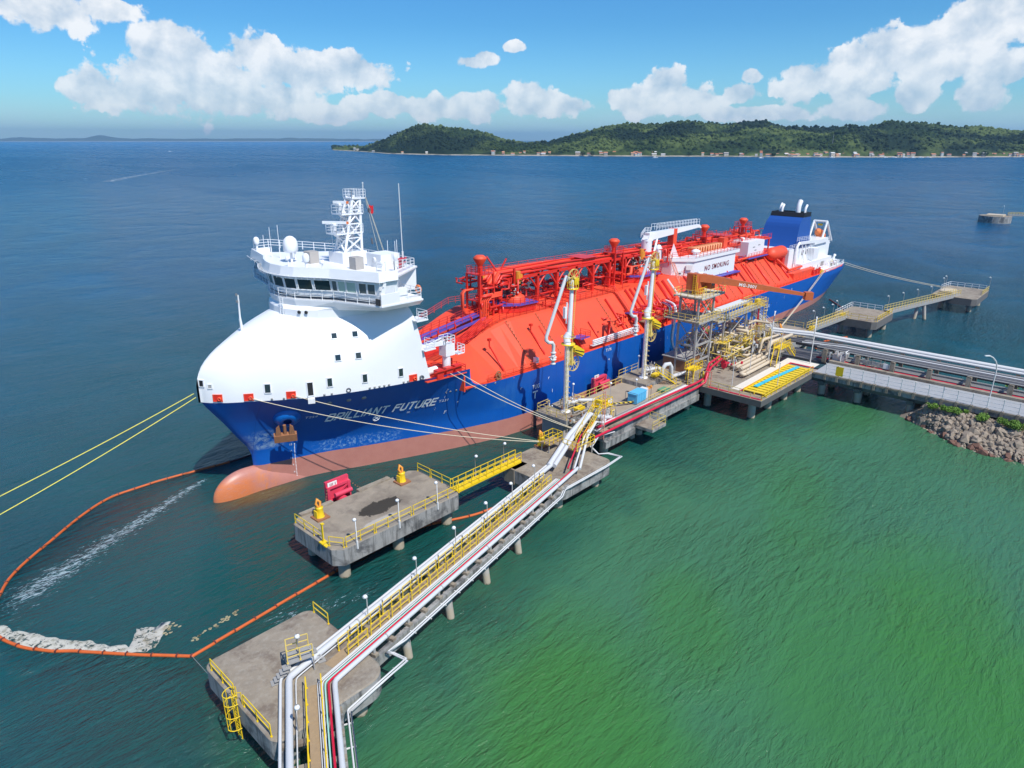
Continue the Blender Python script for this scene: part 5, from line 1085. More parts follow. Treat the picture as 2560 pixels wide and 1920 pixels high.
m = MB(); m.add([(164.0, -hb(164, 9.85)-.03, 9.9), (182.95, -hb(182.95, 9.85)-.03, 9.9), (182.95, -hb(182.95, 9.85)-.03, 10.3), (164.0, -hb(164, 9.85)-.03, 10.3)], [(0, 1, 2, 3)]); m.obj('poop_coaming', sw, ship)

# ================================================================== THE JETTY
def slab(m, poly, z0_, z1_, ch=.12):
    """concrete deck with a narrow worn edge"""
    c = Vector((sum(p[0] for p in poly)/len(poly), sum(p[1] for p in poly)/len(poly), 0))
    ins = [(c.x+(p[0]-c.x)*(1-ch/max(.1, (Vector((p[0], p[1], 0))-c).length)*1.2), c.y+(p[1]-c.y)*(1-ch/max(.1, (Vector((p[0], p[1], 0))-c).length)*1.2)) for p in poly]
    a = sum(poly[i][0]*poly[(i+1) % len(poly)][1]-poly[(i+1) % len(poly)][0]*poly[i][1] for i in range(len(poly)))
    if a < 0: poly = poly[::-1]; ins = ins[::-1]
    n = len(poly); m.cur = 1
    m.add([(x, y, z0_) for x, y in poly]+[(x, y, z1_-.08) for x, y in poly], [tuple(range(n-1, -1, -1))]+[(i, (i+1) % n, n+(i+1) % n, n+i) for i in range(n)])
    m.cur = 0
    m.add([(x, y, z1_-.08) for x, y in poly]+[(x, y, z1_) for x, y in ins], [tuple(range(n, 2*n))]+[(i, (i+1) % n, n+(i+1) % n, n+i) for i in range(n)])
    return m
def cham(x0, x1, y0, y1, c=.8): return [(x0+c, y0), (x1-c, y0), (x1, y0+c), (x1, y1-c), (x1-c, y1), (x0+c, y1), (x0, y1-c), (x0, y0+c)]
def pile(x, y, top, par, r=.55, rake=(0, 0)):
    m = MB(); m.tube([(x+rake[0]*1.3, y+rake[1]*1.3, -4), (x+rake[0], y+rake[1], 0), (x, y, top)], r, 14); return m.obj('pile', M['pile'], par)
CM = [M['conc'], M['concs']]; POSTM = {}
def yrail(pts, name, label, mt='yel', par=None, h=1.1, gap=1.7, cat='railing', group='yellow railings of the jetty', r=.034, kick=False):
    """a run of handrail: posts and rails are its parts"""
    t = thing(name, label, cat, group=group) if par is None else par
    pts = [Vector(p) for p in pts]
    m = MB(); nposts = 0
    for a, b in zip(pts, pts[1:]):
        for j in (1, 2): m.bar(a+Vector((0, 0, h*j/2)), b+Vector((0, 0, h*j/2)), r*1.7)
        if kick: m.bar(a+Vector((0, 0, .08)), b+Vector((0, 0, .08)), .03, .14)
    m.obj('rail', M[mt], t)
    key = (h, r, mt)
    if key not in POSTM: m = MB(); m.bar((0, 0, 0), (0, 0, h), r*2); m.bar((0, 0, 0), (0, 0, .09), r*4); POSTM[key] = m.mesh('post', M[mt])
    seen = set()
    for a, b in zip(pts, pts[1:]):
        k = max(1, round((b-a).length/gap))
        for i in range(k+1):
            c = a.lerp(b, i/k); kk = (round(c.x, 2), round(c.y, 2))
            if kk not in seen: seen.add(kk); link('post', POSTM[key], t, location=c)
    return t
# ---- mooring dolphin off the bow
dol = thing('mooring_dolphin', 'concrete platform off the bow with red fender, bollards and a dark puddle', 'dolphin')
def dol_f(q, pos, c):
    s = q.n('ShaderNodeSeparateXYZ'); q.put(s.inputs[0], pos)
    nn = q.noise(pos, .9, 5, .65, dist=.6)
    def sp(x, y, rx, ry, lo, hi):
        p = q.v('MULTIPLY', q.v('SUBTRACT', pos, (x, y, 4)), (1/rx, 1/ry, .3)); return q.mr(q.m('ADD', q.v('LENGTH', p, out='Value'), q.m('MULTIPLY', q.m('SUBTRACT', nn, .5), 1.5)), lo, hi)
    c = q.mix(q.m('MULTIPLY', sp(9.8, -21.4, 3.6, 2.6, 1.1, .75), .38), c, (.15, .12, .09))
    c = q.mix(q.m('MULTIPLY', sp(9.2, -21.6, 2.2, 1.15, 1.15, 1.05), .92), c, (.022, .018, .013))
    c = q.mix(q.m('MULTIPLY', sp(7.4, -23.9, 2.6, .55, 1.0, .6), .45), c, (.55, .53, .5))
    return q.mix(q.m('MULTIPLY', q.mr(s.outputs[1], -24.9, -25.4), .25), c, (.2, .2, .19))
M['dolc'] = mat('dolphin concrete top', (.285, .24, .185), .85, var=.3, scale=.8, bump=.6, col2=(.20, .165, .13), mixs=.49, f=dol_f)
m = MB(); slab(m, cham(.9, 17.9, -25.85, -17.0, .9), 2.1, 4.0); m.obj('deck_slab', [M['dolc'], M['concs']], dol)
for x in (2.5, 9.4, 16.4):
    for y in (-24.4, -18.6): pile(x, y, 2.1, dol, .62)
MB().b2(2.2, 6.2, -17.3, -16.7, 3.85, 4.22).obj('edge_kerb', M['conc'], dol); MB().b2(9.6, 14.0, -17.3, -16.7, 3.85, 4.22).obj('edge_kerb', M['conc'], dol)
YL = 'yellow railing '
yrail([(1.15, -17.9, 4), (1.15, -23.3, 4)], 'yellow_railing', YL+'on the bow end of the bow platform')
yrail([(1.15, -24.3, 4), (1.95, -25.6, 4)], 'yellow_railing', YL+'short piece at the nearest corner of the bow platform')
yrail([(2.2, -25.65, 4), (5.6, -25.65, 4)], 'yellow_railing', YL+'along the near edge of the bow platform, left panel')
yrail([(5.8, -25.65, 4), (10.4, -25.65, 4)], 'yellow_railing', YL+'along the near edge of the bow platform, middle panel', mt='yel')
yrail([(10.7, -25.65, 4), (17.3, -25.65, 4)], 'yellow_railing', YL+'along the near edge of the bow platform, right panel')
yrail([(17.6, -18.0, 4), (17.6, -20.3, 4)], 'yellow_railing', YL+'at the far corner of the bow platform')
yrail([(17.6, -20.5, 4), (17.6, -24.4, 4)], 'yellow_railing', YL+'beside the yellow gangway on the bow platform')
m = MB(); m.bar((1.1, -23.3, 3.6), (1.1, -23.3, 6.1), .2, .12); m.box((1.15, -23.3, 6.1), (.3, .3, .12)); m.b2(.75, 1.4, -23.6, -23.0, 3.98, 4.12); m.b2(.8, 1.3, -24.2, -23.7, 3.9, 4.02)
tag(m.obj('ladder_post', M['yel']), 'tall yellow ladder post at the bow end of the bow platform', 'post')
def lamp(x, y, z, h, label, arm=(0, .5), grp='small lamps of the jetty walkways', base=True, mt='grey', head='white'):
    t = thing('walkway_lamp', label, 'lamp post', (x, y, z), group=grp)
    m = MB(); m.tube([(0, 0, 0), (0, 0, h), (arm[0]*.5, arm[1]*.5, h+.08)], .045, 8)
    if base: m.b2(-.07, .07, -.09, .09, 0, .9)
    m.obj('pole', M[mt], t)
    m = MB(); m.lathe([(.05, .22), (.17, .12), (.22, -.05), (0, -.08)], (arm[0]*.6, arm[1]*.6, h+.02), 10); m.obj('lamp_head', M[head], t); return t
lamp(3.3, -25.9, 3.4, 3.2, 'left lamp post on the near edge of the bow platform', (0, .25), mt='white2'); lamp(8.6, -25.9, 3.4, 3.2, 'middle lamp post on the near edge of the bow platform', (0, .25), mt='white2'); lamp(13.9, -25.9, 3.4, 3.2, 'right lamp post on the near edge of the bow platform', (0, .25), mt='white2')
def hook(x, y, label, rz=0, z=4):
    t = thing('mooring_hook', label, 'mooring hook', (x, y, z), rz, group='orange quick release mooring hooks')
    m = MB(); m.b2(-.75, .75, -.75, .75, 0, .18); m.obj('base_plate', M['rust'], t)
    m = MB(); m.lathe([(.48, .18), (.42, .3), (.36, 1.15), (.42, 1.3), (0, 1.32)], (0, 0, 0), 14); m.b2(-.55, -.42, -.3, .3, .2, 1.0); m.obj('capstan', M['yel'], t)
    m = MB(); m.tube([(-.1, -.1, 1.2), (-.25, .2, 1.7), (0, .35, 2.05), (.25, .2, 1.75), (.1, 0, 1.3)], .13, 8); m.b2(-.25, .25, .2, .5, .4, 1.3); m.obj('hook', M['brass'], t)
    return t
hook(3.5, -18.9, 'left orange mooring hook on the bow platform, nearer the camera'); hook(14.5, -18.9, 'right orange mooring hook on the bow platform, far corner')
def fender(x, y, z, label, w_=3.0, h=3.8, sign=True):
    t = thing('fender', label, 'fender', (x, y, z), group='red fender panels')
    m = MB(); m.b2(-w_/2, w_/2, .95, 1.3, -1.9, h-1.9); m.add([(-w_/2, 1.3, h-1.9), (w_/2, 1.3, h-1.9), (w_/2, .95, h-2.4), (-w_/2, .95, h-2.4)], [(0, 1, 2, 3)]); m.obj('panel', M['pink'], t)
    m = MB(); m.bar((-w_/2, .85, 1.2), (w_/2, .85, 1.2), .35, .3); m.bar((-w_/2+.15, .8, -1.8), (-w_/2+.15, .8, 1.3), .35); m.bar((w_/2-.15, .8, -1.8), (w_/2-.15, .8, 1.3), .35); m.bar((-w_/2, .8, -.8), (w_/2, .8, 1.1), .2); m.obj('frame', M['pink'], t)
    m = MB(); m.tube([(-w_/2+.5, 0, .5), (w_/2-.3, .0, .5)], .28, 10); m.tube([(0, -1.0, -.4), (0, 1, -.4)], .55, 14); m.obj('cushion', M['pink'], t)
    if sign: m = MB(); m.box((-w_/2+.75, .80, 1.55), (1.2, .06, .6)); m.obj('sign', M['signw'], t); m = MB(); [m.box((-w_/2+.45+.17*i, .765, 1.55), (.07, .02, .34)) for i in (0, 1, 2, 4)]; m.obj('sign_writing', M['textd'], t)
    m = MB()
    for s_ in (-1, 1):
        a = Vector((s_*w_/2, .8, 1.2)); b_ = Vector((s_*(w_/2+1.5), -1.0, .4)); 
        for i in range(9): c = a.lerp(b_, (i+.5)/9)-Vector((0, 0, .5*math.sin((i+.5)/9*math.pi))); m.box(c, (.16, .08, .08) if i % 2 else (.1, .1, .14))
    m.obj('chain', M['rust'], t); return t
fender(8.1, -16.2, 3.7, 'red fender panel with a small white sign on the bow platform')
# yellow gangway to the corner platform
gw = thing('yellow_gangway', 'bright yellow footbridge from the bow platform to the corner platform', 'footbridge')
m = MB(); m.b2(17.3, 28.3, -25.25, -24.25, 4.02, 4.12)
for s_ in (-25.25, -24.25): m.bar((17.3, s_, 3.9), (28.3, s_, 3.9), .12, .28)
m.obj('walkway', M['yel'], gw); m = MB()
for i in range(16): m.b2(17.5+.7*i, 17.54+.7*i, -25.2, -24.3, 4.125, 4.15)
m.obj('tread_bar', M['yelp'], gw)
for y in (-25.25, -24.25): yrail([(17.3, y, 4.1), (28.3, y, 4.1)], 'x', '', par=gw, gap=1.2)
for i, (x, y, l) in enumerate(((21.4, -24.15, 'lamp post halfway along the yellow footbridge'), (26.3, -24.15, 'lamp post at the far end of the yellow footbridge'))): lamp(x, y, 4.0, 2.7, l, (0, -.3))

# ---- corner platform where the pipe trestle turns into the jetty head
corner = thing('corner_platform', 'concrete platform with rounded right corner where the pipe trestle meets the jetty head', 'platform')
def rnd(x0, x1, y0, y1, rs, n=5):
    out = []
    for (cx, cy, a0, r_) in ((x0, y0, 180, rs[0]), (x1, y0, 270, rs[1]), (x1, y1, 0, rs[2]), (x0, y1, 90, rs[3])):
        sx = 1 if cx == x0 else -1; sy = 1 if cy == y0 else -1
        for k_ in range(n+1): a = R(a0+90*k_/n); out.append((cx+sx*r_+r_*math.cos(a), cy+sy*r_+r_*math.sin(a)))
    return out
m = MB(); slab(m, rnd(26.6, 37.2, -33.0, -22.9, (1.3, 1.0, .5, .3)), 1.7, 3.5); m.obj('deck_slab', CM, corner)
for x in (28.2, 35.6): 
    for y in (-31.4, -24.6): pile(x, y, 1.7, corner, .62)
m = MB(); m.b2(26.5, 29.0, -25.7, -24.0, 1.5, 3.5); m.obj('gangway_seat', CM[0], corner)
# ---- platform at the trestle bend (bottom of the picture)
bend = thing('bend_platform', 'rounded concrete platform under the pipe bend at the bottom of the picture', 'platform')
m = MB(); slab(m, rnd(-14.6, -5.2, -42.3, -31.2, (1.0, 1.7, 1.0, .9), 6), 2.2, 4.0); m.obj('deck_slab', CM, bend)
for x in (-12.8, -6.9):
    for y in (-40.4, -33): pile(x, y, 2.2, bend, .62)
yrail([(-14.4, -32.4, 4), (-14.4, -36.1, 4)], 'yellow_railing', YL+'at the left end of the bend platform, beyond the caged ladder'); yrail([(-14.4, -37.6, 4), (-14.4, -41.4, 4)], 'yellow_railing', YL+'on the near left edge of the bend platform')
yrail([(-5.4, -32.1, 4), (-5.4, -34.3, 4)], 'yellow_railing', YL+'on the far right edge of the bend platform')
lad = thing('caged_ladder', 'yellow caged ladder hanging off the left edge of the bend platform', 'ladder')
m = MB()
for s_ in (-.28, .28): m.bar((-14.75, -36.9+s_, 1.0), (-14.75, -36.9+s_, 5.1), .07)
for i in range(13): m.bar((-14.75, -37.18, 1.2+.3*i), (-14.75, -36.62, 1.2+.3*i), .045)
m.obj('ladder', M['yel'], lad); m = MB()
for z_ in (2.2, 3.3, 4.4, 5.2): m.tube([(-14.75-.75*math.sin(a), -36.9-.55*math.cos(a), z_) for a in [math.pi*i/8 for i in range(9)]], .035, 6)
for a in (.5, 1.1, 1.57, 2.1, 2.7): m.bar((-14.75-.75*math.sin(a), -36.9-.55*math.cos(a), 2.2), (-14.75-.75*math.sin(a), -36.9-.55*math.cos(a), 5.2), .04)
m.tube([(-14.4, -36.5, 4), (-14.4, -36.5, 5.1), (-14.75, -36.5, 5.3)], .035, 6); m.tube([(-14.4, -37.3, 4), (-14.4, -37.3, 5.1), (-14.75, -37.3, 5.3)], .035, 6)
m.obj('cage', M['yel'], lad)
# ---- trestle: local frame along the run
def run(p0, p1):
    p0, p1 = Vector((*p0, 0)), Vector((*p1, 0)); d = (p1-p0).normalized(); n = Vector((-d.y, d.x, 0))
    return lambda s, o, z: p0+d*s+n*o+Vector((0, 0, z)), (p1-p0).length, math.atan2(d.y, d.x)
T1, L1, A1 = run((-10.0, -39.0), (33.0, -30.0))        # bend -> corner platform; offset + is towards the ship
T2, L2, A2 = run((-10.0, -39.0), (-29.5, -73.5))       # bend -> out of the picture
tr = thing('pipe_trestle', 'long narrow concrete trestle carrying the walkway and pipelines down to the bend', 'trestle')
m = MB()
for T, s0, s1, sg in ((T1, 4.5, 38.5, 1), (T2, 1.5, L2, -1)):
    for o in (-1.9, 1.9): m.bar(T(s0, o, 3.1), T(s1, o, 3.1), .42, 1.0)
m.obj('girder', M['concs'], tr)
for T, s0, s1, sg, A in ((T1, 5, 37, 1, A1), (T2, 3, L2, -1, A2)):
    k = int((s1-s0)/2.1)
    for i in range(k+1):
        s = s0+i*2.1; m = MB(); m.bar(T(s, -2.1, 3.75), T(s, 2.1, 3.75), .4, .25); m.obj('cross_beam', M['conc'], tr)
for T, ss in ((T1, (9.5, 15.6, 21.8, 28)), (T2, (9, 18, 27, 36))):
    for s in ss:
        p = T(s, -1.0, 0); q_ = T(s+.6, 1.0, 0); n_ = (p-q_).normalized()
        pile(p.x, p.y, 2.6, tr, .38, (n_.x*.45, n_.y*.45)); pile(q_.x, q_.y, 2.6, tr, .38, (-n_.x*.45, -n_.y*.45))
# walkway boards between rails
m = MB(); 
SG = {1: T1, 2: T2}
m.add([T1(2.0, .55, 4.02), T1(37, .55, 4.02), T1(37, -.35, 4.02), T1(2.0, -.35, 4.02), T1(2.0, .55, 3.95), T1(37, .55, 3.95), T1(37, -.35, 3.95), T1(2.0, -.35, 3.95)], [(3, 2, 1, 0), (4, 5, 6, 7), (0, 1, 5, 4), (2, 3, 7, 6)])
m.add([T2(.3, -.2, 4.02), T2(L2, -.2, 4.02), T2(L2, .75, 4.02), T2(.3, .75, 4.02), T2(.3, -.2, 3.95), T2(L2, -.2, 3.95), T2(L2, .75, 3.95), T2(.3, .75, 3.95)], [(0, 1, 2, 3), (7, 6, 5, 4)])
m.obj('walkway', M['wood'], tr)
for i in range(13):
    s = 3.6+i*2.6; yrail([T1(s, .62, 4.02), T1(s+2.2, .62, 4.02)], 'x', '', par=tr, gap=1.1, r=.032); yrail([T1(s, -.42, 4.02), T1(s+2.2, -.42, 4.02)], 'x', '', par=tr, gap=1.1, r=.032)
for o in (-.27, .82): yrail([T2(.5, o, 4.02), T2(L2, o, 4.02)], 'x', '', par=tr, gap=1.6, r=.034)
# pipelines: each one a thing of its own, bent at the corner
def line(offs1, z, r_, mt, name, label, offs2=None, s1=38, n=10, end=None, start=None, cl=True):
    o2 = offs1 if offs2 is None else offs2
    # corner point: where the two offset lines cross
    p, d1 = T1(0, offs1, 0), T1(1, 0, 0)-T1(0, 0, 0); q_, d2 = T2(0, -o2, 0), T2(1, 0, 0)-T2(0, 0, 0)
    den = d1.x*d2.y-d1.y*d2.x; t = ((q_.x-p.x)*d2.y-(q_.y-p.y)*d2.x)/den; c = p+d1*t
    pts = [T2(L2, -o2, z), c+d2*.6+Vector((0, 0, z)), c+d2*.18+d1*.04+Vector((0, 0, z)), c+d1*.18+d2*.04+Vector((0, 0, z)), c+d1*.6+Vector((0, 0, z)), T1(s1, offs1, z)]
    if end: pts += end
    t_ = thing(name, label, 'pipe', group='pipelines of the trestle')
    m = MB(); m.tube(pts, r_, n); m.obj('pipe_run', M[mt], t_)
    if cl:
        m = MB()
        for i in range(8): s = 5+i*4.2; m.bar(T1(s, offs1-.05, 3.9), T1(s, offs1-.05, z), r_*1.1)
        m.obj('support', M['grey'], t_)
        if r_ > .15:
            dd_ = (T1(1, 0, 0)-T1(0, 0, 0))
            for i in range(5): fl = MB(); [fl.lathe([(r_, -.05), (r_*1.18, -.05), (r_*1.18, .05), (r_, .05)], T1(6.5+7.4*i+k_*.0, offs1, z), 14, dd_) for k_ in (0,)]; fl.obj('flange_band', M['grey'], t_)
    return t_
line(-1.72, 4.38, .20, 'pipe', 'grey_pipe', 'thick pale grey pipe, outermost on the open water side of the trestle', s1=41.5, n=16, offs2=-1.75)
line(-1.3, 4.28, .09, 'redp', 'red_pipe', 'crimson fire water pipe beside the thick grey pipe on the trestle', s1=41)
line(-1.05, 4.18, .06, 'mint', 'green_pipe', 'thin mint green pipe beside the crimson pipe on the trestle', s1=38)
line(-.85, 4.2, .055, 'pipew', 'thin_white_pipe', 'thin white pipe next to the mint green pipe on the trestle', s1=38); line(-.68, 4.2, .05, 'pipew', 'thin_white_pipe', 'thin white pipe at the foot of the walkway railing, water side', s1=38); line(-.53, 4.16, .045, 'pipew', 'thin_white_pipe', 'thinnest white pipe close under the yellow rail, water side', s1=38)
line(1.35, 4.46, .25, 'pipe', 'white_pipe', 'thick white pipe on the ship side of the trestle walkway', s1=40.5, n=16, offs2=1.45); line(1.85, 4.42, .11, 'pipew', 'white_pipe', 'medium white pipe, outermost on the ship side of the trestle', s1=40.5, n=12, offs2=2.05)
line(1.0, 4.3, .05, 'pipew', 'thin_white_pipe', 'thin white conduit between the thick white pipe and the walkway', s1=38, offs2=.98)
# two thin bypass pipes slung outside the trestle, with their expansion loops
for k_, o in enumerate((0, .22)):
    z = 3.5; pts = [T2(L2, 2.55+.22*(1-k_)-.1, z), T2(3.0, 2.55+.22*(1-k_)-.1, z)]
    e = Vector((0, 0, 0)); 
    pts += [Vector((-9.3+.2*k_-.1, -43.0+.28*k_*1, z)), Vector((-4.8+.1*k_, -42.2-.0+.25*k_, z)), Vector((-3.3+o*.6, -42.0+.28*k_, z)), Vector((-3.6+o*.8, -40.4-.1*k_, z)), Vector((-3.9, -39.7+.0*k_-.1+.1*k_, z)) if False else Vector((-3.9+o, -40.1, z)), T1(7.8, -2.45-.22*(1-k_), z), T1(35.6, -2.45-.22*(1-k_), z), Vector((26.9, -33.3-.22*(1-k_), z)), Vector((35.2, -33.3-.22*(1-k_), z)), Vector((38.6+.25*(1-k_), -33.1-.15*(1-k_), z)), Vector((38.3+.25*(1-k_), -31.4, z)), Vector((37.4, -30.6, z)), Vector((37.6, -29.3+.2*k_, z+.5)), Vector((40.5, -28.3+.2*k_, z+.8)), Vector((44.4, -28.2+.2*k_, z+.2))]
    t_ = thing('bypass_pipe', ('outer' if k_ == 0 else 'inner')+' thin white pipe slung outside the trestle with kinked loops', 'pipe', group='thin outer pipes of the trestle'); m = MB(); m.tube(pts, .07, 8); m.obj('pipe_run', M['pipew'], t_)
    m = MB()
    if k_ == 0:
        for i in range(13): s = 9+2.1*i; m.bar(T1(s, -2.0, 3.3), T1(s, -2.75, 3.35), .08); 
        for i in range(14): s = 4+2.1*i; m.bar(T2(s, 1.9, 3.3), T2(s, 2.75, 3.35), .08)
        m.obj('bracket', M['white2'], t_)
# trestle lamps
LN = ['nearest the bend platform', 'second from the bend platform', 'third from the bend platform', 'fourth from the bend platform', 'fifth from the bend platform', 'last before the corner platform']
for i, s in enumerate((7.2, 13.6, 19.6, 25.2, 30.2, 35.2)):
    lamp(*T1(s, .78, 0).xy, 4.0, 2.6, 'lamp post on the trestle walkway, '+LN[i], (0, .35), base=False)
for i in range(9): s = 5+3.9*i; m = MB(); m.tube([T1(s, .7, 4), T1(s, .7, 5.35)], .055, 6); tag(m.obj('stanchion', M['dgrey']), 'short dark stanchion by the trestle walkway', 'post', 'dark stanchions along the trestle walkway')
lamp(*T2(2.2+2.4, -.9, 0).xy, 4.0, 2.4, 'lamp on the trestle below the bend, by the yellow rail', (.1, -.3), base=False)
# crossing stair over the pipes at the bend
cs = thing('pipe_crossing_stair', 'yellow railed crossing platform over the pipes on the bend platform', 'stairs')
c0 = T1(.6, 1.75, 0)
m = MB(); m.box((c0.x, c0.y, 5.3), (1.9, 1.3, .1), rz=A1-.5); m.obj('platform', M['grey'], cs)
cr = [(c0.x+a, c0.y+b_) for a, b_ in ((-1.0, -.3), (-.4, .95), (1.1, .35), (.75, -.9))]
yrail([(x, y, 5.35) for x, y in cr[:3]], 'x', '', mt='yelp', par=cs, gap=.8); yrail([(x, y, 5.35) for x, y in (cr[0], cr[3])], 'x', '', mt='yelp', par=cs, gap=.8)
m = MB()
for x, y in cr: m.bar((x, y, 4), (x, y, 5.3), .09)
m.obj('leg', M['grey'], cs)
for (x, y), (x2, y2) in (((cr[0][0], cr[0][1]), (-1.0, .35)), ((cr[2][0], cr[2][1]), (.55, -.75))):
    m = MB()
    for i in range(5): m.box((x+x2*(i+.5)/5*1.1, y+y2*(i+.5)/5*1.1, 5.1-.26*i), (.6, .6, .04), rz=A1-.5)
    m.bar((x, y, 5.3), (x+x2*1.2, y+y2*1.2, 4.0), .07); m.obj('steps', M['grey'], cs)
lamp(c0.x+.1, c0.y+.0, 4.0, 3.0, 'lamp with round white head on the pipe crossing stair', (.0, -.1), base=False)

# ---- jetty head
head = thing('loading_jetty', 'main concrete jetty head under the loading arms', 'jetty')
m = MB(); slab(m, [(41.4, -27.7), (68.2, -27.9), (68.2, -17.4), (46.4, -17.4), (46.4, -19.5), (41.4, -19.5)] if False else [(42.6, -27.7), (68.6, -27.9), (68.6, -17.5), (42.6, -17.5)], 2.5, 4.0); m.obj('deck_slab', [mat('rusty brown concrete deck', (.34, .28, .21), .85, var=.2, scale=.8, bump=.5, col2=(.40, .24, .14), mixs=.55), M['concs']], head)
m = MB(); m.b2(42.6, 68.6, -28.1, -27.6, 1.6, 2.6); m.b2(42.6, 68.6, -18.2, -17.6, 1.6, 2.6); m.obj('girder', M['concs'], head)
for x in (44.6, 51.4, 53.4, 60.6, 67.6):
    for y in (-26.4, -19.5): pile(x, y, 2.0, head, .62)
for k_, (x0, x1) in enumerate(((40.9, 47.0), (61.5, 67.6))):
    m = MB(); slab(m, [(x0, -22.3), (x1, -22.3), (x1, -16.6), (x0, -16.6)], 3.9, 4.75, .05); m.obj('arm_plinth', CM, head)
    for x in (x0+1, x1-1): m = MB(); m.b2(x-.5, x+.5, -21.5, -17.5, -1, 3.9); m.obj('plinth_pier', M['pile'], head)
MB().b2(66.8, 67.2, -27.2, -22.3, 4, 4.2).obj('edge_kerb', M['conc'], head); MB().b2(44, 68.6, -27.7, -27.3, 4, 4.25).obj('edge_kerb', M['conc'], head)
yrail([(47.2, -17.7, 4), (61.3, -17.7, 4)], 'yellow_railing', YL+'along the ship side of the jetty head between the arms', mt='yelp')
yrail([(41.1, -22.2, 4.75), (41.1, -16.8, 4.75), (43.5, -16.8, 4.75)], 'yellow_railing', YL+'round the first loading arm plinth', mt='yelp'); yrail([(61.7, -16.8, 4.75), (67.4, -16.8, 4.75)], 'yellow_railing', YL+'behind the second loading arm', mt='yelp')
fender(59.2, -15.6, 3.6, 'red fender panel with white sign behind the jetty head railing', 3.4, 3.2); 
# pipes along the near edge of the head
def pipe_thing(pts, r_, mt, label, name='jetty_pipe', n=10, group='pipelines of the jetty head'):
    m = MB(); m.tube(pts, r_, n); return tag(m.obj(name, M[mt]), label, 'pipe', group)
pipe_thing([(41.6, -27.2, 4.9), (50, -27.35, 4.9), (66.8, -28.0, 4.9), (70, -28.0, 5.0), (74, -26.6, 6.3), (79, -25.9, 6.3)], .17, 'redp', 'upper crimson pipe along the near edge of the jetty head', 'red_pipe')
pipe_thing([(39.4, -28.4, 4.5), (50, -28.3, 4.3), (66.8, -28.4, 4.3), (69.4, -28.5, 4.6), (69.6, -28.6, 6.0), (73.5, -27.3, 6.0), (79, -26.4, 6.0)], .17, 'redp', 'lower crimson pipe hung outside the jetty head edge', 'red_pipe')
for i, (y, l) in enumerate(((-26.7, 'white pipe nearest the crimson pipe on the jetty head edge'), (-26.4, 'second white pipe from the crimson pipe on the jetty head edge'), (-26.1, 'thin grey pipe along the jetty head edge'), (-25.75, 'innermost grey pipe along the jetty head edge'))):
    pipe_thing([(41.5, y-.5, 4.4), (45, y, 4.4), (66.5, y-.2, 4.4)], .11 if i < 2 else .08, 'pipew' if i < 2 else 'grey', l, 'white_pipe' if i < 2 else 'grey_pipe')
# small maintenance platform hung off the edge
hp_ = thing('maintenance_platform', 'small railed concrete ledge hung off the near edge of the jetty head', 'platform'); m = MB(); slab(m, [(49.8, -28.1), (53.4, -28.1), (53.4, -31.0), (49.8, -31.0)], 2.6, 3.1, .05); m.obj('deck_slab', CM, hp_)
yrail([(49.9, -30.9, 3.1), (53.3, -30.9, 3.1), (53.3, -28.3, 3.1)], 'x', '', mt='yelp', par=hp_); m = MB(); m.bar((50.2, -28.0, 2.2), (50.2, -30.9, 2.7), .12); m.bar((53, -28.0, 2.2), (53, -30.9, 2.7), .12); m.obj('bracket', M['dgrey'], hp_)
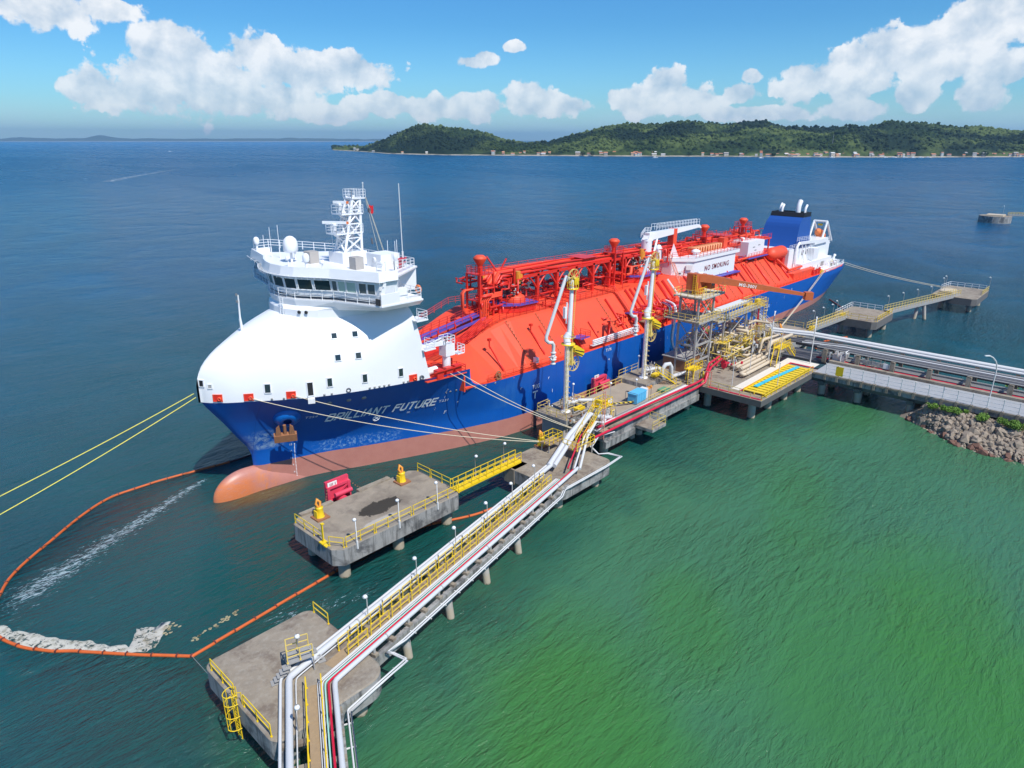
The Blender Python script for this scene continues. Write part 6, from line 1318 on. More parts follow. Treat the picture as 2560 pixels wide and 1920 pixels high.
# loading arms
def loading_arm(x, y, label, z=4.75, k=1.0):
    t = thing('marine_loader', label, 'loading arm', (x, y, z), group='marine loading arms')
    W_ = M['white']
    m = MB(); m.tube([(0, 0, 0), (0, 0, 10.2)], .36, 16); m.lathe([(.75, 0), (.75, .15), (.36, .2)], (0, 0, 0), 16); m.tube([(0, -.2, 9.8), (0, 0, 10.2), (.1, .2, 11.2), (.35, 0, 11.6)], .5, 14); m.obj('riser', W_, t)
    m = MB(); m.tube([(.35, 0, 10.9), (.75, 0, 19.2)], .34, 16, r2=.28); m.tube([(.3, .5, 13), (.35, .5, 16)], .12, 8); m.box((.0, .55, 14.6), (.4, .4, 1.6)); m.obj('inboard_arm', W_, t)
    m = MB(); m.tube([(.45, .35, 19.3), (.1, .45, 19.5), (-.35, .5, 19.0), (-3.5, .9, 11.8), (-3.55, .9, 11.3), (-3.2, .7, 10.9), (-2.6, .6, 10.8), (-2.3, .6, 10.4), (-2.3, .6, 9.4)], .24, 14); m.obj('outboard_arm', M['pipew'], t)
    m = MB(); m.tube([(-2.3, .6, 9.4), (-2.3, .6, 7.6)], .22, 10)
    for z_, r_ in ((9.3, .4), (8.9, .34), (8.3, .45), (7.7, .38)): m.lathe([(0, -.09), (r_, -.09), (r_, .09), (0, .09)], (-2.3, .6, z_), 12)
    m.tube([(-2.9, .6, 8.4), (-1.7, .6, 8.5)], .16, 8); m.tube([(-2.6, .2, 8.8), (-2.6, 1.1, 8.6)], .12, 8); m.obj('coupler', M['pipew'], t)
    def wheel(c, r_, mt, ax=Vector((0, 1, 0)), sp=10, name='sheave_wheel'):
        m = MB(); c = Vector(c); u = Vector((1, 0, 0)); v = Vector((0, 0, 1))
        ring_ = [c+u*r_*math.cos(2*math.pi*i/28)+v*r_*math.sin(2*math.pi*i/28) for i in range(28)]
        for dy in (-.09, .09): m.tube([q_+ax*dy for q_ in ring_], .042, 6, closed=True)
        for i in range(sp): a = 2*math.pi*i/sp; m.bar(c, c+u*r_*math.cos(a)+v*r_*math.sin(a), .06)
        m.tube([c-ax*.2, c+ax*.2], .2, 12); return m.obj(name, mt, t)
    wheel((.75, -.2, 19.5), 1.15, M['yelp']); wheel((1.15, -.35, 7.2), 1.15, M['yelp'], sp=8)
    m = MB(); m.tube([(0, 0, 10.9), (.5, -.2, 9.6)], .3, 8); m.b2(.4, .75, -.6, .1, 7.0, 9.9); m.obj('counter_arm', M['yelp'], t)
    m = MB()
    m.add([(.55, -1.0, 9.7), (1.15, -1.0, 9.9), (2.75, -1.0, 8.9), (2.75, -1.0, 8.3), (2.2, -1.0, 8.0), (.6, -1.0, 9.0), (.55, .35, 9.7), (1.15, .35, 9.9), (2.75, .35, 8.9), (2.75, .35, 8.3), (2.2, .35, 8.0), (.6, .35, 9.0)], [(5, 4, 3, 2, 1, 0), (6, 7, 8, 9, 10, 11)]+[(i, (i+1) % 6, 6+(i+1) % 6, 6+i) for i in range(6)]); m.obj('counterweight', M['yel'], t)
    m = MB(); m.bar((.62, -1.03, 9.35), (2.7, -1.03, 8.62), .02, .13) ; m.bar((.6, -1.03, 9.05), (2.4, -1.03, 8.18), .02, .13); m.obj('warning_stripe', M['black'], t)
    m = MB(); m.lathe([(1.0, 0), (1.0, .12), (0, .12)], (.2, 0, 10.1), 14); m.tube([(.2+1.0*math.cos(a), 1.0*math.sin(a), 11.2) for a in [2*math.pi*i/12 for i in range(12)]], .04, 5, closed=True); 
    m.lathe([(.8, 0), (.8, .1), (0, .1)], (.9, 0, 17.9), 12); [m.bar((.9+.8*math.cos(a), .8*math.sin(a), 17.9), (.9+.8*math.cos(a), .8*math.sin(a), 19.1), .06) for a in [2*math.pi*i/10 for i in range(10)]]; m.b2(.7, 1.6, -.5, .5, 18.5, 19.4); m.obj('service_platform', M['yel'], t)
    m = MB()
    for s_ in (0, .42): m.bar((-.75+s_, -.55, 0), (-.75+s_, -.55, 10.1), .05); m.bar((1.15+s_*.5, .1, 10.2), (1.6+s_*.5, .1, 18.0), .05)
    for i in range(33): m.bar((-.75, -.55, .3+.3*i), (-.33, -.55, .3+.3*i), .04)
    for i in range(26): t2 = i/26; m.bar((1.15+.45*t2, .1, 10.2+7.8*t2), (1.36+.45*t2, .1, 10.2+7.8*t2), .04)
    for i in range(9): m.tube([(-.75-.1, -.55, 2.4+.85*i), (-.55, -1.15, 2.4+.85*i), (-.2, -.55, 2.4+.85*i)], .025, 4)
    m.obj('ladder', M['brass'] if False else M['yelp'], t)
    # manifold at the foot
    m = MB(); m.tube([(.0, 0, 1.6), (.5, -.1, 1.2), (1.6, -.4, 1.1), (2.6, -.6, 1.1), (3.6, -.8, .9), (3.7, -.85, -.3)], .27, 12); m.tube([(1.6, -.4, .0), (1.6, -.4, 1.0)], .09, 6); m.tube([(2.6, -.6, .0), (2.6, -.6, 1.0)], .09, 6); m.obj('base_pipe', M['pipe'], t)
    m = MB(); m.b2(.5, 2.3, -1.9, -1.1, .3, .42); m.box((1.3, -1.5, .6), (1.6, .9, .25)); m.obj('drip_tray', M['yel'], t)
    valves(.6, 3.6, -1.2, .8, .2, 1.8, 14, M['pipew'], 'valve', t, int(x), (.12, .3)); clutter(.4, 3.4, -1.4, 1.0, .1, 1.9, 12, M['grey'], 'small_pipework', t, (.03, .07), int(x)+1, 1.4)
    return t
loading_arm(43.6, -20.0, 'white loading arm nearest the bow with yellow counterweight and spoked wheels'); loading_arm(64.2, -20.0, 'second white loading arm, nearer the crane tower')
# clutter of the head deck
ct = thing('swan_pipe', 'pale grey looped pipe rising beside the second loading arm', 'pipe'); m = MB(); m.tube([(66.2, -22.4, 5.0), (66.2, -22.4, 6.4), (66.6, -22.6, 7.0), (67.4, -22.9, 7.0), (67.8, -23, 6.4), (67.8, -23, 4.6), (69.5, -23, 4.5), (72, -23.5, 4.5)], .32, 14); m.obj('pipe_run', M['pipe'], ct)
pipe_thing([(45.8, -20.6, 6.0), (47.6, -22.4, 6.0), (47.9, -22.9, 5.6), (47.9, -24.4, 5.2), (46.2, -25.6, 5.0), (42.6, -27.2, 5.0)], .28, 'pipe', 'pale grey pipe from the first loading arm to the pipe incline')
pipe_thing([(48.2, -23.4, 5.2), (50.9, -22.9, 5.1)], .36, 'pipe', 'short fat grey pipe stub on the jetty head', 'pipe_stub', 14)
hz_ = MB(); hz_.tube([(51.0, -23.0, 4.6), (53.5, -24.2, 4.45), (55, -24.9, 4.4)], .16, 8); tag(hz_.obj('striped_barrier', mat('hazard stripes', (.6, .45, .05), .5, f=lambda q, p, c: q.mix(q.m('GREATER_THAN', q.m('FRACT', q.m('MULTIPLY', q.v('DOT_PRODUCT', p, (1, .9, 0), out='Value'), 2.4)), .5), c, (.02, .02, .02)))), 'yellow and black striped barrier pole lying on the jetty head', 'barrier')
yp = thing('valve_platform', 'bright yellow valve access platform by the first loading arm', 'platform', (46.6, -24.4, 4)); m = MB(); m.b2(-1.3, 1.3, -.8, .8, 1.9, 2.05); m.b2(-1, -.6, -.5, .5, 2.05, 3.0); m.b2(-.2, .6, -.4, .3, 2.05, 2.7)
m.obj('platform', M['yel'], yp); m = MB(); [m.bar((x, y, 0), (x, y, 1.9), .1) for x in (-1.2, 1.2) for y in (-.7, .7)]; m.obj('leg', M['yel'], yp); yrail([(-1.3, -.8, 2.05), (1.3, -.8, 2.05), (1.3, .8, 2.05), (-1.3, .8, 2.05)], 'x', '', par=yp, gap=.7)
cbn = thing('blue_cabinet', 'light blue equipment cabinet standing on the jetty head', 'cabinet', (55.8, -24.3, 4), R(3)); m = MB(); m.b2(-1.5, 1.5, -.75, .75, .1, 1.55); m.b2(-1.58, 1.58, -.83, .83, 1.55, 1.65); m.obj('cabinet_body', M['cblue'], cbn); m = MB()
for i in range(4): m.b2(-1.45+.75*i, -.8+.75*i, -.79, -.75, .2, 1.5)
m.obj('door', M['cblue'], cbn); m = MB(); m.b2(1.6, 2.3, -.6, .5, .1, 1.7); m.obj('side_box', M['white2'], cbn); m = MB(); [m.bar((x, y, 0), (x, y, 1.9), .05) for x in (-1.8, 2.5) for y in (-1, 1)]; m.bar((-1.8, -1, 1.9), (-1.8, 1, 1.9), .05); m.bar((2.5, -1, 1.9), (2.5, 1, 1.9), .05); m.obj('guard_frame', M['dgrey'], cbn)
for i, (x, y, l) in enumerate(((52.2, -21.8, 'thin lamp post in the middle of the jetty head'), (48.0, -17.9, 'lamp post with white head by the fender railing'), (58.2, -22.5, 'thin pole beside the blue cabinet'), (66.9, -17.2, 'lamp post by the second loading arm plinth'))): lamp(x, y, 4, 3.2 if i != 2 else 2.4, l, (.2, .1))
def stair(x, y, z0_, z1_, dx, dy, w_, label, mt='yel', name='steel_stair', grp='yellow steel stairs of the jetty', legs=True):
    t = thing(name, label, 'stairs', group=grp); a = Vector((x, y, z0_)); b_ = Vector((x+dx, y+dy, z1_)); d = (b_-a); n = Vector((-d.y, d.x, 0)).normalized()*w_/2; k = max(3, int((z1_-z0_)/.24))
    m = MB(); [m.bar(a+n*s_, b_+n*s_, .06, .2) for s_ in (-1, 1)]; m.obj('stringer', M[mt], t)
    m = MB(); [m.bar(a.lerp(b_, (i+.5)/k)-n, a.lerp(b_, (i+.5)/k)+n, .22, .04) for i in range(k)]; m.obj('tread', M['wood'] if mt == 'yel' else M[mt], t)
    m = MB()
    for s_ in (-1, 1):
        for j in (.55, 1.05): m.bar(a+n*s_+Vector((0, 0, j)), b_+n*s_+Vector((0, 0, j)), .055)
        for i in range(4): c = a.lerp(b_, i/3)+n*s_; m.bar(c, c+Vector((0, 0, 1.05)), .06)
    m.obj('handrail', M[mt], t); return t
# incline from corner platform up to the head, with pipes and stair
stair(36.3, -28.2, 4.9, 7.1, 7.0, 2.2, 1.0, 'yellow stair climbing from the corner platform to the jetty head')
lp_ = thing('landing', 'yellow railed landing above the corner platform at the foot of the stair', 'platform'); m = MB(); m.b2(33.7, 37.3, -29.9, -27.6, 4.75, 4.9); m.obj('platform', M['wood'], lp_); yrail([(33.7, -27.6, 4.9), (33.7, -29.9, 4.9), (37.3, -29.9, 4.9), (37.3, -28.6, 4.9)], 'x', '', par=lp_, gap=.8); m = MB(); [m.bar((x, y, 3.5), (x, y, 4.75), .12) for x in (33.9, 37.1) for y in (-29.7, -27.8)]; m.obj('leg', M['grey'], lp_)
l2 = thing('landing', 'small yellow railed mooring landing with orange hook on the corner platform', 'platform'); m = MB(); m.b2(33.0, 35.6, -25.9, -24.3, 4.6, 4.75); m.obj('platform', M['wood'], l2); yrail([(33.0, -24.3, 4.75), (33.0, -25.9, 4.75), (35.6, -25.9, 4.75), (35.6, -24.3, 4.75), (33, -24.3, 4.75)], 'x', '', par=l2, gap=.8); m = MB(); [m.bar((x, y, 3.5), (x, y, 4.6), .12) for x in (33.2, 35.4) for y in (-25.7, -24.5)]; m.obj('leg', M['grey'], l2)
hook(34.2, -23.6, 'orange mooring hook behind the small landing on the corner platform', z=3.5)
for i, (o, r_, mt, l) in enumerate(((0, .33, 'pipe', 'fat silver pipe climbing to the jetty head, ship side'), (.75, .28, 'pipe', 'second silver pipe climbing to the jetty head'), (1.9, .1, 'redp', 'crimson pipe on the incline to the jetty head'), (2.4, .12, 'pipew', 'white pipe on the incline beside the crimson one'), (2.8, .16, 'pipew', 'outermost white pipe on the incline to the jetty head'))):
    pipe_thing([T1(40.0+.3*i, 1.5-.2*i-o if i > 1 else 1.5-o*.8, 4.5), (36.2+.3*i, -26.6-.75*o, 5.4), (41.0, -26.0-.5*o, 6.8 if i < 2 else 6.0), (43.6, -26.2-.3*o, 5.6 if i < 2 else 4.9), (46, -26.2-.3*o, 4.9)], r_, mt, l, 'incline_pipe', 12)
ls = thing('lattice_mast', 'thin red and white lattice light mast on the corner of the jetty head', 'mast', (41.6, -28.2, 3.5)); m = MB()
for i in range(3): a = i*2.09; m.bar((.25*math.cos(a), .25*math.sin(a), 0), (.2*math.cos(a), .2*math.sin(a), 7), .05)
for k_ in range(14): [m.bar((.24*math.cos(i*2.09), .24*math.sin(i*2.09), k_*.5), (.24*math.cos(i*2.09+2.09), .24*math.sin(i*2.09+2.09), k_*.5+.5), .03) for i in range(3)]
m.obj('lattice', bpy.data.materials['salmon ladder'], ls)
cw = thing('pipe_support_frame', 'tangle of grey supports and valves around the foot of the first arm', 'steel frame'); clutter(41.2, 48, -26.8, -22.6, 3.9, 6.6, 46, M['grey'], 'small_pipework', cw, (.03, .09), 61, 2); clutter(41.5, 47, -26.8, -17.5, 4.2, 6.2, 30, M['yelp'], 'yellow_pipework', cw, (.03, .06), 62, 2); valves(41.5, 48, -26.6, -18, 4.4, 6.2, 26, M['pipew'], 'valve', cw, 63, (.12, .3)); valves(41.5, 48, -26.6, -18, 4.4, 5.4, 14, M['rust'], 'flange', cw, 64, (.1, .28))
m = MB(); [m.box((61.7+.35*i, -22.6+.2*(i % 2), 4.15), (.5, .3, .3)) for i in range(4)]; tag(m.obj('mooring_fitting', M['brass']), 'small orange mooring fitting on the deck by the second arm', 'mooring fitting')
m = MB(); m.b2(61.5, 63.4, -26.0, -24.4, 4.01, 4.5); tag(m.obj('green_mat', mat('green deck paint', (.12, .3, .17), .8)), 'pale green painted hatch on the jetty head', 'hatch')
stair(66.9, -24.4, 4.1, 6.6, -3.0, 1.8, .9, 'yellow stair by the second loading arm, going down to the left'); stair(68.0, -26.6, 4.1, 6.0, 1.8, .9, .9, 'yellow stair up to the yellow landing beside the tower')
yb = thing('landing', 'bright yellow landing between the two short stairs by the tower', 'platform'); m = MB(); m.b2(69.5, 72.2, -26.3, -24.6, 5.9, 6.05); m.obj('platform', M['yel'], yb); yrail([(69.5, -26.3, 6.05), (72.2, -26.3, 6.05), (72.2, -24.6, 6.05), (69.5, -24.6, 6.05)], 'x', '', par=yb, gap=.8); m = MB(); [m.bar((x, y, 4), (x, y, 5.9), .1) for x in (69.7, 72) for y in (-26.1, -24.8)]; m.obj('leg', M['yel'], yb)
yrail([(56.5, -26, 4), (66, -26, 4)], 'yellow_railing', YL+'beside the pipes on the jetty head', mt='yelp')

# ---- process platform with the cable trays
pp = thing('process_platform', 'large concrete platform under the crane tower and process piping', 'platform')
m = MB(); slab(m, [(69.0, -38.3), (90.6, -38.9), (90.6, -30), (98.5, -30), (98.5, -13.2-2.4), (69.0, -15.6)], 2.9, 4.0); m.obj('deck_slab', [M['conc'], mat('blackened concrete edge', (.10, .10, .095), .9, var=.3, scale=1.5)], pp)
for x, y in ((71.3, -28.3), (71.3, -36.0), (77, -36.2), (83, -36.4), (88.4, -36.6), (71.3, -20), (80, -20), (89, -22), (97, -18), (97, -27), (80, -29), (89, -29)): pile(x, y, 2.9, pp, .62)
m = MB(); m.b2(71.2, 93.8, -33.7, -32.3, 4.004, 4.03); m.b2(91.4, 93.8, -38.0, -33.7, 4.004, 4.03); m.obj('white_paint_strip', mat('cream deck paint', (.72, .66, .56), .7, var=.06), pp)
m = MB(); m.b2(71.2, 91.4, -34.15, -33.7, 4.008, 4.034); m.b2(90.9, 91.4, -38.0, -34.15, 4.008, 4.034); m.b2(69.1, 69.6, -38.0, -29, 4.008, 4.05); m.obj('red_paint_strip', M['redp'], pp)
yt = thing('cable_tray', 'row of yellow gratings with a bright cyan cable bundle at the platform edge', 'cable tray')
for i in range(15): m = MB(); m.b2(71.2+1.2*i, 72.1+1.2*i, -37.9, -34.4, 4.25, 4.33); m.obj('grating_panel', M['yel'], yt)
m = MB(); m.b2(71.0, 89.2, -38.05, -37.95, 4.05, 4.4); m.b2(71.0, 89.2, -34.4, -34.3, 4.05, 4.4); m.b2(71, 89.2, -36.2, -36.1, 4.05, 4.3); m.obj('edge_beam', M['yel'], yt)
for i in range(4): m = MB(); y = -35.5-.17*i; m.tube([(73.4, y+.5, 4.5), (78, y+.3, 4.5), (83, y-.1, 4.5), (88.2, y-.55, 4.5)], .085, 8); m.obj('cable', M['cyan'], yt)
yrail([(69.2, -38.2, 4), (88.6, -38.7, 4)], 'yellow_railing', YL+'on the outer edge of the platform with the cyan cables'); yrail([(69.2, -38.2, 4), (69.2, -29.2, 4)], 'yellow_railing', YL+'on the left edge of the platform with the cyan cables', mt='yelp')
yrail([(71.4, -34.25, 4), (88.4, -34.25, 4)], 'yellow_railing', YL+'between the cream strip and the yellow gratings', h=.5)
# crane tower
tw = thing('crane_tower', 'grey steel tower with railed decks carrying the orange crane', 'tower')
tx0, tx1, ty0, ty1 = 73.0, 78.2, -24.2, -20.8
for x in (tx0, tx1):
    for y in (ty0, ty1): m = MB(); m.bar((x, y, 4), (x, y, 17.3), .32); m.obj('column', M['steel'], tw)
m = MB()
for z_ in (6.2, 9.0, 13.0, 17.1):
    for a, b_ in (((tx0, ty0), (tx1, ty0)), ((tx1, ty0), (tx1, ty1)), ((tx1, ty1), (tx0, ty1)), ((tx0, ty1), (tx0, ty0))): m.bar((*a, z_), (*b_, z_), .22, .3)
for za, zb_ in ((4.2, 9.0), (9.0, 13.0), (13.0, 17.1)):
    for a, b_ in (((tx0, ty0), (tx1, ty0)), ((tx1, ty0), (tx1, ty1)), ((tx0, ty1), (tx0, ty0))): m.bar((*a, za), (*b_, zb_), .12); m.bar((*b_, za), (*a, zb_), .12)
m.obj('bracing', M['steel'], tw)
for z_, x0, x1, y0, y1 in ((17.5, 72.2, 80.2, -25.1, -19.9), (13.4, 72.2, 79.4, -25.0, -18.4), (12.2, 79.4, 82.4, -24.8, -22.8)):
    t_ = MB(); t_.b2(x0, x1, y0, y1, z_-.15, z_); d_ = t_.obj('deck', mat('sunlit grating', (.58, .53, .42), .8) if z_ > 14 else mat('grey brown grating', (.40, .35, .27), .85), tw); yrail([(x0, y0, z_), (x1, y0, z_), (x1, y1, z_), (x0, y1, z_), (x0, y0, z_)], 'x', '', mt='yelp', par=tw, gap=1.3, r=.04)  # top deck grating has sunlight put into its colour, lower decks a darker copy
    [MB().bar((x0, y, z_-.25), (x1, y, z_-.25), .14, .2).obj('deck_beam', M['steel'], tw) for y in (y0, (y0+y1)/2, y1)]
stair(81.0, -23.4, 12.3, 17.5, -2.0, 2.4, .8, 'pale yellow stair between the two tower decks', 'yelp'); stair(85.6, -20.8, 7.6, 11.4, -2.6, 2.0, .8, 'pale yellow stair below the lower tower deck', 'yelp')
cr_ = thing('jib_crane', 'weathered orange jib crane on top of the steel tower, marked MG-3001', 'crane')
m = MB(); m.tube([(75.8, -22.3, 17.4), (75.8, -22.3, 18.6)], 1.0, 16); m.b2(74.9, 77.2, -23.0, -20.9, 18.5, 20.7); m.b2(73.9, 74.9, -22.9, -21.1, 18.1, 21.0); m.obj('machinery_house', M['craneo'], cr_)
m = MB(); m.b2(76.8, 78.1, -24.2, -23.0, 18.3, 20.0); m.obj('cab', M['craneo'], cr_); m = MB(); m.b2(76.9, 78.0, -24.25, -24.2, 18.8, 19.8); m.b2(78.1, 78.15, -24.1, -23.1, 18.8, 19.8); m.obj('cab_window', M['glassl'], cr_)
BA, BB = Vector((74.4, -21.6, 21.0)), Vector((87.8, -36.0, 17.6)); d = (BB-BA); dn = d.normalized(); sd = Vector((-dn.y, dn.x, 0)).normalized()
m = MB(); A0 = [BA+sd*a+Vector((0, 0, b_)) for a, b_ in ((-.5, 0), (.5, 0), (.5, -1.3), (-.5, -1.3))]; B0 = [BB+sd*a+Vector((0, 0, b_)) for a, b_ in ((-.28, 0), (.28, 0), (.28, -.5), (-.28, -.5))]; Mi = [(BA+dn*3.4)+sd*a+Vector((0, 0, b_)) for a, b_ in ((-.5, .25), (.5, .25), (.5, -1.0), (-.5, -1.0))]
m.loft([A0, Mi, B0], smooth=False, caps=True); m.obj('boom', M['craneo'], cr_)
m = MB(); m.box(BB+Vector((.25, -.3, -.45)), (1.3, 1.1, 1.3), rz=math.atan2(d.y, d.x)); m.obj('boom_head', M['craneo'], cr_)
me = text_mesh('MG-3001', .75, 0, 1.1, .01); rw = dn; nrm = -sd if (-sd).dot(camo.location-BA) > 0 else sd; upv = nrm.cross(rw) if nrm.cross(rw).z > 0 else rw.cross(nrm)
for v in me.vertices:
    s_ = v.co.x; k = (8.2+s_)/d.length; v.co = (BA+dn*(8.2+s_))+nrm*(.5-.22*k+.03)+upv*(v.co.y-.70+.02*s_)
me.materials.append(M['text']); link('lettering', me, cr_)
m = MB(); m.tube([(74.2, -23.0, 17.2), (74.2, -23.0, 19.6)], .06, 6); yrail([(73.6, -23.6, 17.6), (76.4, -23.6, 17.6), (76.4, -22.7, 17.6)], 'x', '', mt='yel', par=cr_, gap=.7); [m.bar((73.85, -22.9, 17.6+.3*i), (73.85, -22.4, 17.6+.3*i), .05) for i in range(11)]; m.bar((73.85, -22.9, 17.2), (73.85, -22.9, 20.9), .06); m.bar((73.85, -22.4, 17.2), (73.85, -22.4, 20.9), .06); m.obj('crane_ladder', M['yel'], cr_)
m = MB(); m.tube([(75.2, -22.2, 20.8), (76.6, -22.4, 20.8)], .25, 10); m.ball((75.4, -22.4, 21.0), .25, 6); m.obj('winch', M['white2'], cr_)
# hoses hanging from the tower deck to the ship manifold
for k_, (off_, r_, mt, l) in enumerate(((0, .24, 'white', 'thick white hose hanging from the ship manifold under the tower'), (1.3, .08, 'bluet', 'blue hose looping under the tower'), (1.9, .05, 'cyan', 'thin cyan hose looping under the tower'))):
    pts = [(86-off_, -10.5, 12.7), (83-off_, -14.0, 12.9), (79.5-off_, -16.4, 12.3), (78.2-off_*.4, -17.0, 10.6), (77.6-off_*.3, -17.2, 8), (78-off_*.2, -17.8, 5.8), (79.6, -18.6, 4.9), (81.4, -19.2, 4.9)]
    P_ = [Vector(p) for p in pts]; fine = []
    for i in range(len(P_)-1):
        p0 = P_[max(0, i-1)]; p1 = P_[i]; p2 = P_[i+1]; p3 = P_[min(len(P_)-1, i+2)]
        for j in range(5): t = j/5; fine.append(.5*((2*p1)+(p2-p0)*t+(2*p0-5*p1+4*p2-p3)*t*t+(-p0+3*p1-3*p2+p3)*t**3))
    m = MB(); m.tube(fine+[P_[-1]], r_, 10); tag(m.obj('cargo_hose', M[mt]), l, 'hose', 'hoses under the tower')
bb_ = thing('equipment_box', 'large rusty brown box at the foot of the steel tower', 'equipment'); m = MB(); m.b2(72.9, 78.6, -22.6, -18.4, 4.02, 6.3); m.obj('box_body', mat('brown box paint', (.26, .12, .06), .7, var=.2), bb_); m = MB(); m.b2(72.7, 78.8, -22.8, -18.2, 6.3, 6.42); m.obj('box_roof', M['steel'], bb_)
# gangway tower with pipe bridge
gt = thing('access_tower', 'grey steel access tower with pipe bridge and yellow caged top beside the crane tower', 'tower')
for x, y in ((82.2, -24.6), (82.2, -20.4), (91.0, -24.6), (91.0, -20.6), (96.5, -23.4)): m = MB(); m.bar((x, y, 4), (x, y, 12), .26); m.obj('column', M['grey'], gt)
m = MB(); [m.bar((82.2, -24.6, z_), (91, -24.6, z_), .16, .22) for z_ in (8, 11.8)]; m.bar((82.2, -24.6, 4), (91, -24.6, 8), .12); m.bar((91, -24.6, 4), (82.2, -24.6, 8), .12); m.bar((91, -24.6, 4.2), (96.5, -23.4, 11.8), .14); m.bar((96.5, -23.4, 4.2), (91, -24.6, 11.8), .14); m.bar((82.2, -24.6, 8), (91, -24.6, 11.8), .12); m.obj('bracing', M['grey'], gt)
m = MB(); m.b2(81.6, 97.2, -25.0, -22.8, 11.9, 12.05); m.obj('deck', M['grey'], gt); yrail([(81.6, -25, 12.05), (97.2, -25, 12.05)], 'x', '', mt='yelp', par=gt, gap=1.2, r=.04); yrail([(81.6, -22.8, 12.05), (97.2, -22.8, 12.05)], 'x', '', mt='yelp', par=gt, gap=1.2, r=.04)
for i in range(6): m = MB(); m.tube([(83, -22.4+.38*i, 12.6), (97.0, -22.4+.38*i, 12.6)], .13, 8); m.obj('pipe_run', M['pipe'], gt)
m = MB(); m.b2(96.2, 99.8, -24.4, -21.4, 11.6, 11.75); m.b2(97.2, 98.6, -23.8, -23.2, 11.75, 13.1); m.obj('yellow_deck', M['yel'], gt); yrail([(96.2, -24.4, 11.75), (99.8, -24.4, 11.75), (99.8, -21.4, 11.75), (96.2, -21.4, 11.75), (96.2, -24.4, 11.75)], 'x', '', mt='yelp', par=gt, gap=.8, h=1.5, r=.04)
m = MB(); [m.bar((x, y, 4), (x, y, 13), .1) for x in (99.2, 100.6) for y in (-24.4, -23.0)]; [m.bar((99.2, -24.4, 4.6+.6*i), (100.6, -24.4, 4.6+.6*i), .06) for i in range(14)]; [m.bar((100.6, -24.4, 4.6+.6*i), (100.6, -23, 4.6+.6*i), .06) for i in range(14)]; m.obj('ladder_cage', M['yelp'], gt)
m = MB(); m.tube([(97.4, -24.2, 4), (97.2, -24.2, 12.4)], .14, 8); m.obj('fire_riser', M['redp'], gt)
stair(108.0, -24.3, 4.1, 11.0, -10.0, 1.8, 1.3, 'long grey steel stair rising to the access tower', 'pipew', 'grey_stair', 'grey steel stairs'); stair(108.0, -23.2, 4.3, 11.6, -11.0, 1.8, .5, 'narrow pale blue cable ladder beside the long grey stair', 'pipew', 'cable_ladder', 'grey steel stairs')
# process piping
pr = thing('process_piping', 'dense process piping and valves under the towers with yellow access rails', 'pipework')
clutter(79, 97, -28, -17.5, 4.2, 8.5, 170, M['yelp'], 'yellow_pipework', pr, (.04, .1), 71, 3); clutter(80, 97, -28, -17.5, 4.2, 9.0, 90, M['tan'], 'tan_pipework', pr, (.08, .24), 72, 3.5); clutter(79, 97, -27, -17.5, 4.2, 8.5, 80, M['grey'], 'grey_pipework', pr, (.04, .12), 73, 3)
clutter(79, 96, -27, -18, 4.2, 7.5, 30, M['rust'], 'rusty_pipework', pr, (.05, .14), 78, 2)
valves(79.5, 96, -28, -18, 4.5, 8.2, 80, M['pipew'], 'valve', pr, 74, (.2, .5)); valves(79.5, 96, -28, -18, 4.5, 7.5, 40, M['dgrey'], 'actuator', pr, 75, (.2, .45)); valves(79.5, 96, -29, -18, 4.3, 6.5, 24, M['yel'], 'handwheel', pr, 76, (.2, .45)); valves(77, 82, -29, -26, 4.3, 6.0, 16, M['redp'], 'fire_valve', pr, 77, (.2, .5))
for i, (y, x0, x1, r_, l) in enumerate(((-28.0, 80.0, 90.5, .22, 'farthest'), (-28.8, 79.6, 90.2, .30, 'second'), (-29.8, 79.2, 89.6, .36, 'thickest, middle'), (-30.8, 78.6, 88.6, .24, 'fourth'), (-31.6, 77.6, 87.5, .30, 'nearest'))):
    pts = [(x0, y, 4.7), (x1, y, 4.7), (x1+.8, y, 5.4), (x1+.8, y, 6.4), (x1+1.4, y, 7.0), (97, y-.6, 7.0)] if i in (0, 2) else [(x0, y, 4.7), (x1, y, 4.7)]
    t_ = pipe_thing(pts, r_, 'tan', l+' of the fat tan pipes lying on the process platform', 'tan_pipe', 14, 'fat tan pipes on the process platform')
m = MB(); m.tube([(77.6, -31.6, 4.7), (77.1, -31.5, 4.7), (77.0, -31.0, 4.8), (77.5, -30.8, 4.7), (78.6, -30.8, 4.7)], .27, 12); tag(m.obj('tan_pipe', M['tan']), 'return bend at the bow end of the fat tan pipes', 'pipe', 'fat tan pipes on the process platform')
m = MB(); [m.tube([(93.2, -30.6+1.2*i, 4), (93.2, -30.6+1.2*i, 6.4), (93.8, -30.6+1.2*i, 7.2), (95, -30.6+1.2*i, 7.3), (98, -30.8+1.2*i, 7.3)], .3, 12) for i in range(1)]; tag(m.obj('tan_pipe', M['tan']), 'tan pipe elbow rising to the main pipe rack', 'pipe', 'fat tan pipes on the process platform')
ya = thing('arched_platform', 'yellow railed stair bridge arching over the tan pipes', 'stairs'); m = MB(); m.b2(89.0, 93.0, -32.6, -31.2, 6.6, 6.75); m.obj('platform', M['yel'], ya); yrail([(89, -32.6, 6.75), (93, -32.6, 6.75)], 'x', '', par=ya, gap=.8); yrail([(89, -31.2, 6.75), (93, -31.2, 6.75)], 'x', '', par=ya, gap=.8)
stair(86.4, -32.6, 4.1, 6.6, 2.6, .7, .9, 'yellow stair up to the arched bridge over the tan pipes'); stair(95.6, -32.4, 4.1, 6.6, -2.6, .5, .9, 'yellow stair down the far side of the arched bridge')
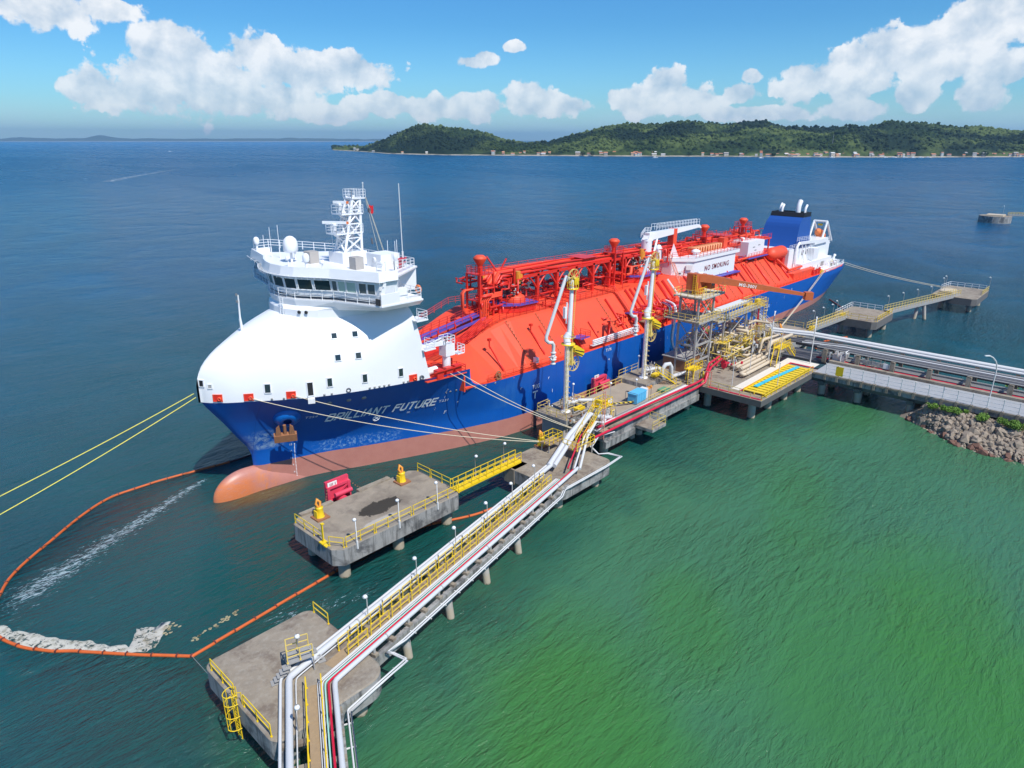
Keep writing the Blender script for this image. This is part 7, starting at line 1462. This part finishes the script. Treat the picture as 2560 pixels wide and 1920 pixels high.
yrail([(96.5, -21.2, 4), (103.5, -18.6, 4)], 'yellow_railing', YL+'behind the access tower by the ship', h=1.4); yrail([(80.5, -26.3, 6.2), (90, -26.3, 6.2)], 'yellow_railing', YL+'inside the process piping')
for z_, x0, y0 in ((6.2, 82.6, -20.2), (8.1, 80.8, -24.0), (7.2, 87.5, -24.8)): m = MB(); m.b2(x0, x0+3.4, y0-1.5, y0, z_-.1, z_); o = tag(m.obj('access_deck', M['yel']), f'small yellow access deck in the piping at {"low" if z_ < 7 else "high" if z_ > 8 else "middle"} level', 'platform'); 
for x0, y0, z_ in ((82.6, -21.7, 6.2), (80.8, -25.5, 8.1), (87.5, -26.3, 7.2)): yrail([(x0, y0+1.5, z_), (x0, y0, z_), (x0+3.4, y0, z_), (x0+3.4, y0+1.5, z_)], 'yellow_railing', YL+f'around the {"low" if z_ < 7 else "high" if z_ > 8 else "middle"} access deck in the piping', mt='yelp', gap=.9)
fender(96.3, -15.2, 4.4, 'red fender seen behind the process piping', 2.6, 3.6, False)
for i, (x, y, h) in enumerate(((79.3, -31.5, 7), (88.9, -32.6, 6.2), (71.4, -32.2, 5.2), (75.6, -37.9, 4.5))): m = MB(); m.tube([(x, y, 4), (x, y, 4+h)], .06, 6); m.ball((x, y, 4+h), .12, 6); tag(m.obj('light_pole', M['pipew']), ('tall thin light pole between the tan pipes', 'tall thin light pole beside the arched bridge', 'thin light pole at the left of the cream strip', 'thin light pole among the yellow gratings')[i], 'pole')
m = MB(); [m.bar((70.0, -28.2-.5*i, 4), (70.0, -28.2-.5*i, 6.4), .1) for i in range(3)]; m.bar((70, -28.2, 6.3), (70, -29.3, 6.3), .1); m.bar((70, -28.2, 5.3), (70, -29.3, 5.3), .08); tag(m.obj('pipe_goal_post', bpy.data.materials['salmon ladder']), 'pinkish steel frame holding up the crimson pipes at the platform corner', 'steel frame')
# a worker in yellow at the corner of the platform
import bmesh
def person(x, y, z, rz, label):
    t = thing('person', label, 'person', (x, y, z), rz)
    def sk(nodes, edges, name, mt):
        me = bpy.data.meshes.new(name); me.from_pydata([n_[0] for n_ in nodes], edges, []); o = bpy.data.objects.new(name, me); COL.objects.link(o)
        md = o.modifiers.new('s', 'SKIN'); me.skin_vertices.new() if not me.skin_vertices else None
        for i, n_ in enumerate(nodes): me.skin_vertices[0].data[i].radius = (n_[1], n_[1])
        me.skin_vertices[0].data[0].use_root = True
        o.modifiers.new('d', 'SUBSURF').levels = 1; dg = bpy.context.evaluated_depsgraph_get(); m2 = bpy.data.meshes.new_from_object(o.evaluated_get(dg)); bpy.data.objects.remove(o); m2.materials.clear(); m2.materials.append(mt); m2.name = name
        for p in m2.polygons: p.use_smooth = True
        return link(name, m2, t)
    sk([((0, 0, .95), .15), ((0, 0, 1.2), .14), ((0, 0, 1.42), .15), ((0, 0, 1.52), .06), ((0, .02, 1.66), .10), ((.2, 0, 1.42), .06), ((.26, .05, 1.15), .048), ((.24, .25, 1.05), .04), ((-.2, 0, 1.42), .06), ((-.27, .02, 1.15), .048), ((-.25, .12, .92), .04), ((.1, 0, .9), .09), ((.12, .03, .48), .07), ((.12, 0, .08), .05), ((.12, .14, .04), .04), ((-.1, 0, .9), .09), ((-.12, -.03, .48), .07), ((-.12, -.05, .08), .05), ((-.12, .1, .04), .04)],
       [(0, 1), (1, 2), (2, 3), (3, 4), (2, 5), (5, 6), (6, 7), (2, 8), (8, 9), (9, 10), (0, 11), (11, 12), (12, 13), (13, 14), (0, 15), (15, 16), (16, 17), (17, 18)], 'body', mat('worker coverall', (.75, .62, .05), .8))
    m = MB(); m.lathe([(.15, 0), (.13, .08), (.07, .14), (0, .15)], (0, .02, 1.70), 12); m.obj('helmet', M['yel'], t)
person(70.9, -27.3, 4.02, 1.0, 'worker in yellow helmet and coverall standing at the platform corner by the red pipes')
# ---- stern breasting platform behind the towers
def simple_platform(name, label, poly, z0_, z1_, piles, mats=CM):
    t = thing(name, label, 'platform'); m = MB(); slab(m, poly, z0_, z1_); m.obj('deck_slab', mats, t)
    for x, y in piles: pile(x, y, z0_+.1, t, .62)
    return t
simple_platform('breasting_platform', 'sunlit concrete platform between the process area and the stern walkway', cham(100.6, 117.4, -28.9, -18.2, .7), 2.2, 4.0, [(102.5, -27), (115.4, -27.2), (102.5, -20), (115.4, -20)])
yrail([(106.0, -18.4, 4), (117.0, -20.4, 4), (117.2, -26.0, 4)], 'yellow_railing', YL+'on the ship side of the breasting platform', mt='yelp'); yrail([(104.5, -28.7, 4), (116.8, -28.7, 4)], 'yellow_railing', YL+'on the near side of the breasting platform', mt='yelp')
hook(109.0, -24.5, 'rusty mooring hook on the breasting platform holding the stern ropes')
dark = [M['conc'], mat('dark stained dolphin side', (.13, .125, .12), .9, var=.3, scale=1.2, bump=.4)]
simple_platform('stern_dolphin', 'dark sided concrete dolphin in the middle of the stern walkway', cham(132.6, 146.2, -36.0, -26.5, .9), 2.2, 4.0, [(134.6, -34.4), (144.2, -34.6), (134.6, -28.2), (144.2, -28.2)], dark)
simple_platform('end_dolphin', 'last concrete dolphin at the far end of the stern walkway', cham(174.5, 191.0, -47.2, -37.0, 1.0), 2.2, 4.0, [(178.3, -45.4), (188, -45.6), (178.3, -39), (188, -39)], dark)
def walkway(a, b_, label, z=4.3, w_=1.3):
    t = thing('steel_walkway', label, 'footbridge', group='steel footbridges to the stern dolphins'); a = Vector((*a, z)); b_ = Vector((*b_, z)); d = (b_-a).normalized(); n = Vector((-d.y, d.x, 0))*w_/2
    m = MB(); m.bar(a, b_, w_, .1); [m.bar(a+n*s_-Vector((0, 0, .35)), b_+n*s_-Vector((0, 0, .35)), .14, .6) for s_ in (-1, 1)]; m.obj('deck', M['steel'], t)
    for s_ in (-1, 1): yrail([a+n*s_, b_+n*s_], 'x', '', mt='yelp', par=t, gap=1.3, r=.045, h=1.15)
    return t
walkway((116.6, -27.5), (133.6, -29.0), 'yellow railed footbridge from the breasting platform to the stern dolphin'); walkway((145.0, -34.6), (178.0, -42.3), 'long pale railed footbridge between the two stern dolphins')
m = MB(); m.tube([(161, -37.4, 3.7), (159.6, -37.2, -3)], .4, 10); tag(m.obj('raking_pile', M['pile']), 'left leg of the pair of raking piles under the long footbridge', 'pile'); m = MB(); m.tube([(161.4, -38.6, 3.7), (161.4, -39.8, -3)], .4, 10); tag(m.obj('raking_pile', M['pile']), 'right leg of the pair of raking piles under the long footbridge', 'pile')
yrail([(133.2, -27.0, 4), (133.2, -35.6, 4)], 'yellow_railing', YL+'on the bow side of the stern dolphin', mt='yelp', r=.045); yrail([(145.8, -26.8, 4), (145.8, -33.4, 4)], 'white_railing', 'white railing on the far side of the stern dolphin', mt='white2', r=.045); yrail([(134, -26.7, 4), (145.4, -26.7, 4)], 'white_railing', 'white railing on the ship side of the stern dolphin', mt='white2', r=.045); yrail([(134, -35.8, 4), (144.6, -35.8, 4)], 'yellow_railing', YL+'on the near side of the stern dolphin', r=.045)
yrail([(190.6, -46.4, 4), (190.6, -38, 4), (184, -37.2, 4)], 'white_railing', 'white railing round the far side of the end dolphin', mt='white2', r=.05); yrail([(182, -47, 4), (190.2, -47, 4)], 'yellow_railing', YL+'on the right end of the end dolphin', mt='yelp', r=.05)
m = MB(); m.b2(176, 181, -41.5, -38.5, 4, 4.9); yw = tag(m.obj('winch_base', M['tan']), 'raised yellowish base on the end dolphin where the stern ropes end', 'mooring fitting')
for x, y, l in ((132.3, -28.6, 'yellow mooring fitting at the bow corner of the stern dolphin'), (116.2, -27.8, 'yellow mooring fitting at the foot of the stern footbridge')): m = MB(); [m.box((x+.4*i, y-.2*(i % 2), 4.45), (.5, .5, .8)) for i in range(4)]; tag(m.obj('mooring_fitting', M['yel']), l, 'mooring fitting')
LW = ['first', 'second', 'third', 'fourth', 'fifth', 'sixth', 'seventh', 'eighth', 'ninth']
for i, (x, y) in enumerate(((120.0, -27.0), (124.6, -27.4), (129.0, -27.8), (133.4, -27.2), (147.0, -34.2), (153.4, -35.7), (159.8, -37.2), (166.2, -38.7), (172.6, -40.2), (181, -38.2), (184.5, -38.0), (190.4, -47.0))):
    lamp(x, y, 4.2, 3.2, f'{(LW+["tenth", "eleventh", "last"])[i]} lamp post along the stern footbridges counted from the tower', (-.9, .3), base=False, head='white2')
# ---- far dolphin at the right edge
fd_ = simple_platform('far_dolphin', 'round weathered mooring dolphin far off at the right edge', [(423+6.5*math.cos(a)+0, -10+7.5*math.sin(a)) for a in [2*math.pi*i/18 for i in range(18)]], -1.5, 3.6, [])
m = MB(); m.b2(419, 427, -14, -6, 3.6, 4.2); m.obj('capping', M['tan'], fd_)
wf = walkway((426, -15), (437, -40), 'pale footbridge running from the far round dolphin out of the picture'); lamp(424, -13, 3.6, 5, 'lamp post on the far round dolphin')

# ---- access trestle with road and pipe rack, running towards the land
rd = thing('access_trestle', 'concrete road trestle running from the jetty to the rocky shore', 'bridge')
m = MB(); m.b2(88.2, 96.6, -112, -38.9, 3.2, 4.0); m.obj('deck_slab', [M['concs']], rd)
m = MB(); m.b2(88.9, 95.6, -112, -38.9, 4.004, 4.02); m.obj('roadway', M['asphalt'], rd)
m = MB(); m.b2(88.1, 88.5, -112, -39, 3.9, 4.2); m.obj('near_kerb', M['conc'], rd); m = MB(); m.b2(95.7, 96.6, -112, -38.9, 4.0, 4.45); m.obj('far_kerb', M['conc'], rd)
m = MB(); m.b2(89.4, 90.2, -112, -38.5, 2.3, 3.2); m.b2(94.6, 95.4, -112, -38.5, 2.3, 3.2); m.obj('girder', M['dgrey'], rd)
for y in (-40.2, -46.2, -54.2):
    for x in (90.0, 95.0, 101): pile(x, y, 2.4, rd, .62)
    m = MB(); m.b2(89, 102.5, y-.5, y+.5, 1.9, 2.6); m.obj('cross_head', M['dgrey'], rd)
fp = thing('fence', 'line of white cranked fence posts with rails along the roadway edge', 'fence')
m = MB(); y = -41.0; k_ = 0
while y > -90:
    m = MB(); m.b2(88.0, 88.6, y-.18, y+.18, 3.3, 4.3); m.obj('post_base', M['conc'], fp)
    m = MB(); m.bar((88.3, y, 4.2), (88.3, y, 6.0), .10); m.bar((88.3, y, 6.0), (87.9, y, 6.3), .09); m.obj('post', M['white2'], fp); y -= 1.95
m = MB(); [m.bar((88.3, -41, z_), (88.3, -90, z_), .045) for z_ in (4.7, 5.3, 5.9)]; m.obj('rail', M['pipew'], fp)
m = MB(); m.b2(88.15, 88.2, -43.8, -42.6, 4.4, 6.0); tag(m.obj('notice_board', M['yel']), 'yellow and blue notice board fixed to the roadway fence', 'sign')
rk = thing('pipe_rack', 'long bank of white and grey pipes on concrete stands beside the road', 'pipe rack')
m = MB(); m.b2(96.9, 103.2, -112, -30, 3.2, 3.6); m.obj('rack_floor', M['dgrey'], rk)
m = MB(); [m.b2(103.0, 103.15, -112, -30, z_, z_+.5) for z_ in (4.2, 5.3)]; m.obj('rack_side_beam', M['dgrey'], rk)
y = -37.6
while y > -112:
    m = MB(); m.b2(96.8, 97.5, y-.35, y+.35, 3.6, 6.0); m.b2(102.4, 103, y-.3, y+.3, 3.6, 6.6); m.b2(96.8, 103, y-.25, y+.25, 5.9, 6.1); m.obj('stand', M['conc'], rk); y -= 5.65
PR = [(97.7, 4.1, .15, 'redp'), (98.3, 4.2, .12, 'steel'), (98.9, 4.2, .1, 'steel'), (99.6, 4.5, .14, 'grey'), (97.1, 4.9, .07, 'grey'), (97.1, 5.4, .06, 'steel'), (97.2, 6.2, .10, 'grey'), (97.8, 6.2, .16, 'dgrey'), (98.45, 6.25, .08, 'grey'), (99.1, 6.2, .2, 'dgrey'), (99.75, 6.35, .11, 'pipew'), (100.3, 6.25, .18, 'dgrey'), (100.9, 6.35, .12, 'grey'), (101.35, 6.3, .15, 'dgrey'), (102.0, 6.75, .24, 'pipew'), (102.8, 7.0, .33, 'pipew')]  # dark grey runs added to read as the shaded gaps between pipes
for i, (x, z_, r_, mt) in enumerate(PR):
    m = MB(); y0 = -29 if r_ > .15 else -36; m.tube([(x-2 if z_ > 6 and i > 8 else x, y0+3, z_) if i > 8 else (x, y0, z_), (x, y0-4, z_), (x, -112, z_)], r_, 12); m.obj('pipe_run', M[mt], rk)
for i, (y, z_) in enumerate([(-44.4-.75*j, 5.1) for j in range(4)]+[(-47.4, 5.0)]): m = MB(); m.b2(97.0, 97.3, y-.3, y+.3, z_-.3, z_+.35); m.obj('junction_box', M['grey'], rk)
for y in (-47.9, -48.8): m = MB(); m.b2(96.9, 97.1, y-.4, y+.4, 4.6, 5.5); m.obj('panel_board', M['white2'], rk)
clutter(96.9, 98.6, -48, -44, 4.0, 6.0, 20, M['grey'], 'cable_drop', rk, (.03, .07), 91, 2); clutter(96.9, 99.5, -43, -38.5, 4.0, 6.2, 26, M['pipew'], 'riser_pipework', rk, (.04, .12), 92, 2)
m = MB(); m.b2(97.0, 98.8, -41.0, -39.0, 4.0, 5.4); tag(m.obj('control_hut', mat('pinkish white hut', (.6, .5, .47), .6)), 'pinkish white cabinet under the pipe rack by the platform', 'cabinet')
def street_lamp(x, y, z, h, label, dirx, diry, bend=1.6):
    t = thing('street_lamp', label, 'street lamp', (x, y, z), group='tall white street lamps'); m = MB(); m.tube([(0, 0, 0), (0, 0, h*.72)]+[(dirx*bend*(1-math.cos(a)), diry*bend*(1-math.cos(a)), h*.72+h*.28*math.sin(a)) for a in [R(18*i) for i in range(1, 5)]], .09, 8); m.obj('pole', M['pipew'], t)
    m = MB(); e = Vector((dirx*bend*(1-math.cos(R(72))), diry*bend*(1-math.cos(R(72))), h*.72+h*.28*math.sin(R(72)))); m.box(e+Vector((dirx*.3, diry*.3, 0)), (.8, .25, .12), rz=math.atan2(diry, dirx)); m.obj('lamp_head', M['white2'], t)
street_lamp(88.6, -64.4, 4.0, 8.6, 'tall white street lamp rising from the rocks beside the road', -.75, .66, 2.4); street_lamp(93.0, -36.6, 4.0, 8.2, 'white street lamp with curved arm at the corner of the cream strip', .9, .3, 2.6); street_lamp(87.0, -31.4, 4.0, 9.5, 'white street lamp with curved arm behind the arched bridge', .9, .3, 2.4)

# ---- rocky shore
rr = random.Random(77)
bankp = lambda y: 88.0-max(0, min(1, (-54.6-y)/8))*6.6-max(0, (-64-y))*.12
mb_ = MB(); rows = []
def bank_z(x, y):
    e = bankp(y); t = max(0, min(1, (x-e)/max(1.2, 87.6-e))); return -.3+3.3*t**.8*min(1, (-53.2-y)/3.5)
for i in range(40):
    y = -53.4-i*1.7; e = bankp(y); back = 104 if y > -62 else 104+min(9, (-62-y)*1.6); xs_ = [e-2.5, e, e+1.2, e+2.4, e+3.6, 87.4, 88.4, 97, back, back+3]
    xs_ = sorted(xs_); rows.append([Vector((x+.3*mnoise.noise(Vector((x, y, 0))), y, (-1.5 if x < e-1 else -2 if x > back+2 else .4 if x == back else (2.8 if x < 98 and x > 88 else bank_z(x, y))*min(1, (-53.2-y)/4)+(.35*mnoise.noise(Vector((x*.7, y*.7, 5))) if x < 88 else 0)))) for x in xs_])
mb_.loft(rows, close=False, smooth=False); mb_.obj('rock_bank', M['rock'], kind='structure')
def rock_mesh(seed):
    r2 = random.Random(seed); bm = bmesh.new(); bmesh.ops.create_icosphere(bm, subdivisions=1, radius=1); cuts = [(Vector((r2.gauss(0, 1), r2.gauss(0, 1), r2.gauss(0, 1))).normalized(), r2.uniform(.55, .85)) for _ in range(5)]
    for v in bm.verts:
        v.co *= r2.uniform(.85, 1.15)
        for n, d_ in cuts:
            k = v.co.dot(n)
            if k > d_: v.co -= n*(k-d_)
    me = bpy.data.meshes.new('rock'); bm.to_mesh(me); bm.free(); return me
RM = []
for i in range(8): me = rock_mesh(i); me.materials.append(M['rock']); RM.append(me)
RW = []
for i in range(4): me = rock_mesh(i+20); me.materials.append(M['rockw']); RW.append(me)
def rock_at(k_):
    t = rr.random(); y = -54.2-(rr.random()**1.05)*30; e = bankp(y); w_ = 88-e; u = rr.random()
    x = e-.4+u*max(.9, 88-e); return x, y, bank_z(x, y), u
def rock_thing(k_):
    x, y, z, u = rock_at(k_); s = rr.uniform(.34, .75)*(1.4 if rr.random() < .15 else 1)
    me = rr.choice(RW) if u < .16 else rr.choice(RM)
    o = link('rock', me, location=(x, y, z+s*.2), rotation_euler=(rr.uniform(0, 6), rr.uniform(0, 6), rr.uniform(0, 6))); o.scale = (s, s*rr.uniform(.8, 1.2), s*rr.uniform(.6, .9))
    tag(o, 'wet reddish boulder at the waterline of the rocky shore' if u < .16 else 'angular grey brown boulder on the rocky shore below the road', 'rock', 'boulders of the rocky shore'); return o
for k_ in range(290): rock_thing(k_)
m = MB()
for k_ in range(1500):
    x, y, z, u = rock_at(k_); s = rr.uniform(.14, .42); me = RM[k_ % 8]; M3 = Matrix.Rotation(rr.uniform(0, 6), 3, Vector((rr.random(), rr.random(), 1)).normalized()); c = Vector((x, y, z+.05)); m.add([c+M3@(v.co*s) for v in me.vertices], [tuple(p.vertices) for p in me.polygons])
tag(m.obj('small_rocks', M['rock'], kind='stuff'), 'small broken rock filling the gaps of the rocky shore', 'rocks')
def bush(x, y, z, r_, label, n=900, sc=1.0):
    t = thing('bush', label, 'bush', (x, y, z), group='bright green bushes by the road'); m = MB(); m.tube([(0, 0, -.3), (0, 0, r_*.5)], .07, 5); m.obj('stem', M['rust'], t)
    m = MB(); r3 = random.Random(int(x*10+y*7))
    for _ in range(6): c = (r3.uniform(-r_, r_)*.8, r3.uniform(-r_, r_)*1.2, r_*r3.uniform(.3, .6)); crown(m, c, r_*r3.uniform(.45, .75), n//6, r3, .11*sc, .7)
    m.obj('foliage', M['leaf'], t)
for i, (x, y, r_) in enumerate(((87.2, -57.4, .7), (87.0, -59.6, .9), (87.2, -61.2, .8), (86.6, -64.8, .9), (86.4, -67.2, 1.1), (86.0, -69.4, 1.3), (85.8, -71.6, 1.3))):
    bush(x, y, 3.0, r_, ('smallest bright green bush at the road end of the rocks', 'rounded green bush on top of the rocks, second from the water', 'green bush left of the street lamp base', 'green bush right of the street lamp base', 'low spreading green bush on the rock crest', 'bigger green bush towards the right edge', 'green bush at the right edge of the picture')[i], 1000)
for i, (x, y) in enumerate(((107.5, -66.5), (110, -70), (106.5, -72.5))): bush(x, y, 3.0, 2.0, ('green bush showing above the pipe rack at the right edge', 'second green bush behind the pipe rack', 'green bush behind the pipe rack, nearest the right edge')[i], 1400, 1.6)

# ================================================================== booms, ropes, foam
def spline(pts, k=8):
    P_ = [Vector(p) for p in pts]; out = []
    for i in range(len(P_)-1):
        p0 = P_[max(0, i-1)]; p1 = P_[i]; p2 = P_[i+1]; p3 = P_[min(len(P_)-1, i+2)]
        for j in range(k): t = j/k; out.append(.5*((2*p1)+(p2-p0)*t+(2*p0-5*p1+4*p2-p3)*t*t+(-p0+3*p1-3*p2+p3)*t**3))
    return out+[P_[-1]]
def boom(pts, label, mt='orange', seg=1.9, r_=.15, mt2=None, k2=0):
    t = thing('oil_boom', label, 'oil boom', group='orange floating oil booms'); P_ = spline([(x, y, .06) for x, y in pts], 14); acc = 0; cur = [P_[0]]; n = 0
    for a, b_ in zip(P_, P_[1:]):
        cur.append(b_); acc += (b_-a).length
        if acc > seg or b_ is P_[-1]:
            c0_, c1_ = cur[0], cur[-1]; dd = (c1_-c0_); 
            if dd.length > .1:
                dn_ = dd.normalized()*.09; pts_ = [cur[0]+dn_*.3, cur[0]+dn_]+cur[1:-1]+[cur[-1]-dn_, cur[-1]-dn_*.3]; wob_ = Vector((rr.uniform(-.05, .05), rr.uniform(-.05, .05), 0))
                m = MB(); m.tube([p+wob_+Vector((0, 0, (0 if 0 < i < len(pts_)-1 else -.03))) for i, p in enumerate(pts_)], r_, 8); m.obj('float_section', M[mt2 if mt2 and n < k2 else mt], t)
                m = MB(); m.box(cur[-1]+Vector((0, 0, .02)), (.12, r_*2.3, r_*2.1), rz=math.atan2(dd.y, dd.x)); m.obj('joint', M['boomd'], t)
            cur = [b_]; acc = 0; n += 1
    return t
boom([(14.5, 9.5), (9.4, 9.2), (5.7, 9.4), (1.6, 10.1), (-2.2, 10.6), (-5.2, 10.7), (-8.6, 10.4), (-12.5, 8.0), (-16.1, 4.9), (-19, 2.3), (-20.9, .2), (-22.2, -1.9), (-23.6, -5.4), (-24.2, -8.6), (-23.4, -11.8), (-21.6, -15.0), (-19.7, -17.1), (-16.3, -21.3), (-13.3, -24.8)], 'long orange floating boom curving from the bow round to the left edge', mt2='boomd', k2=4)
boom([(-13.3, -24.8), (-10.3, -24.5), (-4.5, -23.9), (2.0, -23.3), (8.0, -22.6), (14, -23.2), (20, -25.6), (26.5, -26.8)], 'straight orange boom passing under the bow platform towards the corner platform')
boom([(116.8, -29.4), (121, -28.5), (126, -29), (131, -31)], 'short orange boom beside the stern dolphin', seg=2.5, r_=.22)
boom([(168, -14), (160, -20), (152.5, -25), (147, -30), (146, -33)], 'dark boom trailing from the ship stern to the stern dolphin', 'boomd', 2.2, .2)
m = MB(); P_ = [Vector((-13.3, -24.8, .1)), Vector((-13.7, -29, 1.2)), Vector((-14.5, -36.2, 3.2))]; m.tube(spline(P_), .02, 4); tag(m.obj('thin_line', M['grey']), 'thin line from the boom corner up to the caged ladder', 'rope')
def rope(a, b_, sag, mt, label, r_=.045, k=26, name='mooring_rope', grp='mooring ropes of the ship'):
    a, b_ = Vector(a), Vector(b_); m = MB(); m.tube([a.lerp(b_, i/k)-Vector((0, 0, sag*4*(i/k)*(1-i/k))) for i in range(k+1)], r_, 6); return tag(m.obj(name, M[mt]), label, 'rope', grp)
sp = lambda x, z, o=0: tuple(on_dome(x, z)[0]-Vector((0, 0, .0105*x))-Vector((0, .05, 0)))
rope((.1, -.6, 14.2), (-26, -.8, 9.1), .8, 'ropey', 'yellow bow rope, upper and left of the pair', .045) if False else None
rope((-.2, .1, 14.3), (-58.0, -1.6, 2.6), 1.2, 'ropey', 'upper yellow bow rope running off to the left edge'); rope((-.15, -.2, 13.9), (-56, -6.8, 2.2), 1.4, 'ropey', 'lower yellow bow rope running off to the left edge')
rope(sp(4.3, 13.62), (33.6, -24.6, 4.6), 1.1, 'rope', 'pale rope from the second red port to the corner platform'); rope(sp(8.3, 13.62), (33.8, -24.7, 4.6), .7, 'rope', 'pale rope from the third red port to the corner platform')
rope((27.7, -13.1, 12.9), (39.0, -24.8, 4.9), .5, 'rope', 'left rope from the red mooring deck down to the jetty'); rope((28.9, -13.2, 12.9), (39.2, -24.9, 4.9), .5, 'rope', 'right rope from the red mooring deck down to the jetty')
rope((161.0, -13.4, 8.6), (109.0, -24.3, 5.6), .3, 'rope', 'left stern spring rope passing behind the crane tip', .06); rope((162.4, -13.4, 8.6), (109.2, -24.4, 5.6), .3, 'rope', 'right stern spring rope passing behind the crane tip', .06)
rope((182.6, -11.8, 8.4), (181, -40.0, 5.0), .6, 'rope', 'upper stern rope to the end dolphin', .07); rope((182.2, -12.2, 7.9), (180.4, -40.2, 4.9), .6, 'rope', 'lower stern rope to the end dolphin', .07)
fo = MB(); inner_ = [(-24.0, -7.9), (-23.2, -8.6), (-22.6, -10.0), (-22.0, -11.0), (-21.5, -12.2), (-20.9, -12.9), (-20.5, -13.9), (-19.9, -14.6), (-19.4, -15.5), (-18.7, -16.1), (-18.3, -17.2), (-17.7, -17.9), (-17.0, -18.9), (-16.6, -19.4), (-16.3, -20.2), (-16.2, -20.9)]
outer_ = spline([(-24.3, -9.2, 0), (-23.3, -12.1, 0), (-21.5, -15.2, 0), (-19.6, -17.3, 0), (-16.6, -21.0, 0)], 12); inn = spline([(x, y, 0) for x, y in inner_], 3)[:49]; n_ = min(len(outer_), len(inn)); rows = []
for i in range(n_):
    a = inn[i*(len(inn)-1)//(n_-1)]; b_ = outer_[i]; w_ = .35*mnoise.noise(Vector((i*.31, 0, 0)))+.12*mnoise.noise(Vector((i*.9, 4, 0))); rows.append([a+Vector((w_, w_, .015)), a.lerp(b_, .12)+Vector((w_, w_, .07)), a.lerp(b_, .6)+Vector((0, 0, .10)), b_+Vector((0, 0, .07))])
def lacy(m_):
    q = G(m_.node_tree); b = m_.node_tree.nodes['Principled BSDF']; ps = q.n('ShaderNodeNewGeometry').outputs['Position']
    q.put(b.inputs['Alpha'], q.m('MULTIPLY', q.mr(q.m('ADD', q.noise(ps, 2.2, 7, .7, dist=.8), q.m('MULTIPLY', q.noise(ps, .5, 3, .5), .35)), .54, .64), .92)); return m_
fo.loft(rows, close=False); fm = mat('creamy scum foam', (.58, .56, .48), .9, var=.25, scale=3, bump=.8, col2=(.30, .29, .22), mixs=.50); fo.obj('foam_patch', lacy(fm), kind='stuff')
fo = MB(); raft = [(-16.9, -20.0), (-16.0, -18.9), (-15.2, -17.6), (-14.5, -17.9), (-13.9, -18.7), (-13.2, -18.3), (-12.7, -18.9), (-13.6, -19.7), (-14.3, -20.6), (-15.0, -21.3), (-15.9, -21.2)]
n_ = len(raft); P2_ = [Vector((*raft[i], 0)).lerp(Vector((*raft[(i+1) % n_], 0)), j/4)+Vector((.22*mnoise.noise(Vector((i*3.1+j, 1, 0))), .22*mnoise.noise(Vector((i*2.3+j, 7, 0))), 0)) for i in range(n_) for j in range(4)]
c_ = sum(P2_, Vector())/len(P2_); fo.loft([[p+Vector((0, 0, .01)) for p in P2_], [c_+(p-c_)*.9+Vector((0, 0, .05)) for p in P2_], [c_+(p-c_)*.2+Vector((0, 0, .04)) for p in P2_]]); fo.add([c_+(p-c_)*.2+Vector((0, 0, .04)) for p in P2_], [tuple(range(len(P2_)))])
fo.obj('foam_raft', lacy(mat('greyish scum foam', (.50, .48, .42), .9, var=.2, scale=2, bump=.5, col2=(.30, .27, .20), mixs=.5)), kind='stuff')
fo = MB()
for i in range(60):
    t = rr.random(); x = -12.5+t*5+rr.gauss(0, .2); y = -22.9+t*1.0+rr.gauss(0, .18)
    if i > 30: x = -13.9+rr.gauss(0, .5); y = -19.5+rr.gauss(0, .35)
    fo.add([(x+.22*rr.uniform(.4, 1)*math.cos(a), y+.16*rr.uniform(.4, 1)*math.sin(a), .02) for a in [6.28*j/7 for j in range(7)]], [tuple(range(7))])
fo.obj('scum', mat('brown scum', (.36, .30, .17), .9), kind='stuff')
